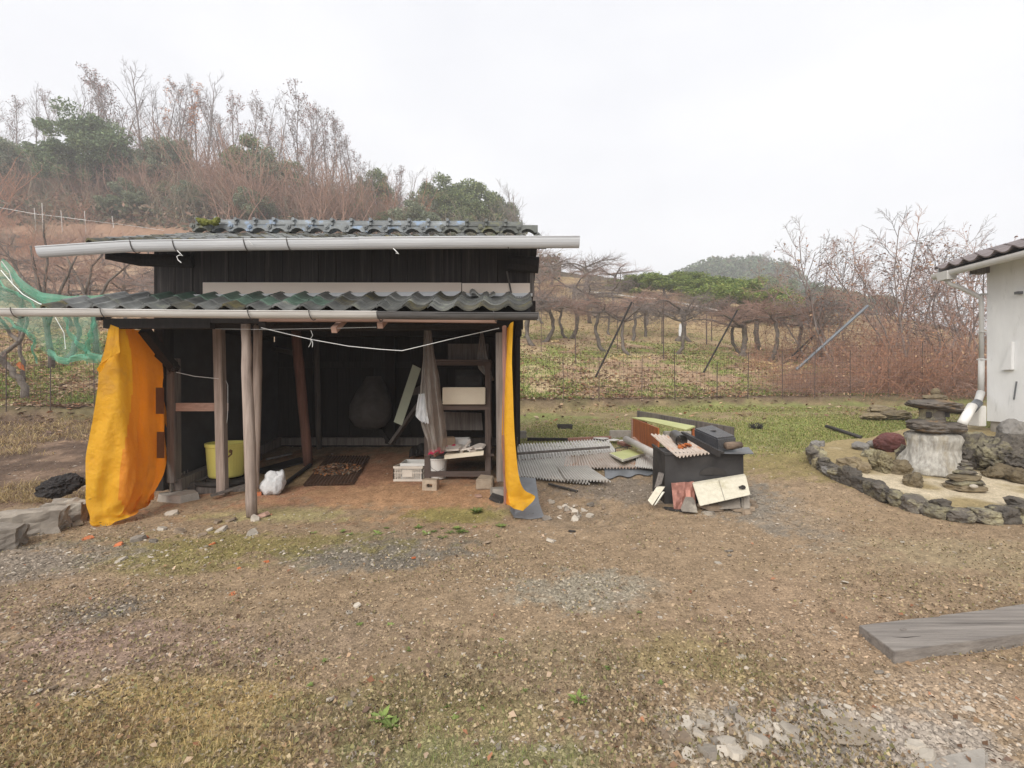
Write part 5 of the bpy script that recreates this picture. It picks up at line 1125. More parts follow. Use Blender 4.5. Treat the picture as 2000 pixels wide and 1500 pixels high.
for i in range(62):
    if i < 12: px, py, s = ((1478, 1448, .05), (1420, 1452, .035), (1435, 1470, .035), (1380, 1470, .04), (1365, 1437, .03), (1540, 1430, .04), (1445, 1412, .028), (1284, 1438, .035), (1330, 1443, .035), (1790, 1460, .035), (1810, 1480, .035), (1345, 1478, .025))[i]
    else: px, py, s = rnd.gauss(1500, 120), rnd.gauss(1430, 34), rnd.uniform(.010, .026)
    if py > 1497: py = 1490
    mm = rnd.choice((m_stoneg, m_stonew, m_stoneb, m_stonew)) if i >= 12 else (m_stonew, m_stonew, m_stonew, m_stoneg, m_stonew, m_stoneg, m_stoneg, m_stoneb, m_stoneb, m_stonew, m_stonew, m_stonew)[i]
    loose(px, py, s, mm, '%s %s angular stone in the rubble %s' % ('large' if s > .033 else 'middling' if s > .02 else 'small', 'pale' if mm is m_stonew else 'grey' if mm is m_stoneg else 'brown', 'toward the mossy ground' if px < 1420 else 'beside the mesh scrap' if px > 1560 else 'in its middle, far edge' if py < 1430 else 'in its middle, near edge'), FR, .6, 200+i)
def yz(px, py): return ('just in front of the shed floor' if py < 1120 and px < 1000 else 'in the yard below the fire box' if py < 1120 else 'in the middle of the yard below the yellow curtain' if py < 1260 and px < 700 else 'in the middle of the bare yard' if py < 1260 and px < 1400 else 'in the yard below the rock garden' if py < 1260 else 'in the straw patch at the front of the yard' if px < 600 else 'in the mossy front of the yard' if px < 1300 else 'by the rubble at the front of the yard')
YD = 'stone chips scattered over the open yard'
for i in range(70):
    py = rnd.uniform(1040, 1480); px = rnd.uniform(60, 1960); d = G(px, py).y
    if 1660 < px and 1170 < py < 1300: continue
    loose(px, py, rnd.uniform(.006, .012)*(d**.55), rnd.choice((m_stonew, m_stonew, m_stoneg, m_stoneb)), 'small stone chip lying '+yz(px, py), YD, .5, 300+i)
loose(1076, 1057, .045, m_stonew, 'larger pale stone in the yard below the rubble heap', YD, .5, 400); loose(1118, 1038, .035, m_dark, 'small black flat scrap in the yard below the rubble heap', YD, .4, 401); loose(872, 1320, .013, m_dark, 'dark round cap pressed into the ground', YD, .5, 402)
loose(698, 1182, .022, m_stonew, 'pale grey square chip on the bare soil', YD, .4, 403); loose(645, 1366, .02, m_stonew, 'white stone chip in the mossy ground', YD, .5, 404); loose(683, 1376, .02, m_stoneg, 'grey square stone in the mossy ground', YD, .7, 405); loose(1447, 1284, .02, m_stonew, 'pale stone alone between the plank and the rubble', YD, .5, 406)
# weeds: rosettes one could count
m_weed = M('weed_leaf', (.24, .30, .085), (.15, .21, .06), 20, .7, .2, transl=.25, rv=.3)
def rosette(px, py, r_, n, label, group, up=.35):
    c = G(px, py); mb = MB()
    for k in range(n):
        a = 6.283*k/n+rnd.uniform(-.3, .3); L = r_*rnd.uniform(.6, 1.1); w = L*.2; dx, dy = math.cos(a), math.sin(a); h = L*up*rnd.uniform(.4, 1.3)
        mb.add([c+Vector((0, 0, .003)), c+Vector((dx*L*.5-dy*w, dy*L*.5+dx*w, h*.8)), c+Vector((dx*L, dy*L, h)), c+Vector((dx*L*.5+dy*w, dy*L*.5-dx*w, h*.8))], [(0, 1, 2, 3)])
    solo('weed', mb, m_weed, label, 'weed', group)
for i in range(46):
    if i < 20: px, py = rnd.uniform(600, 1010), 1028+abs(rnd.gauss(0, 14)); r_ = rnd.uniform(.03, .075); lab = 'small green weed growing along the edge of the shed floor'; gp = 'weeds along the shed floor edge'
    else: px, py = rnd.uniform(480, 1350), rnd.uniform(1180, 1480); r_ = rnd.uniform(.012, .03); lab = 'low weed rosette growing '+yz(px, py); gp = 'weeds in the open yard'
    rosette(px, py, r_, rnd.randint(7, 14), lab, gp)
for px, py, r_, lab in ((745, 1410, .06, 'bright green weed clump in the mossy front of the yard'), (765, 1422, .05, 'second green weed clump in the mossy front of the yard, beside the brightest'), (930, 1003, .09, 'leafy green weed by the moss near the narrow tarpaulin'), (60, 1040, .09, 'grey-green weed under the kerb stones'), (1130, 1372, .05, 'long-leaved weed in the bare front yard')): rosette(px, py, r_, 22, lab, 'leafy weeds', .6)

# ------------------------------------------------------------------ rock garden and house corner
m_rockd = M('dark_garden_rock', (.150, .130, .108), (.062, .055, .048), 7, .9, .9, bscale=30, bdist=.025, rv=.35, c3=(.29, .26, .165), t3=(.50, .64))
m_rockt = M('tan_garden_rock', (.25, .20, .12), (.13, .10, .065), 6, .92, .9, bscale=26, bdist=.02, rv=.25, c3=(.10, .085, .06), t3=(.56, .68))
m_rockg = M('grey_garden_rock', (.24, .225, .205), (.14, .13, .12), 6, .9, .7, rv=.2)
m_rocky = M('lichen_rock', (.30, .26, .15), (.17, .14, .09), 7, .92, .9, bscale=26, bdist=.02, rv=.15)
m_ped = M('rough_white_stone', (.54, .515, .46), (.27, .25, .22), 16, .95, 1.0, bscale=22, bdist=.03, stretch=(1.6, 1.6, .5), rv=0, c3=(.30, .25, .17), t3=(.55, .72), s3=3)
m_slabl = M('slaty_lantern_stone', (.17, .145, .12), (.08, .07, .062), 7, .85, .8, bdist=.02, stretch=(1, 1, 3), rv=.1, c3=(.28, .17, .075), t3=(.52, .66), s3=2.5)
m_wall = M('white_render', (.78, .78, .77), (.70, .70, .69), 2.2, .9, .3, bscale=60, rv=0, c3=(.52, .52, .50), t3=(.6, .78), s3=3, stretch=(3, 3, .8))
m_tiler = M('brown_grey_roof_tile', (.165, .135, .13), (.11, .09, .088), 5, .4, .15, spec=.5, rv=.12)
m_soffit = M('white_soffit', (.60, .585, .58), (.52, .51, .50), 3, .7, .1, rv=0)
m_pipew = M('pale_grey_pipe', (.56, .55, .53), (.47, .46, .44), 4, .45, .1, rv=0)
# sand bed
edge_px = [(1602, 884), (1597, 898), (1605, 915), (1640, 938), (1690, 958), (1745, 984), (1800, 1003), (1860, 1018), (1930, 1024), (2010, 1022), (2120, 1010)]
ep = [G(x, y) for x, y in edge_px]
inner = [(8.2, 4.4), (8.2, 8.6), (6.6, 8.75), (5.6, 8.45)]
poly = [(p.x+.06, p.y+.10) for p in ep]+inner
def inside(x, y):
    r_ = np.zeros(x.shape, bool); n = len(poly)
    for i in range(n):
        x0, y0 = poly[i]; x1, y1 = poly[(i+1) % n]
        c = ((y0 > y) != (y1 > y)) & (x < (x1-x0)*(y-y0)/(y1-y0+1e-9)+x0); r_ ^= c
    return r_
gx, gy = np.meshgrid(np.arange(4.0, 8.3, .035), np.arange(4.3, 8.8, .035)); ok = inside(gx, gy)
zz = gz(gx, gy)+.10+.035*fbm(gx, gy, 2.5, 90)+.012*fbm(gx, gy, 12, 91)+.25*sstep(6.3, 7.6, gx)*sstep(5.6, 6.8, gy)
ix = np.arange(gx.size).reshape(gx.shape); Q = np.stack([ix[:-1, :-1], ix[:-1, 1:], ix[1:, 1:], ix[1:, :-1]], -1); kq = ok[:-1, :-1] & ok[1:, :-1] & ok[:-1, 1:] & ok[1:, 1:]
sand = np.array((.52, .44, .315)); brn = np.array((.30, .235, .125)); mk = sstep(.42, .62, fbm(gx, gy, 1.7, 92)+.18*sstep(6.3, 7.2, gy))[..., None]
cc = (sand*(1-mk)+brn*mk)*(.8+.4*vnoise(gx, gy, 25, 5))[..., None]
bed = link_mesh('garden_sand', np_mesh('garden_sand', np.stack([gx, gy, zz], -1).reshape(-1, 3), Q[kq], cc.reshape(-1, 3), True), MC('garden_sand', .95, .1, noise=((60, .7, 1.25), (160, .75, 1.25)), bump=.8, bscale=90)); tag(bed, kind='structure')
def bz(x, y): return float(gz(np.array([x]), np.array([y]))[0]+.12+.25*sstep(6.3, 7.6, x)*sstep(5.6, 6.8, y))
def at_bed(px, py):
    lo, hi = 3., 10.
    for _ in range(40):
        m = (lo+hi)/2
        if bz((px-1000)/F*m, m)-(H-(py-750)/F*m) < 0: lo = m
        else: hi = m
    return P(px, py, lo)
border = thing('rock_border', 'curved low border of dark rough rocks edging the sand bed', 'rock border', tuple(ep[5]))
L = [0]
for i in range(1, len(ep)): L.append(L[-1]+(ep[i]-ep[i-1]).length)
s = 0; i = 0; rb = random.Random(5)
while s < L[-1]-.05:
    w = rb.uniform(.16, .30)*(1 if s > 1.2 else .7); t = s+w*.5; k = max(0, min(len(ep)-2, int(np.searchsorted(L, t))-1)); f = (t-L[k])/(L[k+1]-L[k]); p = ep[k].lerp(ep[k+1], f); dr = (ep[k+1]-ep[k]); rz = math.atan2(dr.y, dr.x)
    h = rb.uniform(.07, .14)
    mb = MB(); rock(mb, p+Vector((0, .07, h*.75)), (w*.62, .115, h), 70+i, 4, .22, 1.5, pit=.15, rot=(rb.uniform(-.1, .1), rb.uniform(-.12, .12), rz), boxy=.55)
    build('border_rock', mb, m_rockg if i in (0, 1, 9) else rb.choice((m_rockd, m_rockd, m_rockd, m_rockt, m_rocky)) if i % 3 == 1 else m_rockd, border)
    if rb.random() < .45:
        mb = MB(); rock(mb, p+Vector((rb.uniform(-.08, .08), .09, h*1.7)), (rb.uniform(.07, .13), .08, .055), 170+i, 3, .3, 1.6, pit=.1, rot=(0, rb.uniform(-.3, .3), rz)); build('border_rock', mb, m_rockd, border)
    s += w*.92; i += 1
# stone lantern
lp = at_bed(1822, 928); lan = thing('stone_lantern', 'rustic stone lantern of stacked natural slabs on a rough white pedestal', 'stone lantern', tuple(lp))
d = lp.y; K = (d+.2)/F
def lz(py): return H-(py-750)*K
def lx(px): return (px-1000)*K
V, Fc = ico(5); mb = MB(); out = []
for v in V:
    z = v[2]; t = (z+1)/2; w = np.interp(t, [0, .06, .2, .4, .6, .82, 1], [.9, 1.22, 1.16, .98, .86, .92, .8]); a = math.atan2(v[1], v[0]); rr = min(1, math.hypot(v[0], v[1])*1.7)
    n = mnoise.fractal(Vector((math.cos(a)*1.5, math.sin(a)*1.5, t*2)), 1, 2, 5)*.13+.03*math.sin(a*13+5*t)+.06*mnoise.noise(Vector((math.cos(a)*5, math.sin(a)*5, t*4)))
    out.append((lx(1822-(1-t)*4)+math.cos(a)*rr*w*(1+n)*lx(1000+47), d+.2+math.sin(a)*rr*w*(1+n)*.3, lz(930)+t*(lz(840)-lz(930))))
mb.add(out, Fc); build('pedestal', mb, m_ped, lan, smooth=True)
def lslab(name, px, py, w, dd, h, seed, m, rot=(0, 0, 0), sub=4, rg=.2): mb = MB(); rock(mb, (lx(px), d+.2, lz(py)), (w*K, dd, h*K), seed, sub, rg, 1.5, rot=rot, boxy=.1); return build(name, mb, m, lan)
lslab('middle_slab', 1822, 834, 47, .30, 14, 5, m_slabl, (.02, .03, .2)); lslab('middle_slab', 1808, 826, 30, .22, 9, 6, m_slabl, (0, -.06, .1))
fc = (lx(1820), d+.2); mb = MB(); r0 = 21*K
mb.lathe((fc[0], fc[1], lz(823)), [(r0*.98, 0), (r0*1.02, .04), (r0*.92, .06), (r0*.92, lz(802)-lz(823)), (r0*1.0, lz(799)-lz(823))], 18); build('fire_chamber', mb, m_rockd, lan, smooth=False)
for px in (1803, 1838): build('light_opening', MB().box((lx(px), d+.2-r0*.62, lz(809)), (.05, .05, .07), (0, 0, .6 if px < 1820 else -.6)), m_dark, lan)
lslab('cap_slab', 1821, 790, 40, .27, 11, 9, m_slabl, (.03, .04, .3)); lslab('cap_slab', 1836, 796, 32, .22, 8, 12, m_slabl, (0, .08, 0))
lslab('top_stone', 1827, 777, 20, .13, 7, 15, m_rockt); lslab('finial', 1827, 766, 7, .055, 8, 16, m_rockt, sub=3, rg=.1)
# little cairn
cp = at_bed(1901, 962); cairn = thing('stone_cairn', 'small pagoda-like cairn of flat stones in front of the stone lantern', 'cairn', tuple(cp))
Kc = cp.y/F
for i, (px, py, w, h, m) in enumerate(((1900, 955, 37, 9, m_rockt), (1902, 946, 33, 7, m_rockd), (1897, 936, 29, 8, m_rockt), (1900, 925, 21, 5, m_rockd), (1901, 917, 14, 5, m_rockd), (1900, 910, 11, 4, m_rockd), (1900, 904, 7, 3.5, m_rockd))):
    mb = MB(); rock(mb, ((px-1000)*Kc, cp.y+.1, H-(py-750)*Kc), (w*Kc, w*Kc*.7, h*Kc), 30+i, 3, .2, 1.6, boxy=.2); build('flat_stone', mb, m, cairn)
build('pale_pebble', rock(MB(), ((1889-1000)*Kc, cp.y-.08, H-(947-750)*Kc), (.05, .03, .025), 2, 2, .1), m_stonew, cairn)
# single rocks
GR = 'rocks placed in the sand bed'
for i, (px, py, w, h, m, lab) in enumerate((
 (1745, 866, 26, 21, m_redstone, 'dark red rounded stone at the back of the rock garden'), (1684, 872, 17, 8, m_rockg, 'smooth grey flat stone beside the black pipe end'), (1700, 887, 13, 8, m_rockd, 'small dark stone below the smooth grey stone'), (1708, 868, 12, 7, m_rockg, 'grey stone behind the smooth flat one'),
 (1665, 906, 22, 13, m_rockt, 'brown porous rock with dark underside near the border tip'), (1690, 914, 14, 11, m_rockt, 'small brown rock beside the porous one near the border tip'), (1730, 905, 24, 22, m_rocky, 'tall tan lichen rock left of the lantern pedestal'), (1772, 890, 16, 17, m_rockd, 'dark jagged rock between the tan rock and the lantern pedestal'), (1762, 915, 20, 15, m_rockt, 'brown rock against the foot of the lantern pedestal'),
 (1790, 940, 19, 15, m_rockt, 'low brown rock in front of the lantern pedestal'), (1898, 885, 40, 40, m_rockd, 'big dark porous rock beside the lantern pedestal'), (1912, 895, 25, 18, m_rockt, 'tan rock in front of the big dark porous rock'), (1917, 909, 15, 9, m_rocky, 'pale tan rock behind the small cairn'), (1950, 905, 22, 18, m_rocky, 'lichen-covered rock between the cairn and the house rocks'), (1945, 925, 18, 12, m_rockt, 'low brown rock right beside the cairn'),
 (1985, 895, 50, 38, m_rockd, 'largest dark boulder at the picture edge below the house'), (1995, 850, 30, 30, m_rockg, 'grey jagged rock leaning near the house foundation'), (1990, 928, 30, 16, m_rockt, 'brown rock at the foot of the largest dark boulder'), (1785, 850, 14, 10, m_rockd, 'small dark stone behind the red stone'), (1850, 845, 30, 14, m_rockd, 'dark rock behind the lantern under its middle slab'), (1960, 870, 28, 20, m_rockd, 'dark rock before the house foundation'))):
    p = at_bed(px, py+h*.8); k_ = p.y/F; mb = MB(); rock(mb, ((px-1000)*k_, p.y+h*k_*.5, H-(py-750)*k_), (w*k_, w*k_*.8, h*k_), 90+i, 5 if m in (m_rockd, m_rocky) and w > 20 else 4, .34 if m in (m_rockd, m_rocky, m_rockt) else .16, 1.5, pit=.28 if m in (m_rockd, m_rocky) else .12, rot=(0, rnd.uniform(-.2, .2), rnd.random()*3))
    solo('garden_rock', mb, m, lab, 'rock', GR)
# slaty rocks behind the garden
for i, (px, py, w, h) in enumerate(((1735, 802, 26, 9), (1765, 812, 30, 10), (1720, 815, 20, 8), (1880, 800, 16, 10))):
    p = G(px, py+h); k_ = p.y/F; mb = MB(); rock(mb, ((px-1000)*k_, p.y+.2, H-(py-750)*k_), (w*k_, .25, h*k_), 140+i, 4, .3, 1.6, pit=.1)
    solo('garden_rock', mb, m_rockt, ('mossy low rock behind the lantern cap', 'mossy flat rock beneath the fence behind the lantern', 'mossy rock at the grass edge behind the red stone', 'dark rock behind the white drain pipe')[i], 'rock', 'mossy rocks along the back of the rock garden')

# house corner -----------------------------------------------------
HX = 7.86
house = thing('white_house', 'corner of a white rendered house with brown-grey tiled eaves and a downpipe', 'house', (HX+2, 5, .3))
zs = H-(822-750)/F*8.0
build('wall', MB().hexa([(HX, -2, zs), (HX+5, -2, zs), (HX+5, 8.0, zs), (HX, 8.0, zs), (HX, -2, 3.62), (HX+5, -2, 3.62), (HX+5, 8.0, 3.62), (HX, 8.0, 3.62)]), m_wall, house)
build('foundation', MB().hexa([(HX+.03, -2, -.2), (HX+4.9, -2, -.2), (HX+4.9, 7.97, -.2), (HX+.03, 7.97, -.2), (HX+.03, -2, zs-.002), (HX+4.9, -2, zs-.002), (HX+4.9, 7.97, zs-.002), (HX+.03, 7.97, zs-.002)]), m_concrete, house)
EX = 7.36; ez = H-(532-750)/F*8.36; sl = .36
build('soffit', MB().prism([(EX+.04, -2, ez-.03), (EX+.04, 8.35, ez-.03), (HX+.2, 8.35, ez-.03+(HX+.16-EX)*sl), (HX+.2, -2, ez-.03+(HX+.16-EX)*sl)], (0, 0, .03)), m_soffit, house)
build('roof_deck', MB().prism([(HX+.2, -2, ez-.03+(HX+.16-EX)*sl), (HX+.2, 8.35, ez-.03+(HX+.16-EX)*sl), (HX+5, 8.35, ez+(HX+4.8-EX)*sl), (HX+5, -2, ez+(HX+4.8-EX)*sl)], (0, 0, .03)), m_soffit, house)
build('purlin_end', MB().box((HX-.10, 8.02, ez+.02), (.20, .14, .24)), m_greywood, house)
build('bargeboard', MB().prism([(EX+.02, 8.36, ez-.06), (HX+5, 8.36, ez-.06+(HX+5-EX)*sl), (HX+5, 8.36, ez+.06+(HX+5-EX)*sl), (EX+.02, 8.36, ez+.06)], (0, .025, 0)), m_soffit, house)
me = tile_mesh('roof_tile', .30, .022, 1.15); me.materials.append(m_tiler); ang = math.atan(sl)
for r_ in range(4):
    for c in range(24):
        o = bpy.data.objects.new('roof_tile', me); COL.objects.link(o); o.parent = house
        o.location = Vector((EX-.04+r_*.235*math.cos(ang), 8.36-(c)*TW*.97, ez+.012+r_*.235*math.sin(ang)))-house.location
        o.rotation_euler = Euler((ang-.05, 0, -math.pi/2)); 
mb = MB(); rows = []; A = np.linspace(0, math.pi, 10)
for y in (8.42, 3, -2): rows.append([(EX-.01-.0+math.cos(a)*.055*-1, y, ez-.03-math.sin(a)*.085) for a in A])
mb.grid(rows, .004, (0, 0, 1)); build('gutter', mb, m_pipew, house)
build('gutter_outlet', MB().hexa([Vector(v) for v in ((EX-.07, 8.1, ez-.17), (EX+.09, 8.1, ez-.17), (EX+.09, 8.28, ez-.17), (EX-.07, 8.28, ez-.17), (EX-.09, 8.08, ez-.03), (EX+.09, 8.08, ez-.03), (EX+.09, 8.3, ez-.03), (EX-.09, 8.3, ez-.03))]), m_pipew, house)
build('downpipe', MB().tube([(EX+.01, 8.2, ez-.16), (EX+.06, 8.18, ez-.24), (EX+.16, 8.15, ez-.29), (HX-.14, 8.06, ez-.44), (HX-.06, 8.04, ez-.50), (HX-.05, 8.04, ez-.65), (HX-.05, 8.04, H-(700-750)/F*8.04)], .034, 12), m_pipew, house, smooth=True)
build('downpipe', MB().tube([(HX-.05, 8.04, H-(700-750)/F*8.04), (HX-.06, 8.04, H-(768-750)/F*8.04)], .042, 12), m_pipew, house, smooth=True)
for py in (575, 648, 702): build('pipe_bracket', MB().box((HX-.04, 8.04, H-(py-750)/F*8.04), (.10, .09, .022)), m_pipew, house)
build('drain_pipe', MB().tube([(HX-.06, 8.04, H-(766-750)/F*8.04), P(1908, 790, 7.95)], .055, 12), m_pipew, house, smooth=True); build('drain_joint', MB().tube([P(1910, 786, 7.95), P(1897, 800, 7.9)], .07, 12), m_slate, house, smooth=True); build('drain_pipe', MB().tube([P(1899, 793, 7.9), P(1879, 828, 7.7)], .068, 14), m_whitepl, house, smooth=True)
build('meter_box', MB().box((HX-.06, 8.1, H-(812-750)/F*8.1), (.12, .2, .34)), m_whitepl, house, bevel=.01)
wy = 7.62; zq = lambda py: H-(py-750)/F*wy
build('vent_hood', MB().prism([(HX-.003, wy+.10, zq(722)), (HX-.003, wy-.06, zq(722)), (HX-.003, wy-.07, zq(668))], (-.05, 0, 0)), m_wall, house)
build('wall_hook', MB().bar((HX-.01, 7.52, zq(745)), (HX-.01, 7.56, zq(780)), .015, .015), m_slate, house)
build('wall_bracket', MB().box((HX-.04, 7.46, H-(572-750)/F*7.46), (.08, .06, .04)), m_slate, house)

# ------------------------------------------------------------------ orchard: fence, trained trees, props, net, thicket
def G2(px, py, lo=12.5, hi=75):
    best = lo; d = lo
    while d < hi:
        if g1((px-1000)/F*d, d) >= H-(py-750)/F*d: return P(px, py, d)
        d += .1
    return P(px, py, hi)
def segs_mesh(name, A, B, ra, rb, n=3, cols=None):
    A = np.asarray(A, float); B = np.asarray(B, float); ra = np.asarray(ra, float)[:, None, None]; rb = np.asarray(rb, float)[:, None, None]
    D = B-A; D /= np.linalg.norm(D, axis=1, keepdims=True)+1e-9
    ref = np.where(np.abs(D[:, 2:3]) > .9, np.array([[1., 0, 0]]), np.array([[0, 0, 1.]]))
    U = np.cross(D, ref); U /= np.linalg.norm(U, axis=1, keepdims=True)+1e-9; Wv = np.cross(D, U)
    a = np.arange(n)*2*math.pi/n; ring = U[:, None]*np.cos(a)[None, :, None]+Wv[:, None]*np.sin(a)[None, :, None]
    V = np.concatenate([A[:, None]+ring*ra, B[:, None]+ring*rb], 1).reshape(-1, 3)
    k = np.arange(n); q = np.stack([k, (k+1) % n, (k+1) % n+n, k+n], -1)
    Fc = (q[None]+np.arange(len(A))[:, None, None]*2*n).reshape(-1, 4)
    return np_mesh(name, V, Fc, None if cols is None else np.repeat(np.asarray(cols), 2*n, 0), True)
class Grow:
    """branching: lists of segments per level"""
    def __init__(s, seed): s.r = random.Random(seed); s.L = {}; s.tips = []
    def line(s, p, d, length, r0, r1, lev, n, wig, up=0.0):
        pts = [Vector(p)]; d = Vector(d).normalized(); L = s.L.setdefault(lev, ([], [], [], []))
        for i in range(n):
            d = (d+Vector((s.r.gauss(0, wig), s.r.gauss(0, wig), s.r.gauss(0, wig)+up))).normalized(); q = pts[-1]+d*(length/n)
            L[0].append(tuple(pts[-1])); L[1].append(tuple(q)); L[2].append(r0+(r1-r0)*i/n); L[3].append(r0+(r1-r0)*(i+1)/n); pts.append(q)
        return pts, d
    def branch(s, pts, count, lo, hi, spread, length, r0, lev, n, wig, up, nxt=None, taper=.25, flat=1):
        m = len(pts)-1
        for k in range(count):
            t = lo+(hi-lo)*(k+s.r.random())/count; i = min(int(t*m), m-1); p = pts[i].lerp(pts[i+1], t*m-i); ax = (pts[i+1]-pts[i]).normalized()
            a = s.r.random()*6.283; o = ax.orthogonal().normalized(); o = Matrix.Rotation(a, 3, ax) @ o; sp = spread*s.r.uniform(.7, 1.3); d = ax*math.cos(sp)+o*math.sin(sp); d.z *= flat
            ln = length*s.r.uniform(.6, 1.2)*(1-.5*t); q, dd = s.line(p, d, ln, r0*(1-.5*t), r0*taper, lev, n, wig, up); s.tips.append(q[-1])
            if nxt: nxt(q, ln)
    def mesh(s, name, levs, n=3):
        A, B, a, b = [], [], [], []
        for l in levs:
            if l in s.L: q = s.L[l]; A += q[0]; B += q[1]; a += q[2]; b += q[3]
        return segs_mesh(name, A, B, a, b, n)
def leaf_cloud(name, C, size, seed, cols, flat=.5, aspect=.55):
    g = np.random.default_rng(seed); C = np.asarray(C, float); n = len(C); s = size*(.6+.8*g.random(n))
    u = g.normal(size=(n, 3)); u[:, 2] *= flat; u /= np.linalg.norm(u, axis=1, keepdims=True); w = np.cross(u, g.normal(size=(n, 3))); w /= np.linalg.norm(w, axis=1, keepdims=True)+1e-9
    u *= s[:, None]; w *= s[:, None]*aspect
    V = np.stack([C-u, C-w*.9, C+u, C+w*.9], 1).reshape(-1, 3); cols = np.array(cols); c = cols[g.integers(0, len(cols), n)]*(.6+.75*g.random((n, 1)))
    return np_mesh(name, V, np.arange(n*4).reshape(-1, 4), np.repeat(c, 4, 0))
m_twig = M('grey_twig', (.24, .20, .18), (.15, .125, .115), 3, .9, 0, rv=.2)
m_twigr = M('red_brown_twig', (.36, .235, .185), (.24, .155, .125), 3, .9, 0, rv=.2)
m_twigd = M('dark_twig', (.13, .10, .088), (.08, .063, .055), 3, .9, 0, rv=.2)
m_trunkv = M('gnarled_bark', (.20, .17, .145), (.085, .07, .06), 7, .95, .9, bdist=.03, rv=.15, c3=(.20, .19, .11), t3=(.58, .72), s3=4)
m_straw = M('dry_bramble', (.44, .235, .15), (.30, .15, .095), 3, .95, 0, rv=.2)
m_leafc = MC('leaf', .75, .25, transl=.3)
m_iron = M('rusty_stake', (.12, .085, .07), (.07, .05, .045), 8, .8, .2, rv=.2)
m_steelpipe = M('blue_grey_steel_pipe', (.20, .22, .24), (.14, .155, .17), 4, .5, .1, metal=.2)

# fence ------------------------------------------------------------
fence = thing('wire_fence', 'low rusty wire mesh fence on thin iron stakes along the orchard edge', 'fence', (0, float(fence_y(0)), .8))
A, B, rr = [], [], []
def fz(x): return on(x, float(fence_y(x)))
xs = np.arange(-13.5, 13.6, .12); ztab = {}
hgt = lambda x: 1.45-.20*sstep(-6, 2, x)+.25*sstep(7, 9.5, x)
zb_ = np.array([fz(x) for x in xs]); zb_ = np.convolve(np.pad(zb_, 8, 'edge'), np.ones(17)/17, 'valid'); yb_ = fence_y(xs)
for j in range(11):
    zj = zb_+.06+hgt(xs)*(j/10)**1.15
    for i in range(0, len(xs)-4, 4): A.append((xs[i], yb_[i], zj[i])); B.append((xs[i+4], yb_[i+4], zj[i+4]+.008*math.sin(i+j))); rr.append(.0042 if j in (0, 5, 10) else .0032)
for i in range(0, len(xs)): 
    if i % 1 == 0: A.append((xs[i], yb_[i]-.003, zb_[i]+.02)); B.append((xs[i]+.01*math.sin(i*1.7), yb_[i]-.003, zb_[i]+.06+hgt(xs[i]))); rr.append(.0028)
o = link_mesh('wire_mesh', segs_mesh('wire_mesh', np.array(A)-np.array(fence.location), np.array(B)-np.array(fence.location), rr, rr, 3), m_iron, fence); o['kind'] = 'stuff'
for px in (14, 100, 186, 1003, 1100, 1170, 1253, 1318, 1400, 1460, 1528, 1590, 1660, 1735, 1800, 1860, 1915):
    u = (px-1000)/F; x = u*12.75/(1-.175*u); y = float(fence_y(x)); z = fz(x)
    build('stake', MB().tube([(x, y-.02, z-.1), (x+rnd.uniform(-.03, .03), y-.02, z+float(hgt(np.array(x)))*rnd.uniform(.85, 1.15))], .011, 6), m_iron, fence)

# trained fruit trees ------------------------------------------------
def trained_tree(seed, h=1.85, spread=2.3, lean=(.3, 0), twigs=110, tr=.10):
    G_ = Grow(seed); r = G_.r
    p0 = Vector((0, 0, -.1)); p1 = Vector((lean[0]*1.1+r.uniform(-.2, .2), lean[1]*.8, h*.25)); p2 = Vector((lean[0]*1.2+r.uniform(-.2, .2), lean[1], h*.60)); p3 = Vector((lean[0]*.3+r.uniform(-.3, .3), lean[1]*.6, h*.92))
    def spl(t):
        q = [p0, p1, p2, p3]; return p0*(1-t)**3+p1*3*t*(1-t)**2+p2*3*t*t*(1-t)+p3*t**3
    tp = [spl(k/9)+Vector((r.gauss(0, .022), r.gauss(0, .022), 0)) for k in range(10)]
    tm = MB().tube(tp, [tr*(1.35 if k == 0 else 1.05 if k == 1 else 1-.028*k)*r.uniform(.88, 1.12) for k in range(10)], 9)
    n = r.randint(4, 5); a0 = r.random()*6.28
    limb = MB()
    for k in range(n):
        a = a0+6.283*k/n+r.uniform(-.3, .3); st = tp[-1-r.randint(0, 1)]; L = spread*r.uniform(.75, 1.15); pts = [st]; d = Vector((math.cos(a), math.sin(a)*.9, .0))
        for i in range(7):
            d = (d+Vector((r.gauss(0, .26), r.gauss(0, .26), (h*.97-pts[-1].z)*.9+r.gauss(0, .06)))).normalized(); pts.append(pts[-1]+d*(L/7))
        limb.tube(pts, [tr*.55*(1-.115*i) for i in range(8)], 6)
        G_.branch(pts, 17, .12, 1, 1.15, spread*.6, .018, 2, 5, .16, .0, lambda q, ln: G_.branch(q, 10, .1, 1, .9, .6, .0085, 3, 3, .22, .05, flat=.5), flat=.22)
        G_.branch(pts, twigs//n, .1, 1, 1.2, .55, .010, 3, 3, .2, .05, flat=.7)
    return tm, limb, G_
PROTO = []
def mb_mesh(name, mb, m, smooth=True):
    me = bpy.data.meshes.new(name); me.from_pydata(mb.v, [], mb.f); me.polygons.foreach_set('use_smooth', np.ones(len(me.polygons), bool)); me.materials.append(m); me.update(); return me
def vine_proto(i, seed, **k):
    tm, limb, G_ = trained_tree(seed, **k)
    tw = G_.mesh('twigs', (2, 3)); tw.materials.append(m_twigr if i % 2 else m_twig)
    return mb_mesh('trunk', tm, m_trunkv), mb_mesh('limbs', limb, m_trunkv), tw
VP = [vine_proto(i, 50+i, lean=l, tr=t, spread=s) for i, (l, t, s) in enumerate((((.55, 0), .105, 2.2), ((-.35, .1), .085, 2.3), ((.25, -.2), .075, 2.1), ((-.5, 0), .15, 2.6), ((.1, .1), .09, 2.4), ((.4, .2), .08, 2.2)))]
OG = 'trained fruit trees in the orchard'
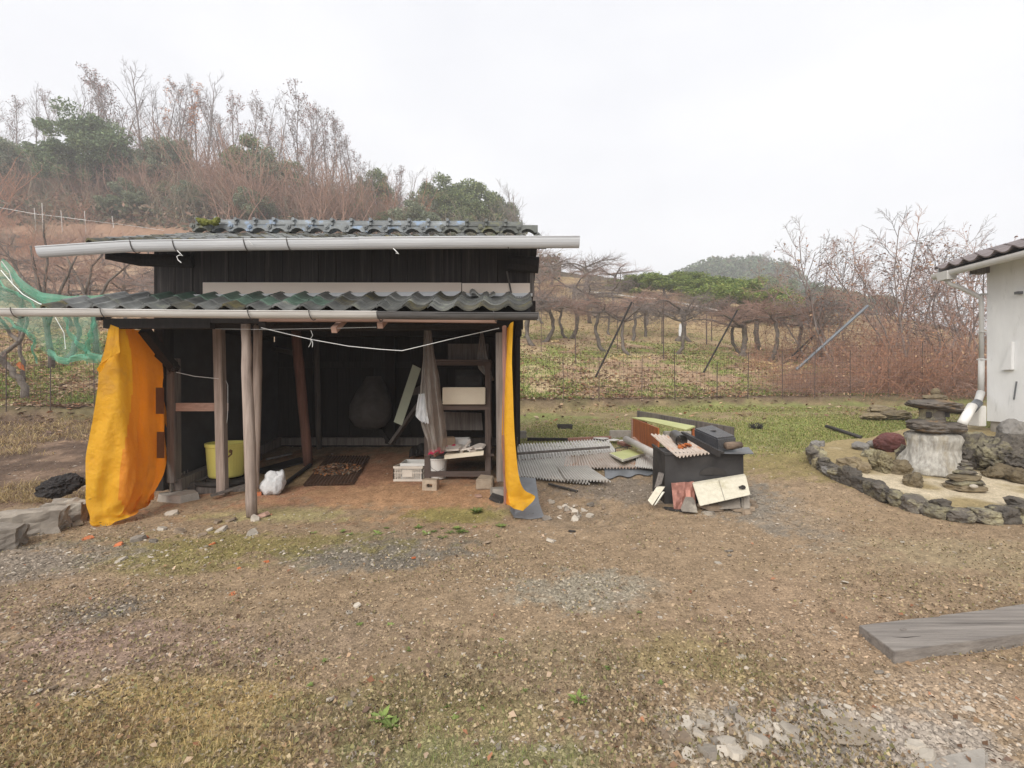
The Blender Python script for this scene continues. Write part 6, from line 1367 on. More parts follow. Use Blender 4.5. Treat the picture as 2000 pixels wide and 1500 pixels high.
def put_vine(i, p, rz, s, label, group=OG, sz=1):
    o = thing('fruit_tree', label, 'fruit tree', p, group); o.rotation_euler = (0, 0, rz); o.scale = (s, s, s*sz)
    for nm, me in zip(('trunk', 'limbs', 'twigs'), VP[i]): link_mesh(nm, me, None, o)
def at_row(px, d): x = (px-1000)/F*d; return (x, d, g1(x, d))
for i, px, py, s, rz, lab in (
 (0, 1062, 668, 1.0, .2, 'trained fruit tree with curved mossy trunk next to the shed gutter'), (1, 1108, 661, .95, .4, 'slender trained tree with trunk bent away behind the thin stake'), (2, 1228, 694, 1.0, 3.3, 'trained tree with pale-barked leaning trunk beside the long slanted prop'),
 (4, 1262, 658, 1.0, 1.2, 'dark-trunked trained tree behind the paired stakes'), (3, 1322, 665, 1.05, 2.9, 'thick-trunked trained tree with heavy horizontal limb in the orchard middle'), (5, 1445, 690, 1.05, 2.6, 'low trained tree with stout slanting trunk near the dry creeper'), (1, 1500, 704, 1.1, 2.2, 'trained tree with trunk forking toward the grey steel pipe'), (2, 1190, 655, .9, 2.0, 'thin trained tree far behind the long slanted prop')):
    put_vine(i, G2(px, py), rz, s, lab)
rv = random.Random(3); k = 0
for d, pxs, s in ((23, (1050, 1180, 1330, 1440, 1560), 1.0), (27, (1020, 1120, 1230, 1350, 1470, 1590), 1.05), (32, (1060, 1150, 1250), 1.05), (38, (1040, 1120, 1200), 1.1), (45, (1055, 1140), 1.6)):
    for px in pxs:
        put_vine(k % 6, at_row(px+rv.uniform(-15, 15), d+rv.uniform(-1, 1)), rv.random()*6.28, s*rv.uniform(.92, 1.08), 'leafless trained fruit tree in the %s back row, %s' % ({23: 'nearest', 27: 'second', 32: 'middle', 38: 'fourth', 45: 'last'}[d], 'close to the shed gutter' if px < 1160 else 'beyond the slanted prop' if px < 1300 else 'below the citrus trees' if px < 1450 else 'toward the thicket'), 'back rows of trained fruit trees'); k += 1
for d, pxs in ((17, (120, -60)), (22, (30, 150, 262, 330)), (28, (-20, 90, 190, 280, 360)), (35, (40, 140, 230, 320)), (42, (20, 120, 210, 290, 350))):
    for px in pxs:
        put_vine(k % 6, at_row(px+rv.uniform(-15, 15), d+rv.uniform(-1, 1)), rv.random()*6.28, rv.uniform(.9, 1.05), 'leafless trained fruit tree on the brown slope, %s' % ('right behind the green net' if d < 25 else 'below the pale posts' if d < 40 else 'level with the white rope'), 'trained fruit trees on the slope behind the net'); k += 1
for px, py in ((1205, 545), (1150, 545), (1075, 520)):
    put_vine(3, at_row(px, 50), rv.random()*6, 1.15, 'wide bare fruit tree standing against the skyline beyond the orchard', 'skyline fruit trees'); k += 1
# stakes, props, pipes
PG = 'trellis stakes in the orchard'
def stick(name, a, b, r_, m, label, cat='stake', group=PG): solo(name, MB().tube([a, b], r_, 7), m, label, cat, group)
for px, y0, y1, r_ in ((1057, 600, 688, .016), (1124, 612, 712, .018), (1206, 610, 682, .014), (1296, 585, 702, .022), (1293, 620, 672, .03), (1330, 632, 677, .012), (1380, 612, 673, .035), (1390, 615, 667, .03)):
    b = G2(px, y1); a = P(px, y0, b.y); stick('trellis_stake', a, b-Vector((0, 0, .1)), r_, m_iron, 'upright trellis stake at %s' % {1057: 'the shed gutter end in front of the curved trunk', 1124: 'the side of the slender bent tree', 1206: 'the back of the long slanted prop', 1296: 'the front of the paired orchard stakes, tall and thin', 1293: 'the rear of the paired orchard stakes, thick and short', 1330: 'the thick-trunked tree, thin with white rag', 1380: 'the orchard middle, first of a thick pair', 1390: 'the orchard middle, second of a thick pair'}[px])
b = G2(1163, 737); stick('slanted_prop', P(1234, 590, b.y+.3), b, .035, m_darkwood, 'long dark slanted prop leaning under the trellis near the shed', 'prop', 'slanted props'); b = G2(1374, 728); stick('slanted_prop', P(1440, 606, b.y+.3), b, .032, m_darkwood, 'long dark slanted prop leaning under the trellis by the dry creeper', 'prop', 'slanted props')
stick('steel_pipe', P(1695, 597, 16.0), P(1555, 722, 16.0), .045, m_steelpipe, 'blue-grey steel pipe slanting out of the bramble hedge', 'pipe', None or 'slanted props')
for px, py, tx, ty in ((1530, 712, 1590, 655), (1552, 706, 1592, 656)): b = G2(px, py); stick('slanted_prop', P(tx, ty, b.y+.3), b, .035, m_darkwood, 'dark slanted prop in the brambles beside the blue-grey steel pipe, %s' % ('longer' if px == 1530 else 'shorter'), 'prop', 'slanted props')
ra_ = G2(1330, 677); solo('white_rag', MB().grid(cloth([[P(1327, 632, ra_.y-.1), P(1332, 632, ra_.y-.15)], [P(1325, 648, ra_.y-.1), P(1331, 650, ra_.y-.15)], [P(1326, 656, ra_.y-.1), P(1329, 657, ra_.y-.15)]], 6, lambda u, v: (0, -.01*math.sin(u*8), 0), 2, .01, 3)), m_bagw, 'small white rag tied to a thin stake by the thick-trunked tree', 'rag')
# overhead training wires
A, B = [], []
for y in np.arange(16.5, 36, 1.3):
    for x in np.arange(-1, 16, 1.0):
        x0, x1 = x*y/22, (x+1)*y/22; A.append((x0, y, g1(x0, y)+1.86)); B.append((x1, y, g1(x1, y)+1.86))
tw_ = link_mesh('trellis_wires', segs_mesh('trellis_wires', A, B, [.003]*len(A), [.003]*len(A), 3), m_iron); tag(tw_, kind='stuff')
# sawdust mulch round the trunks
gx, gy, gq = pick_points(60000, 13, 40, -1.1, 1.1, 40); mk = np.zeros(len(gx), bool)
for px, py, r_ in ((1235, 697, .9), (1085, 668, .7), (1520, 715, 1.6), (1430, 688, .8), (1200, 700, .6), (60, 655, 1.2), (120, 652, 1.0), (190, 652, .9), (1560, 720, 1.0), (1120, 560, 2.0), (1090, 565, 2)):
    p = G2(px, py); mk |= (((gx-p.x)/r_)**2+((gy-p.y)/(r_*.8))**2 < gq.random(len(gx)))
gx, gy = gx[mk], gy[mk]; C = np.stack([gx, gy, gz(gx, gy)+ground_relief(gx, gy)+.03], -1)
tag(link_mesh('sawdust', leaf_cloud('sawdust', C, .07, 3, [(.62, .46, .24), (.55, .40, .2), (.68, .53, .3)], .15, .7), m_blade), kind='stuff')

# big fruit trees at the left edge ---------------------------------
def limb_tree(name, label, limbs, seed, m=m_trunkv, shoots=40, shoot_len=1.6, group=None, tm=m_twigr):
    base = limbs[0][0][0]; root = thing(name, label, 'fruit tree', tuple(base), group); mb = MB(); G_ = Grow(seed)
    for pts, r0, r1 in limbs:
        q = []
        for i in range(len(pts)-1):
            for k in range(3): q.append(Vector(pts[i]).lerp(Vector(pts[i+1]), k/3)+Vector((G_.r.gauss(0, .012),)*3))
        q.append(Vector(pts[-1])); n = len(q); mb.tube(q, [r0+(r1-r0)*i/(n-1) for i in range(n)], 8)
        G_.branch(q, shoots//len(limbs), .25, 1, .9, shoot_len, .012, 2, 5, .10, .14, lambda a, ln: G_.branch(a, 5, .2, 1, .6, ln*.45, .006, 3, 4, .12, .06))
    build('trunk', mb, m, root, smooth=True)
    me = G_.mesh('twigs', (2, 3)); V = np.empty(len(me.vertices)*3, np.float32); me.vertices.foreach_get('co', V); V = V.reshape(-1, 3)-np.array(base, np.float32); me.vertices.foreach_set('co', V.ravel()); link_mesh('twigs', me, tm, root)
    return root
D = 12.2
limb_tree('fruit_tree', 'bare fruit tree with crooked fork under the green net at the yard edge', [([P(52, 780, D), P(46, 745, D), P(22, 722, D-.1), P(4, 706, D-.1), P(8, 690, D), P(38, 668, D), P(48, 645, D), P(52, 600, D)], .085, .03), ([P(22, 722, D), P(-10, 690, D-.3), P(-60, 650, D-.5)], .06, .03), ([P(40, 668, D), P(20, 650, D), P(0, 620, D-.3), P(-20, 560, D-.4)], .05, .02), ([P(46, 745, D+.2), P(40, 690, D+.3), P(38, 620, D+.3), P(45, 540, D+.3)], .05, .02)], 5, shoots=26, shoot_len=1.5)
D = 15
limb_tree('fruit_tree', 'tall shooting fruit tree with many red-brown whips behind the green net', [([P(100, 720, D), P(90, 640, D), P(75, 560, D), P(60, 480, D)], .09, .03), ([P(90, 640, D), P(120, 560, D), P(150, 500, D)], .06, .02), ([P(80, 590, D), P(30, 520, D), P(-10, 470, D)], .05, .02), ([P(85, 600, D), P(90, 520, D), P(85, 430, D)], .05, .02)], 8, shoots=60, shoot_len=2.2)
D = 17
limb_tree('fruit_tree', 'spreading fruit tree with red-brown whips left of the dark shed wall', [([P(190, 690, D), P(180, 620, D), P(160, 560, D), P(130, 500, D)], .09, .03), ([P(180, 620, D), P(210, 550, D), P(260, 510, D)], .06, .02), ([P(165, 575, D), P(180, 520, D), P(220, 470, D)], .05, .02)], 9, shoots=44, shoot_len=2.0)
solo('dry_leaf', MB().prism([P(31, 712, 12), P(38, 706, 12), P(46, 714, 12.05), P(48, 724, 12.05), P(38, 720, 12)], (0, .01, 0)), m_orange, 'single orange dry leaf hanging on the crooked fork', 'leaf')
mb = MB()
for px in (165, 240): mb.tube([P(px, 450, 40), P(px-6, 405, 40)], .07, 5)
for i, (px, py, t, d) in enumerate(((70, 450, 420, 42), (122, 452, 425, 44), (168, 458, 426, 40), (85, 470, 410, 42), (222, 445, 436, 44))):
    b = G2(px, py, 25, 60); stick('slope_post', P(px-3, t-14, b.y), b, .035, m_pvc, 'pale post standing on the red-brown slope above the green net', 'post', 'pale posts on the upper slope')
solo('slope_rope', MB().tube([P(-20, 402, 44), P(70, 418, 44), P(122, 424, 44), P(168, 430, 42), P(250, 440, 46), P(320, 450, 48)], .018, 4), m_wire, 'white rope strung between pale posts on the upper slope', 'rope')

# green net --------------------------------------------------------
m_net = M('green_netting', (.22, .52, .38), (.15, .43, .29), 9, .7, .3, alpha=.36, transl=.45, rv=0)
m_netd = M('green_netting_folded', (.26, .60, .45), (.17, .48, .33), 6, .7, .4, bdist=.03, alpha=.58, transl=.4, rv=0)
D = 7.6
rows = [[P(-40, 500, D), P(10, 520, D), P(45, 550, D), P(82, 578, D), P(130, 584, D), P(180, 580, D), P(214, 570, D)], [P(-40, 560, D-.1), P(10, 570, D-.1), P(50, 590, D-.1), P(90, 605, D-.1), P(130, 610, D), P(180, 604, D), P(206, 600, D)],
        [P(-40, 600, D-.15), P(15, 612, D-.15), P(60, 630, D-.1), P(95, 640, D-.1), P(130, 640, D), P(175, 640, D), P(195, 640, D)], [P(-40, 640, D-.1), P(20, 630, D-.1), P(66, 655, D-.1), P(100, 680, D-.1), P(130, 690, D), P(170, 685, D), P(196, 690, D)],
        [P(10, 640, D), P(40, 640, D), P(70, 668, D), P(95, 700, D), P(130, 712, D), P(165, 705, D), P(196, 704, D)]]
net = solo('green_net', MB().grid(cloth(rows, 40, lambda u, v: (0, .05*math.sin(u*15+v*6), .02*math.sin(u*11+v*5)), 6, .05, 6)), m_net, 'green bird net draped over the branches behind the lean-to gutter', 'net', smooth=True)
def band(pts, w0, w1, seed):
    q = [[Vector(p)+Vector((0, 0, w0)) for p in pts], [Vector(p)+Vector((0, -.04, w0*.3-w1*.3)) for p in pts], [Vector(p)-Vector((0, 0, w1)) for p in pts]]
    build('net_fold', MB().grid(cloth(q, 30, lambda u, v: (0, .03*math.sin(u*21), .03*math.sin(u*9+2)), seed, .03, 4)), m_netd, net, smooth=True)
band([P(5, 512, D), P(40, 542, D), P(80, 575, D), P(130, 586, D), P(180, 581, D), P(212, 572, D)], .03, .13, 3)
band([P(-10, 545, D-.2), P(30, 565, D-.2), P(60, 592, D-.2), P(92, 612, D-.2)], .0, .05, 4); band([P(126, 622, D-.1), P(140, 650, D-.1), P(160, 680, D-.1), P(180, 692, D-.1), P(198, 694, D-.1)], .03, .07, 5); band([P(186, 612, D-.1), P(182, 640, D-.1), P(172, 670, D-.1), P(168, 690, D-.1)], .05, .16, 6); band([P(12, 622, D-.1), P(50, 640, D-.1), P(66, 655, D-.1), P(70, 700, D-.1)], .0, .06, 7); band([P(95, 690, D-.1), P(130, 702, D-.1), P(190, 698, D-.1)], .04, .06, 8)
build('net_cord', MB().tube([P(2, 528, D-.3), P(25, 555, D-.3), P(45, 575, D-.3), P(75, 592, D-.3), P(95, 600, D-.3)], .006, 5), m_wire, net); build('net_cord', MB().tube([P(3, 510, D-.3), P(18, 530, D-.3), P(25, 555, D-.3)], .006, 5), m_wire, net); build('net_cord', MB().tube([P(108, 620, D-.2), P(125, 650, D-.2), P(128, 682, D-.2)], .005, 5), m_wire, net)

# bramble hedge and thicket at the right ---------------------------
def bush(seed, w, h, n, r_, up, wig=.2, sub=7, arch=0):
    G_ = Grow(seed); r = G_.r
    for k in range(n):
        p = (r.gauss(0, w*.33), r.gauss(0, w*.28), 0); a = r.random()*6.28; wd = arch or .9; d = Vector((math.cos(a)*r.uniform(.1, wd), math.sin(a)*r.uniform(.1, wd), 1.0)); q, _ = G_.line(p, d, h*r.uniform(.6, 1.15), r_, r_*.4, 1, 6, wig, up)
        G_.branch(q, sub, .2, 1, .8, h*.38, r_*.5, 2, 4, wig, up*.5, lambda a_, ln: G_.branch(a_, 3, .3, 1, .7, ln*.5, r_*.32, 3, 2, wig, 0))
    return G_
BP = []
for i in range(4):
    G_ = bush(70+i, 2.4, 1.9, 34, .008, -.16, .27, 7, arch=1.9); me = G_.mesh('stems', (1, 2, 3)); me.materials.append(m_straw if i % 2 else m_twigr)
    T = np.array([tuple(t) for t in G_.tips])[::5]; lf = leaf_cloud('dry_leaves', T, .035, i, [(.38, .20, .12), (.30, .16, .10), (.42, .28, .17)], .7); lf.materials.append(m_leafc); BP.append((me, lf))
def put(kind, parts, p, s, rz, label, cat, group, sz=1):
    o = thing(kind, label, cat, p, group); o.rotation_euler = (0, 0, rz); o.scale = (s, s, s*sz)
    for nm, me in parts:
        c_ = link_mesh(nm, me, None, o)
        if nm == 'stems': c_['kind'] = 'stuff'
    return o
rb = random.Random(9)
for i in range(34):
    px = rb.uniform(1560, 1720) if i < 9 else rb.uniform(1690, 1990); d = rb.uniform(15.0, 18.5); x, y, z = at_row(px, d); y = max(y, float(fence_y(x))+.7); z = g1(x, y)
    put('bramble', (('stems', BP[i % 4][0]), ('dry_leaves', BP[i % 4][1])), (x, y, z-.05), rb.uniform(.8, 1.15), rb.random()*6.28, 'tangled red-brown bramble behind the fence '+('beside the blue-grey pipe' if px < 1690 else 'above the stone lantern' if px < 1860 else 'next to the downpipe of the white house'), 'bramble', 'brambles along the fence near the house', rb.uniform(.6, .9) if px < 1690 else rb.uniform(1.1, 1.6))
for i in range(3):
    px = rb.uniform(1500, 1570); d = rb.uniform(15.5, 19); put('bramble', (('stems', BP[1][0]), ('dry_leaves', BP[1][1])), at_row(px, d), rb.uniform(.5, .8), rb.random()*6, 'dry orange-brown bramble under the end of the trellis', 'bramble', 'brambles under the trellis end')
for px, d in ((1548, 15.0), (1575, 15.1), (1600, 15.3)):
    put('bramble', (('stems', BP[0][0]), ('dry_leaves', BP[0][1])), at_row(px, d), .62, px, 'dry bramble hiding the lower end of the blue-grey pipe', 'bramble', 'brambles along the fence near the house', 1.3)
p = G2(1484, 722); o = put('dry_creeper', (('stems', BP[3][0]), ('dry_leaves', BP[3][1])), p, .42, 0, 'column of orange-brown dry creeper hanging on a tree by the slanted prop', 'creeper', None, 2.6)
TP = []
for i in range(4):
    G_ = Grow(120+i); r = G_.r
    for k in range(3+i % 2):
        a = r.random()*6.28; q, _ = G_.line((r.gauss(0, .25), r.gauss(0, .25), 0), (math.cos(a)*.42, math.sin(a)*.42, 1), 4.3*r.uniform(.8, 1.1), .036, .010, 0, 11, .13, .02)
        G_.branch(q, 12, .2, 1, .8, 2.1, .016, 1, 6, .13, .04, lambda b, ln: G_.branch(b, 10, .2, 1, .7, ln*.5, .009, 2, 4, .13, .03, lambda c, l2: G_.branch(c, 3, .3, 1, .6, l2*.6, .006, 3, 2, .15, 0)))
    tr_ = G_.mesh('trunk', (0,), 6); tr_.materials.append(m_twig); tw = G_.mesh('twigs', (1, 2, 3)); tw.materials.append(m_twigr if i % 2 else m_twig)
    T = np.array([tuple(t) for t in G_.tips]); g = np.random.default_rng(i); T = T[g.random(len(T)) < (.30 if i != 2 else .5)]; T = T[T[:, 2] < 4.2]; lf = leaf_cloud('leaves', T, .035, i, [(.17, .11, .09), (.30, .15, .09), (.12, .09, .08), (.36, .22, .10)], .7); lf.materials.append(m_leafc); TP.append((('stems', tr_), ('twigs', tw), ('leaves', lf)))
for i, (px, d, top, lab) in enumerate(((1650, 20, 392, 'first thicket tree beside the steel pipe with wide bare crown'), (1745, 19, 400, 'thicket tree with dark leaf clumps in the middle of the scrub'), (1800, 18.5, 388, 'tall thicket tree right above the bramble hedge'), (1860, 18, 380, 'tallest thicket tree with branches reaching over the house eave'), (1920, 20, 400, 'thicket tree partly hidden behind the house eave'), (1600, 22, 440, 'low thicket tree wrapped in red-brown leaves'), (1700, 24, 430, 'thin thicket tree behind the wide bare one'), (1780, 25, 440, 'thicket tree at the back of the scrub'))):
    x, y, z = at_row(px, d); h = H-(top-750)/F*d-z; s = h/5.4; put('thicket_tree', TP[i % 4], (x, y, z-.1), s, i*1.3, lab, 'tree', 'thicket trees between the orchard and the house')
for i in range(16):
    px = rb.uniform(1540, 1960); d = rb.uniform(20, 30); x, y, z = at_row(px, d); put('thicket_shrub', (('stems', BP[i % 4][0]), ('dry_leaves', BP[i % 4][1])), (x, y, z), rb.uniform(1.1, 1.7), rb.random()*6, 'bare brown shrub in the scrub behind the brambles', 'shrub', 'shrubs in the scrub behind the brambles', rb.uniform(1.0, 1.5))

# ------------------------------------------------------------------ citrus trees, hill wood, far hill
def evergreen(seed, R_, h0, h1, clumps, per, leaf, cols, flat=.8):
    g = np.random.default_rng(seed); C = []
    for k in range(clumps):
        v = g.normal(size=3); v /= np.linalg.norm(v); v[2] = abs(v[2])*1.0-.25; q = g.random()**.4; c = np.array((v[0]*R_*q, v[1]*R_*q, h0+(h1-h0)*(.36+.6*v[2]*q))); r = R_*.26*(.7+.6*g.random())
        d = g.normal(size=(per, 3)); d /= np.linalg.norm(d, axis=1, keepdims=True); d *= (g.random((per, 1))**.45)*r; d[:, 2] *= .7; C.append(c+d)
    me = leaf_cloud('crown', np.concatenate(C), leaf, seed, cols, flat, .5); me.materials.append(m_leafc); return me
def etrunk(seed, h, r):
    G_ = Grow(seed); q, _ = G_.line((0, 0, -.2), (0, 0, 1), h, r, r*.5, 0, 6, .05); G_.branch(q, 7, .35, 1, .8, h*.6, r*.45, 1, 4, .1, .03); me = G_.mesh('trunk', (0, 1), 6); me.materials.append(m_twigd); return me
EV = [(.19, .23, .095), (.14, .18, .075), (.24, .265, .115), (.10, .13, .065)]; EVG = [(.21, .24, .15), (.15, .18, .115), (.25, .27, .18)]; CIT = [(.20, .26, .06), (.13, .19, .05), (.27, .31, .09)]; CONI = [(.15, .205, .10), (.11, .155, .075), (.19, .24, .12)]
EP = [(('trunk', etrunk(300+i, 6.5, .2)), ('crown', evergreen(200+i, 3.7, 1.4, 10, 44, 270, .15, c))) for i, c in enumerate((EV, EVG, EV, CONI))]
CP = [(('trunk', etrunk(320+i, 1.8, .12)), ('crown', evergreen(220+i, 2.1, .2, 3.6, 30, 190, .10, CIT))) for i in range(3)]
rh = random.Random(21)
for i, (px, d, top, s) in enumerate(((1250, 50, 527, 1.2), (1300, 47, 528, 1.25), (1345, 50, 530, 1.25), (1385, 44, 532, 1.2), (1425, 40, 532, 1.2), (1460, 42, 534, 1.25), (1495, 40, 545, 1.1), (1525, 38, 560, .9), (1220, 52, 535, 1.0), (1410, 52, 528, 1.2), (1330, 56, 524, 1.2), (1270, 56, 530, 1.1))):
    x, y, z = at_row(px, d); h = max(1.6, H-(top-750)/F*d-z); s2 = h/3.5
    put('citrus_tree', CP[i % 3], (x, y, z-.1), s*1.15, i*1.7, 'leafy green citrus tree beyond the trellis, '+('before the far hill' if px < 1290 else 'below the far hill summit' if px < 1420 else 'below the far hill shoulder'), 'citrus tree', 'citrus trees beyond the orchard', s2/(s*1.15))
# pale farm path
pts = [at_row(px, d) for px, d in ((1130, 47), (1180, 46), (1230, 44), (1290, 42), (1340, 40), (1400, 38.5))]
mb = MB().grid([[Vector(p)+Vector((0, -.9, .18)) for p in pts], [Vector(p)+Vector((0, .9, .55)) for p in pts]], .1, (0, 0, -1)); tag(build('farm_path', mb, M('pale_concrete_path', (.62, .60, .56), (.5, .48, .45), 3, .9, .2)), kind='structure')

def bare(seed, h, slim, nb, leafcol=None, leafp=.3, m=m_twig):
    G_ = Grow(seed); q, _ = G_.line((0, 0, -.3), (G_.r.gauss(0, .05), G_.r.gauss(0, .05), 1), h*.95, h*.0105, h*.002, 0, 10, .035, .02)
    G_.branch(q, nb-2, .26, .97, slim*1.15, h*.36, h*.0038, 1, 6, .09, .07, lambda b, ln: G_.branch(b, 6, .2, 1, .6, ln*.5, h*.0016, 2, 4, .10, .05, lambda c, l2: G_.branch(c, 3, .2, 1, .5, l2*.6, h*.0012, 3, 3, .1, .03)))
    t = G_.mesh('trunk', (0,), 6); t.materials.append(m); tw = G_.mesh('twigs', (1, 2, 3)); tw.materials.append(m); out = [('trunk', t), ('twigs', tw)]
    if leafcol:
        T = np.array([tuple(p) for p in G_.tips]); g = np.random.default_rng(seed); T = T[g.random(len(T)) < leafp]; T = np.repeat(T, 6, 0)+g.normal(size=(len(T)*6, 3))*h*.012; lf = leaf_cloud('leaves', T, h*.0068, seed, leafcol, .8); lf.materials.append(m_leafc); out.append(('leaves', lf))
    return out
HB = [bare(400+i, 12, sl_, nb) for i, (sl_, nb) in enumerate(((.5, 16), (.42, 18), (.6, 15), (.45, 20)))]
HO = bare(410, 12, .55, 18, [(.50, .22, .09), (.42, .17, .08)], .55); HR = bare(411, 12, .5, 18, [(.26, .12, .10), (.32, .16, .11)], .4); HG = [bare(412+i, 12, .4, 20, [(.17, .145, .13), (.22, .17, .14), (.28, .15, .13)], .35) for i in range(2)]
def shrubp(seed, m): G_ = bush(seed, 3.0, 4.2, 26, .03, .02, .11, 8); me = G_.mesh('stems', (1, 2, 3)); me.materials.append(m); return (('stems', me),)
m_twigpk = M('reddish_twig', (.38, .235, .17), (.26, .16, .12), 3, .9, 0, rv=.2); m_twigol = M('olive_brown_twig', (.27, .23, .16), (.18, .15, .105), 3, .9, 0, rv=.2)
SP = [shrubp(430, m_twigpk), shrubp(431, m_twigpk), shrubp(432, m_twigol), shrubp(433, m_twigol), shrubp(434, m_straw)]
def tree(kind, parts, px, d, top, label, group, h0, wide=1):
    x, y, z = at_row(px, d); wide = wide*(.78 if kind == 'evergreen_tree' and d < 90 else 1); h = max(2.0, H-(top-750)/F*d-z); s = h/h0; put(kind, parts, (x, y, z-.2), s*wide, rh.random()*6.28, label, 'shrub' if 'shrub' in kind else 'tree', group, 1/wide)
BL = 'bare grey tree on the wood skyline'; BG = 'bare trees on the hill behind the shed'
tops = [(-60, 150), (-25, 165), (10, 158), (40, 165), (66, 152), (95, 175), (112, 138), (135, 150), (155, 125), (185, 120), (210, 140), (238, 135), (258, 110), (300, 118), (318, 128), (350, 130), (372, 128), (385, 120), (425, 140), (440, 150), (472, 150), (490, 158), (507, 150), (530, 175), (548, 172), (598, 175), (618, 195), (645, 195), (672, 205), (700, 240), (725, 275), (745, 290), (765, 300), (785, 295), (800, 305), (822, 315), (842, 330)]
for i, (px, t) in enumerate(tops):
    tree('bare_tree', HB[i % 4] if i % 3 else HG[i % 2], px+rh.uniform(-6, 6), rh.uniform(66, 84)-.008*px, t+rh.uniform(-6, 10), BL+' '+nearby(px), BG, 13.6, rh.uniform(.8, 1.05))
for i in range(20):
    px = rh.uniform(-60, 900); t = np.interp(px, [-60, 200, 400, 550, 700, 850, 1000], [190, 170, 165, 215, 265, 350, 420])+rh.uniform(0, 55); tree('bare_tree', HB[i % 4], px, rh.uniform(64, 88), t, 'bare grey tree low in the hill wood, '+nearby(px), 'lower bare trees in the hill wood', 13.6, rh.uniform(.8, 1.1))
for px, d, t, parts, lab in ((276, 72, 66, HB[2], 'tallest bare tree of the hill wood'), (337, 70, 112, HO, 'tree with orange autumn leaves in the hill wood'), (190, 74, 128, HR, 'tree with dull red-brown leaves above the large evergreen'), (458, 72, 152, HR, 'dark red leaved tree in the hill wood beside the orange one'), (402, 70, 112, HB[0], 'bare tree with straight dark trunk right of the orange-leaved tree'), (582, 70, 160, HG[0], 'tall speckled tree with clinging grey leaves above the shed ridge'), (612, 71, 170, HR, 'slim tree with few crimson leaves beside the speckled tree'), (640, 70, 185, HG[1], 'tall grey speckled tree right of the crimson-leaved tree'), (690, 72, 228, HG[0], 'last tall speckled tree before the wood drops')):
    tree('bare_tree', parts, px, d, t, lab, 'standout trees of the hill wood', 13.4, .95)
for px, d, t, w, i, lab in ((168, 62, 165, 1.25, 3, 'large bushy evergreen on the hill, biggest at the wood edge'), (215, 63, 205, .9, 3, 'evergreen shoulder tree beside the large bushy one'), (130, 61, 235, 1.0, 3, 'dense evergreen just below the large bushy one'), (30, 62, 232, 1.2, 1, 'grey-green evergreen at the edge of the hill wood'), (490, 65, 226, 1.1, 2, 'round green evergreen above the shed roof'), (525, 64, 258, 1.0, 1, 'grey evergreen beside the round green one'), (570, 66, 282, 1.0, 2, 'dark evergreen below the tall speckled tree'), (735, 66, 305, 1.0, 0, 'small green evergreen before the wood drops'), (712, 67, 318, .9, 1, 'dull evergreen left of the small green one'), (855, 68, 306, 1.1, 0, 'tall leafy evergreen at the low end of the wood'), (885, 69, 325, 1.1, 2, 'leafy evergreen between the two tall ones at the low end'), (925, 69, 306, 1.1, 0, 'second tall leafy evergreen at the low end of the wood'), (965, 70, 335, 1.0, 1, 'evergreen at the outer slope of the wood'), (990, 70, 365, .9, 0, 'lowest evergreen at the end of the wood'), (830, 66, 350, 1.0, 1, 'grey-green evergreen under the tall leafy one'), (910, 66, 372, 1.0, 2, 'low evergreen under the second tall leafy one'), (305, 64, 228, .8, 1, 'olive evergreen behind the tallest bare tree'), (340, 64, 225, .9, 1, 'olive evergreen under the orange-leaved tree')):
    tree('evergreen_tree', EP[i], px, d, t, lab, 'evergreens of the hill wood', 10.5, w)
for i in range(20):
    px = rh.uniform(200, 1000); t = np.interp(px, [200, 500, 800, 1000], [360, 365, 385, 425])+rh.uniform(-35, 30); tree('evergreen_shrub', EP[(1, 1, 0, 2)[i % 4]], px, rh.uniform(56, 63), t, 'grey-green bushy evergreen shrub low on the wood edge '+nearby(px), 'evergreen shrubs at the wood edge', 10.5, rh.uniform(.9, 1.25))
for i in range(150):
    px = rh.uniform(-80, 1010); t = np.interp(px, [-80, 0, 200, 300, 560, 700, 850, 1010], [300, 300, 320, 262, 300, 330, 370, 425])+rh.uniform(-18, 75); k = (0, 1, 2, 3, 4, 2, 0)[i % 7]
    if 150 < px < 580 and i % 3: k = i % 2
    tree('bare_shrub', SP[k], px, rh.uniform(56, 74), t, ('reddish twiggy shrub in the understorey of the hill wood', 'reddish twiggy shrub in the understorey of the hill wood', 'olive-brown twiggy shrub in the understorey of the hill wood', 'olive-brown twiggy shrub in the understorey of the hill wood', 'rust-brown shrub in the understorey of the hill wood')[k].replace(' in the understorey of the hill wood', ' on the wood edge')+' '+nearby(px), 'understorey shrubs of the hill wood', 4.6, rh.uniform(.9, 1.3))
for i, (px, d, t) in enumerate(((1010, 66, 385), (1030, 64, 410), (1045, 62, 440), (1000, 68, 372), (1060, 60, 470), (1075, 58, 490), (1090, 57, 500), (1040, 50, 470))): tree('bare_tree', HB[i % 4], px, d, t, 'pale bare tree tapering off the end of the hill wood by the gutter', 'bare trees at the end of the hill wood', 12, 1.3)
for i in range(16):
    px = rh.uniform(-40, 330) if i > 5 else rh.uniform(-40, 130); d = rh.uniform(36, 56); x, y, z = at_row(px, d); put('bare_shrub', SP[(0, 4, 2)[i % 3]], (x, y, z-.1), rh.uniform(.35, .75), rh.random()*6, 'rusty bare shrub on the slope below the wood, '+nearby(px), 'shrub', 'shrubs on the bare slope')
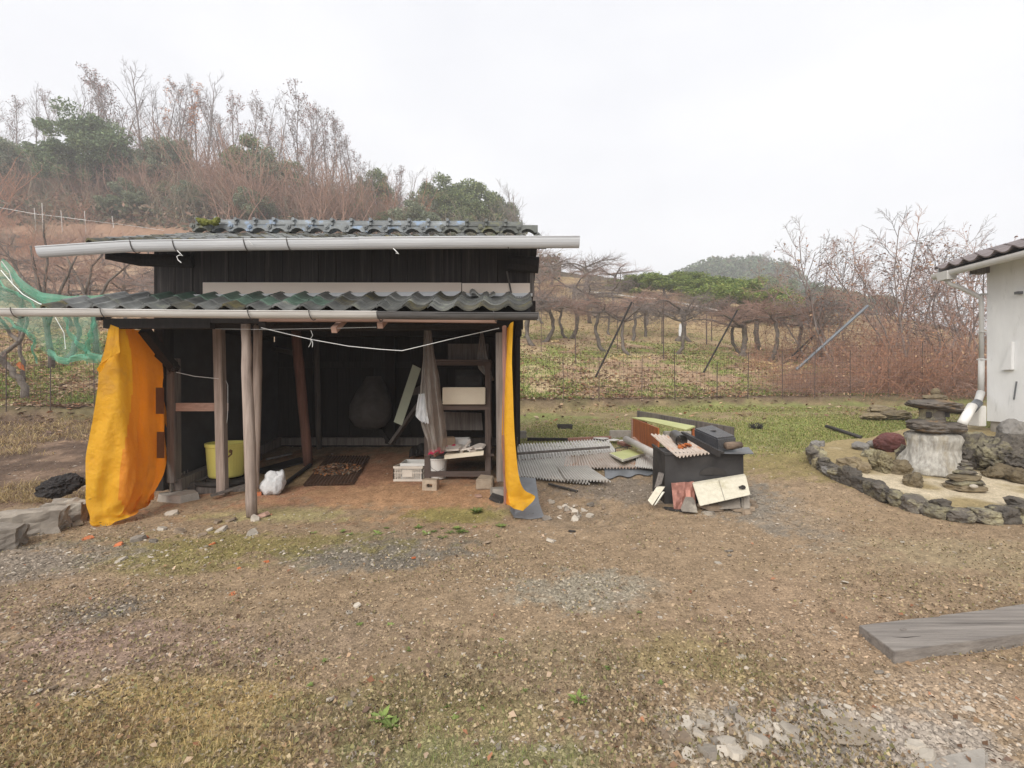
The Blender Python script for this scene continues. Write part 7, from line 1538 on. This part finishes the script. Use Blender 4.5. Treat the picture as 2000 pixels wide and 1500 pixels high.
# understorey leaves on the wood floor
gx, gy, gq = pick_points(26000, 55, 92, -1.25, .1, 60); C = np.stack([gx, gy, gz(gx, gy)+gq.random(len(gx))**2*2.6], -1)
tag(link_mesh('undergrowth', leaf_cloud('undergrowth', C, .30, 4, [(.24, .17, .12), (.18, .15, .095), (.28, .18, .13), (.14, .145, .09)], .7), m_leafc), kind='stuff')
# far hill wood
g = np.random.default_rng(77); n = 420; cx = 82+g.normal(size=n)*30; cy = 205+g.normal(size=n)*28; cx = np.concatenate([cx, 135+g.normal(size=120)*26]); cy = np.concatenate([cy, 210+g.normal(size=120)*20]); cz = gz(cx, cy); C = []
for a, b, c in zip(cx, cy, cz):
    if c < 12: continue
    r = g.uniform(2.2, 6); d = g.normal(size=(150, 3)); d /= np.linalg.norm(d, axis=1, keepdims=True); d[:, 2] = np.abs(d[:, 2]); C.append(np.array((a, b, c))+d*r*(.75+.25*g.random((150, 1))))
C = np.concatenate(C); tag(link_mesh('forest', leaf_cloud('forest', C, .6, 5, [(.12, .16, .085), (.085, .12, .07), (.15, .19, .10), (.16, .155, .10)], .8), m_leafc), kind='stuff')
for i in range(14): 
    px = rh.uniform(1415, 1500); d = rh.uniform(180, 200); tree('bare_tree', HR if i % 3 == 0 else HB[i % 4], px, d, 498+rh.uniform(-10, 10), 'pale bare tree on the shoulder of the far hill', 'bare trees on the far hill', 12, 1.5)
for i in range(14): px = rh.uniform(1490, 1720); tree('evergreen_tree', EP[i % 4], px, rh.uniform(95, 130), np.interp(px, [1490, 1720], [520, 560])+rh.uniform(-8, 10), 'dim evergreen in the distance behind the scrub', 'distant evergreens behind the scrub', 10.5, 1.3)

# ------------------------------------------------------------------ damp haze
hz = MB().box((0, 215, 45), (1300, 560, 102)); m = bpy.data.materials.new('damp_haze'); m.use_nodes = True; n = m.node_tree.nodes; n.remove(n['Principled BSDF'])
pv = n.new('ShaderNodeVolumePrincipled'); pv.inputs['Color'].default_value = (.93, .94, .97, 1); pv.inputs['Density'].default_value = .0017; pv.inputs['Anisotropy'].default_value = .0
m.node_tree.links.new(pv.outputs[0], n['Material Output'].inputs['Volume'])
tag(build('haze', hz, m), kind='stuff')
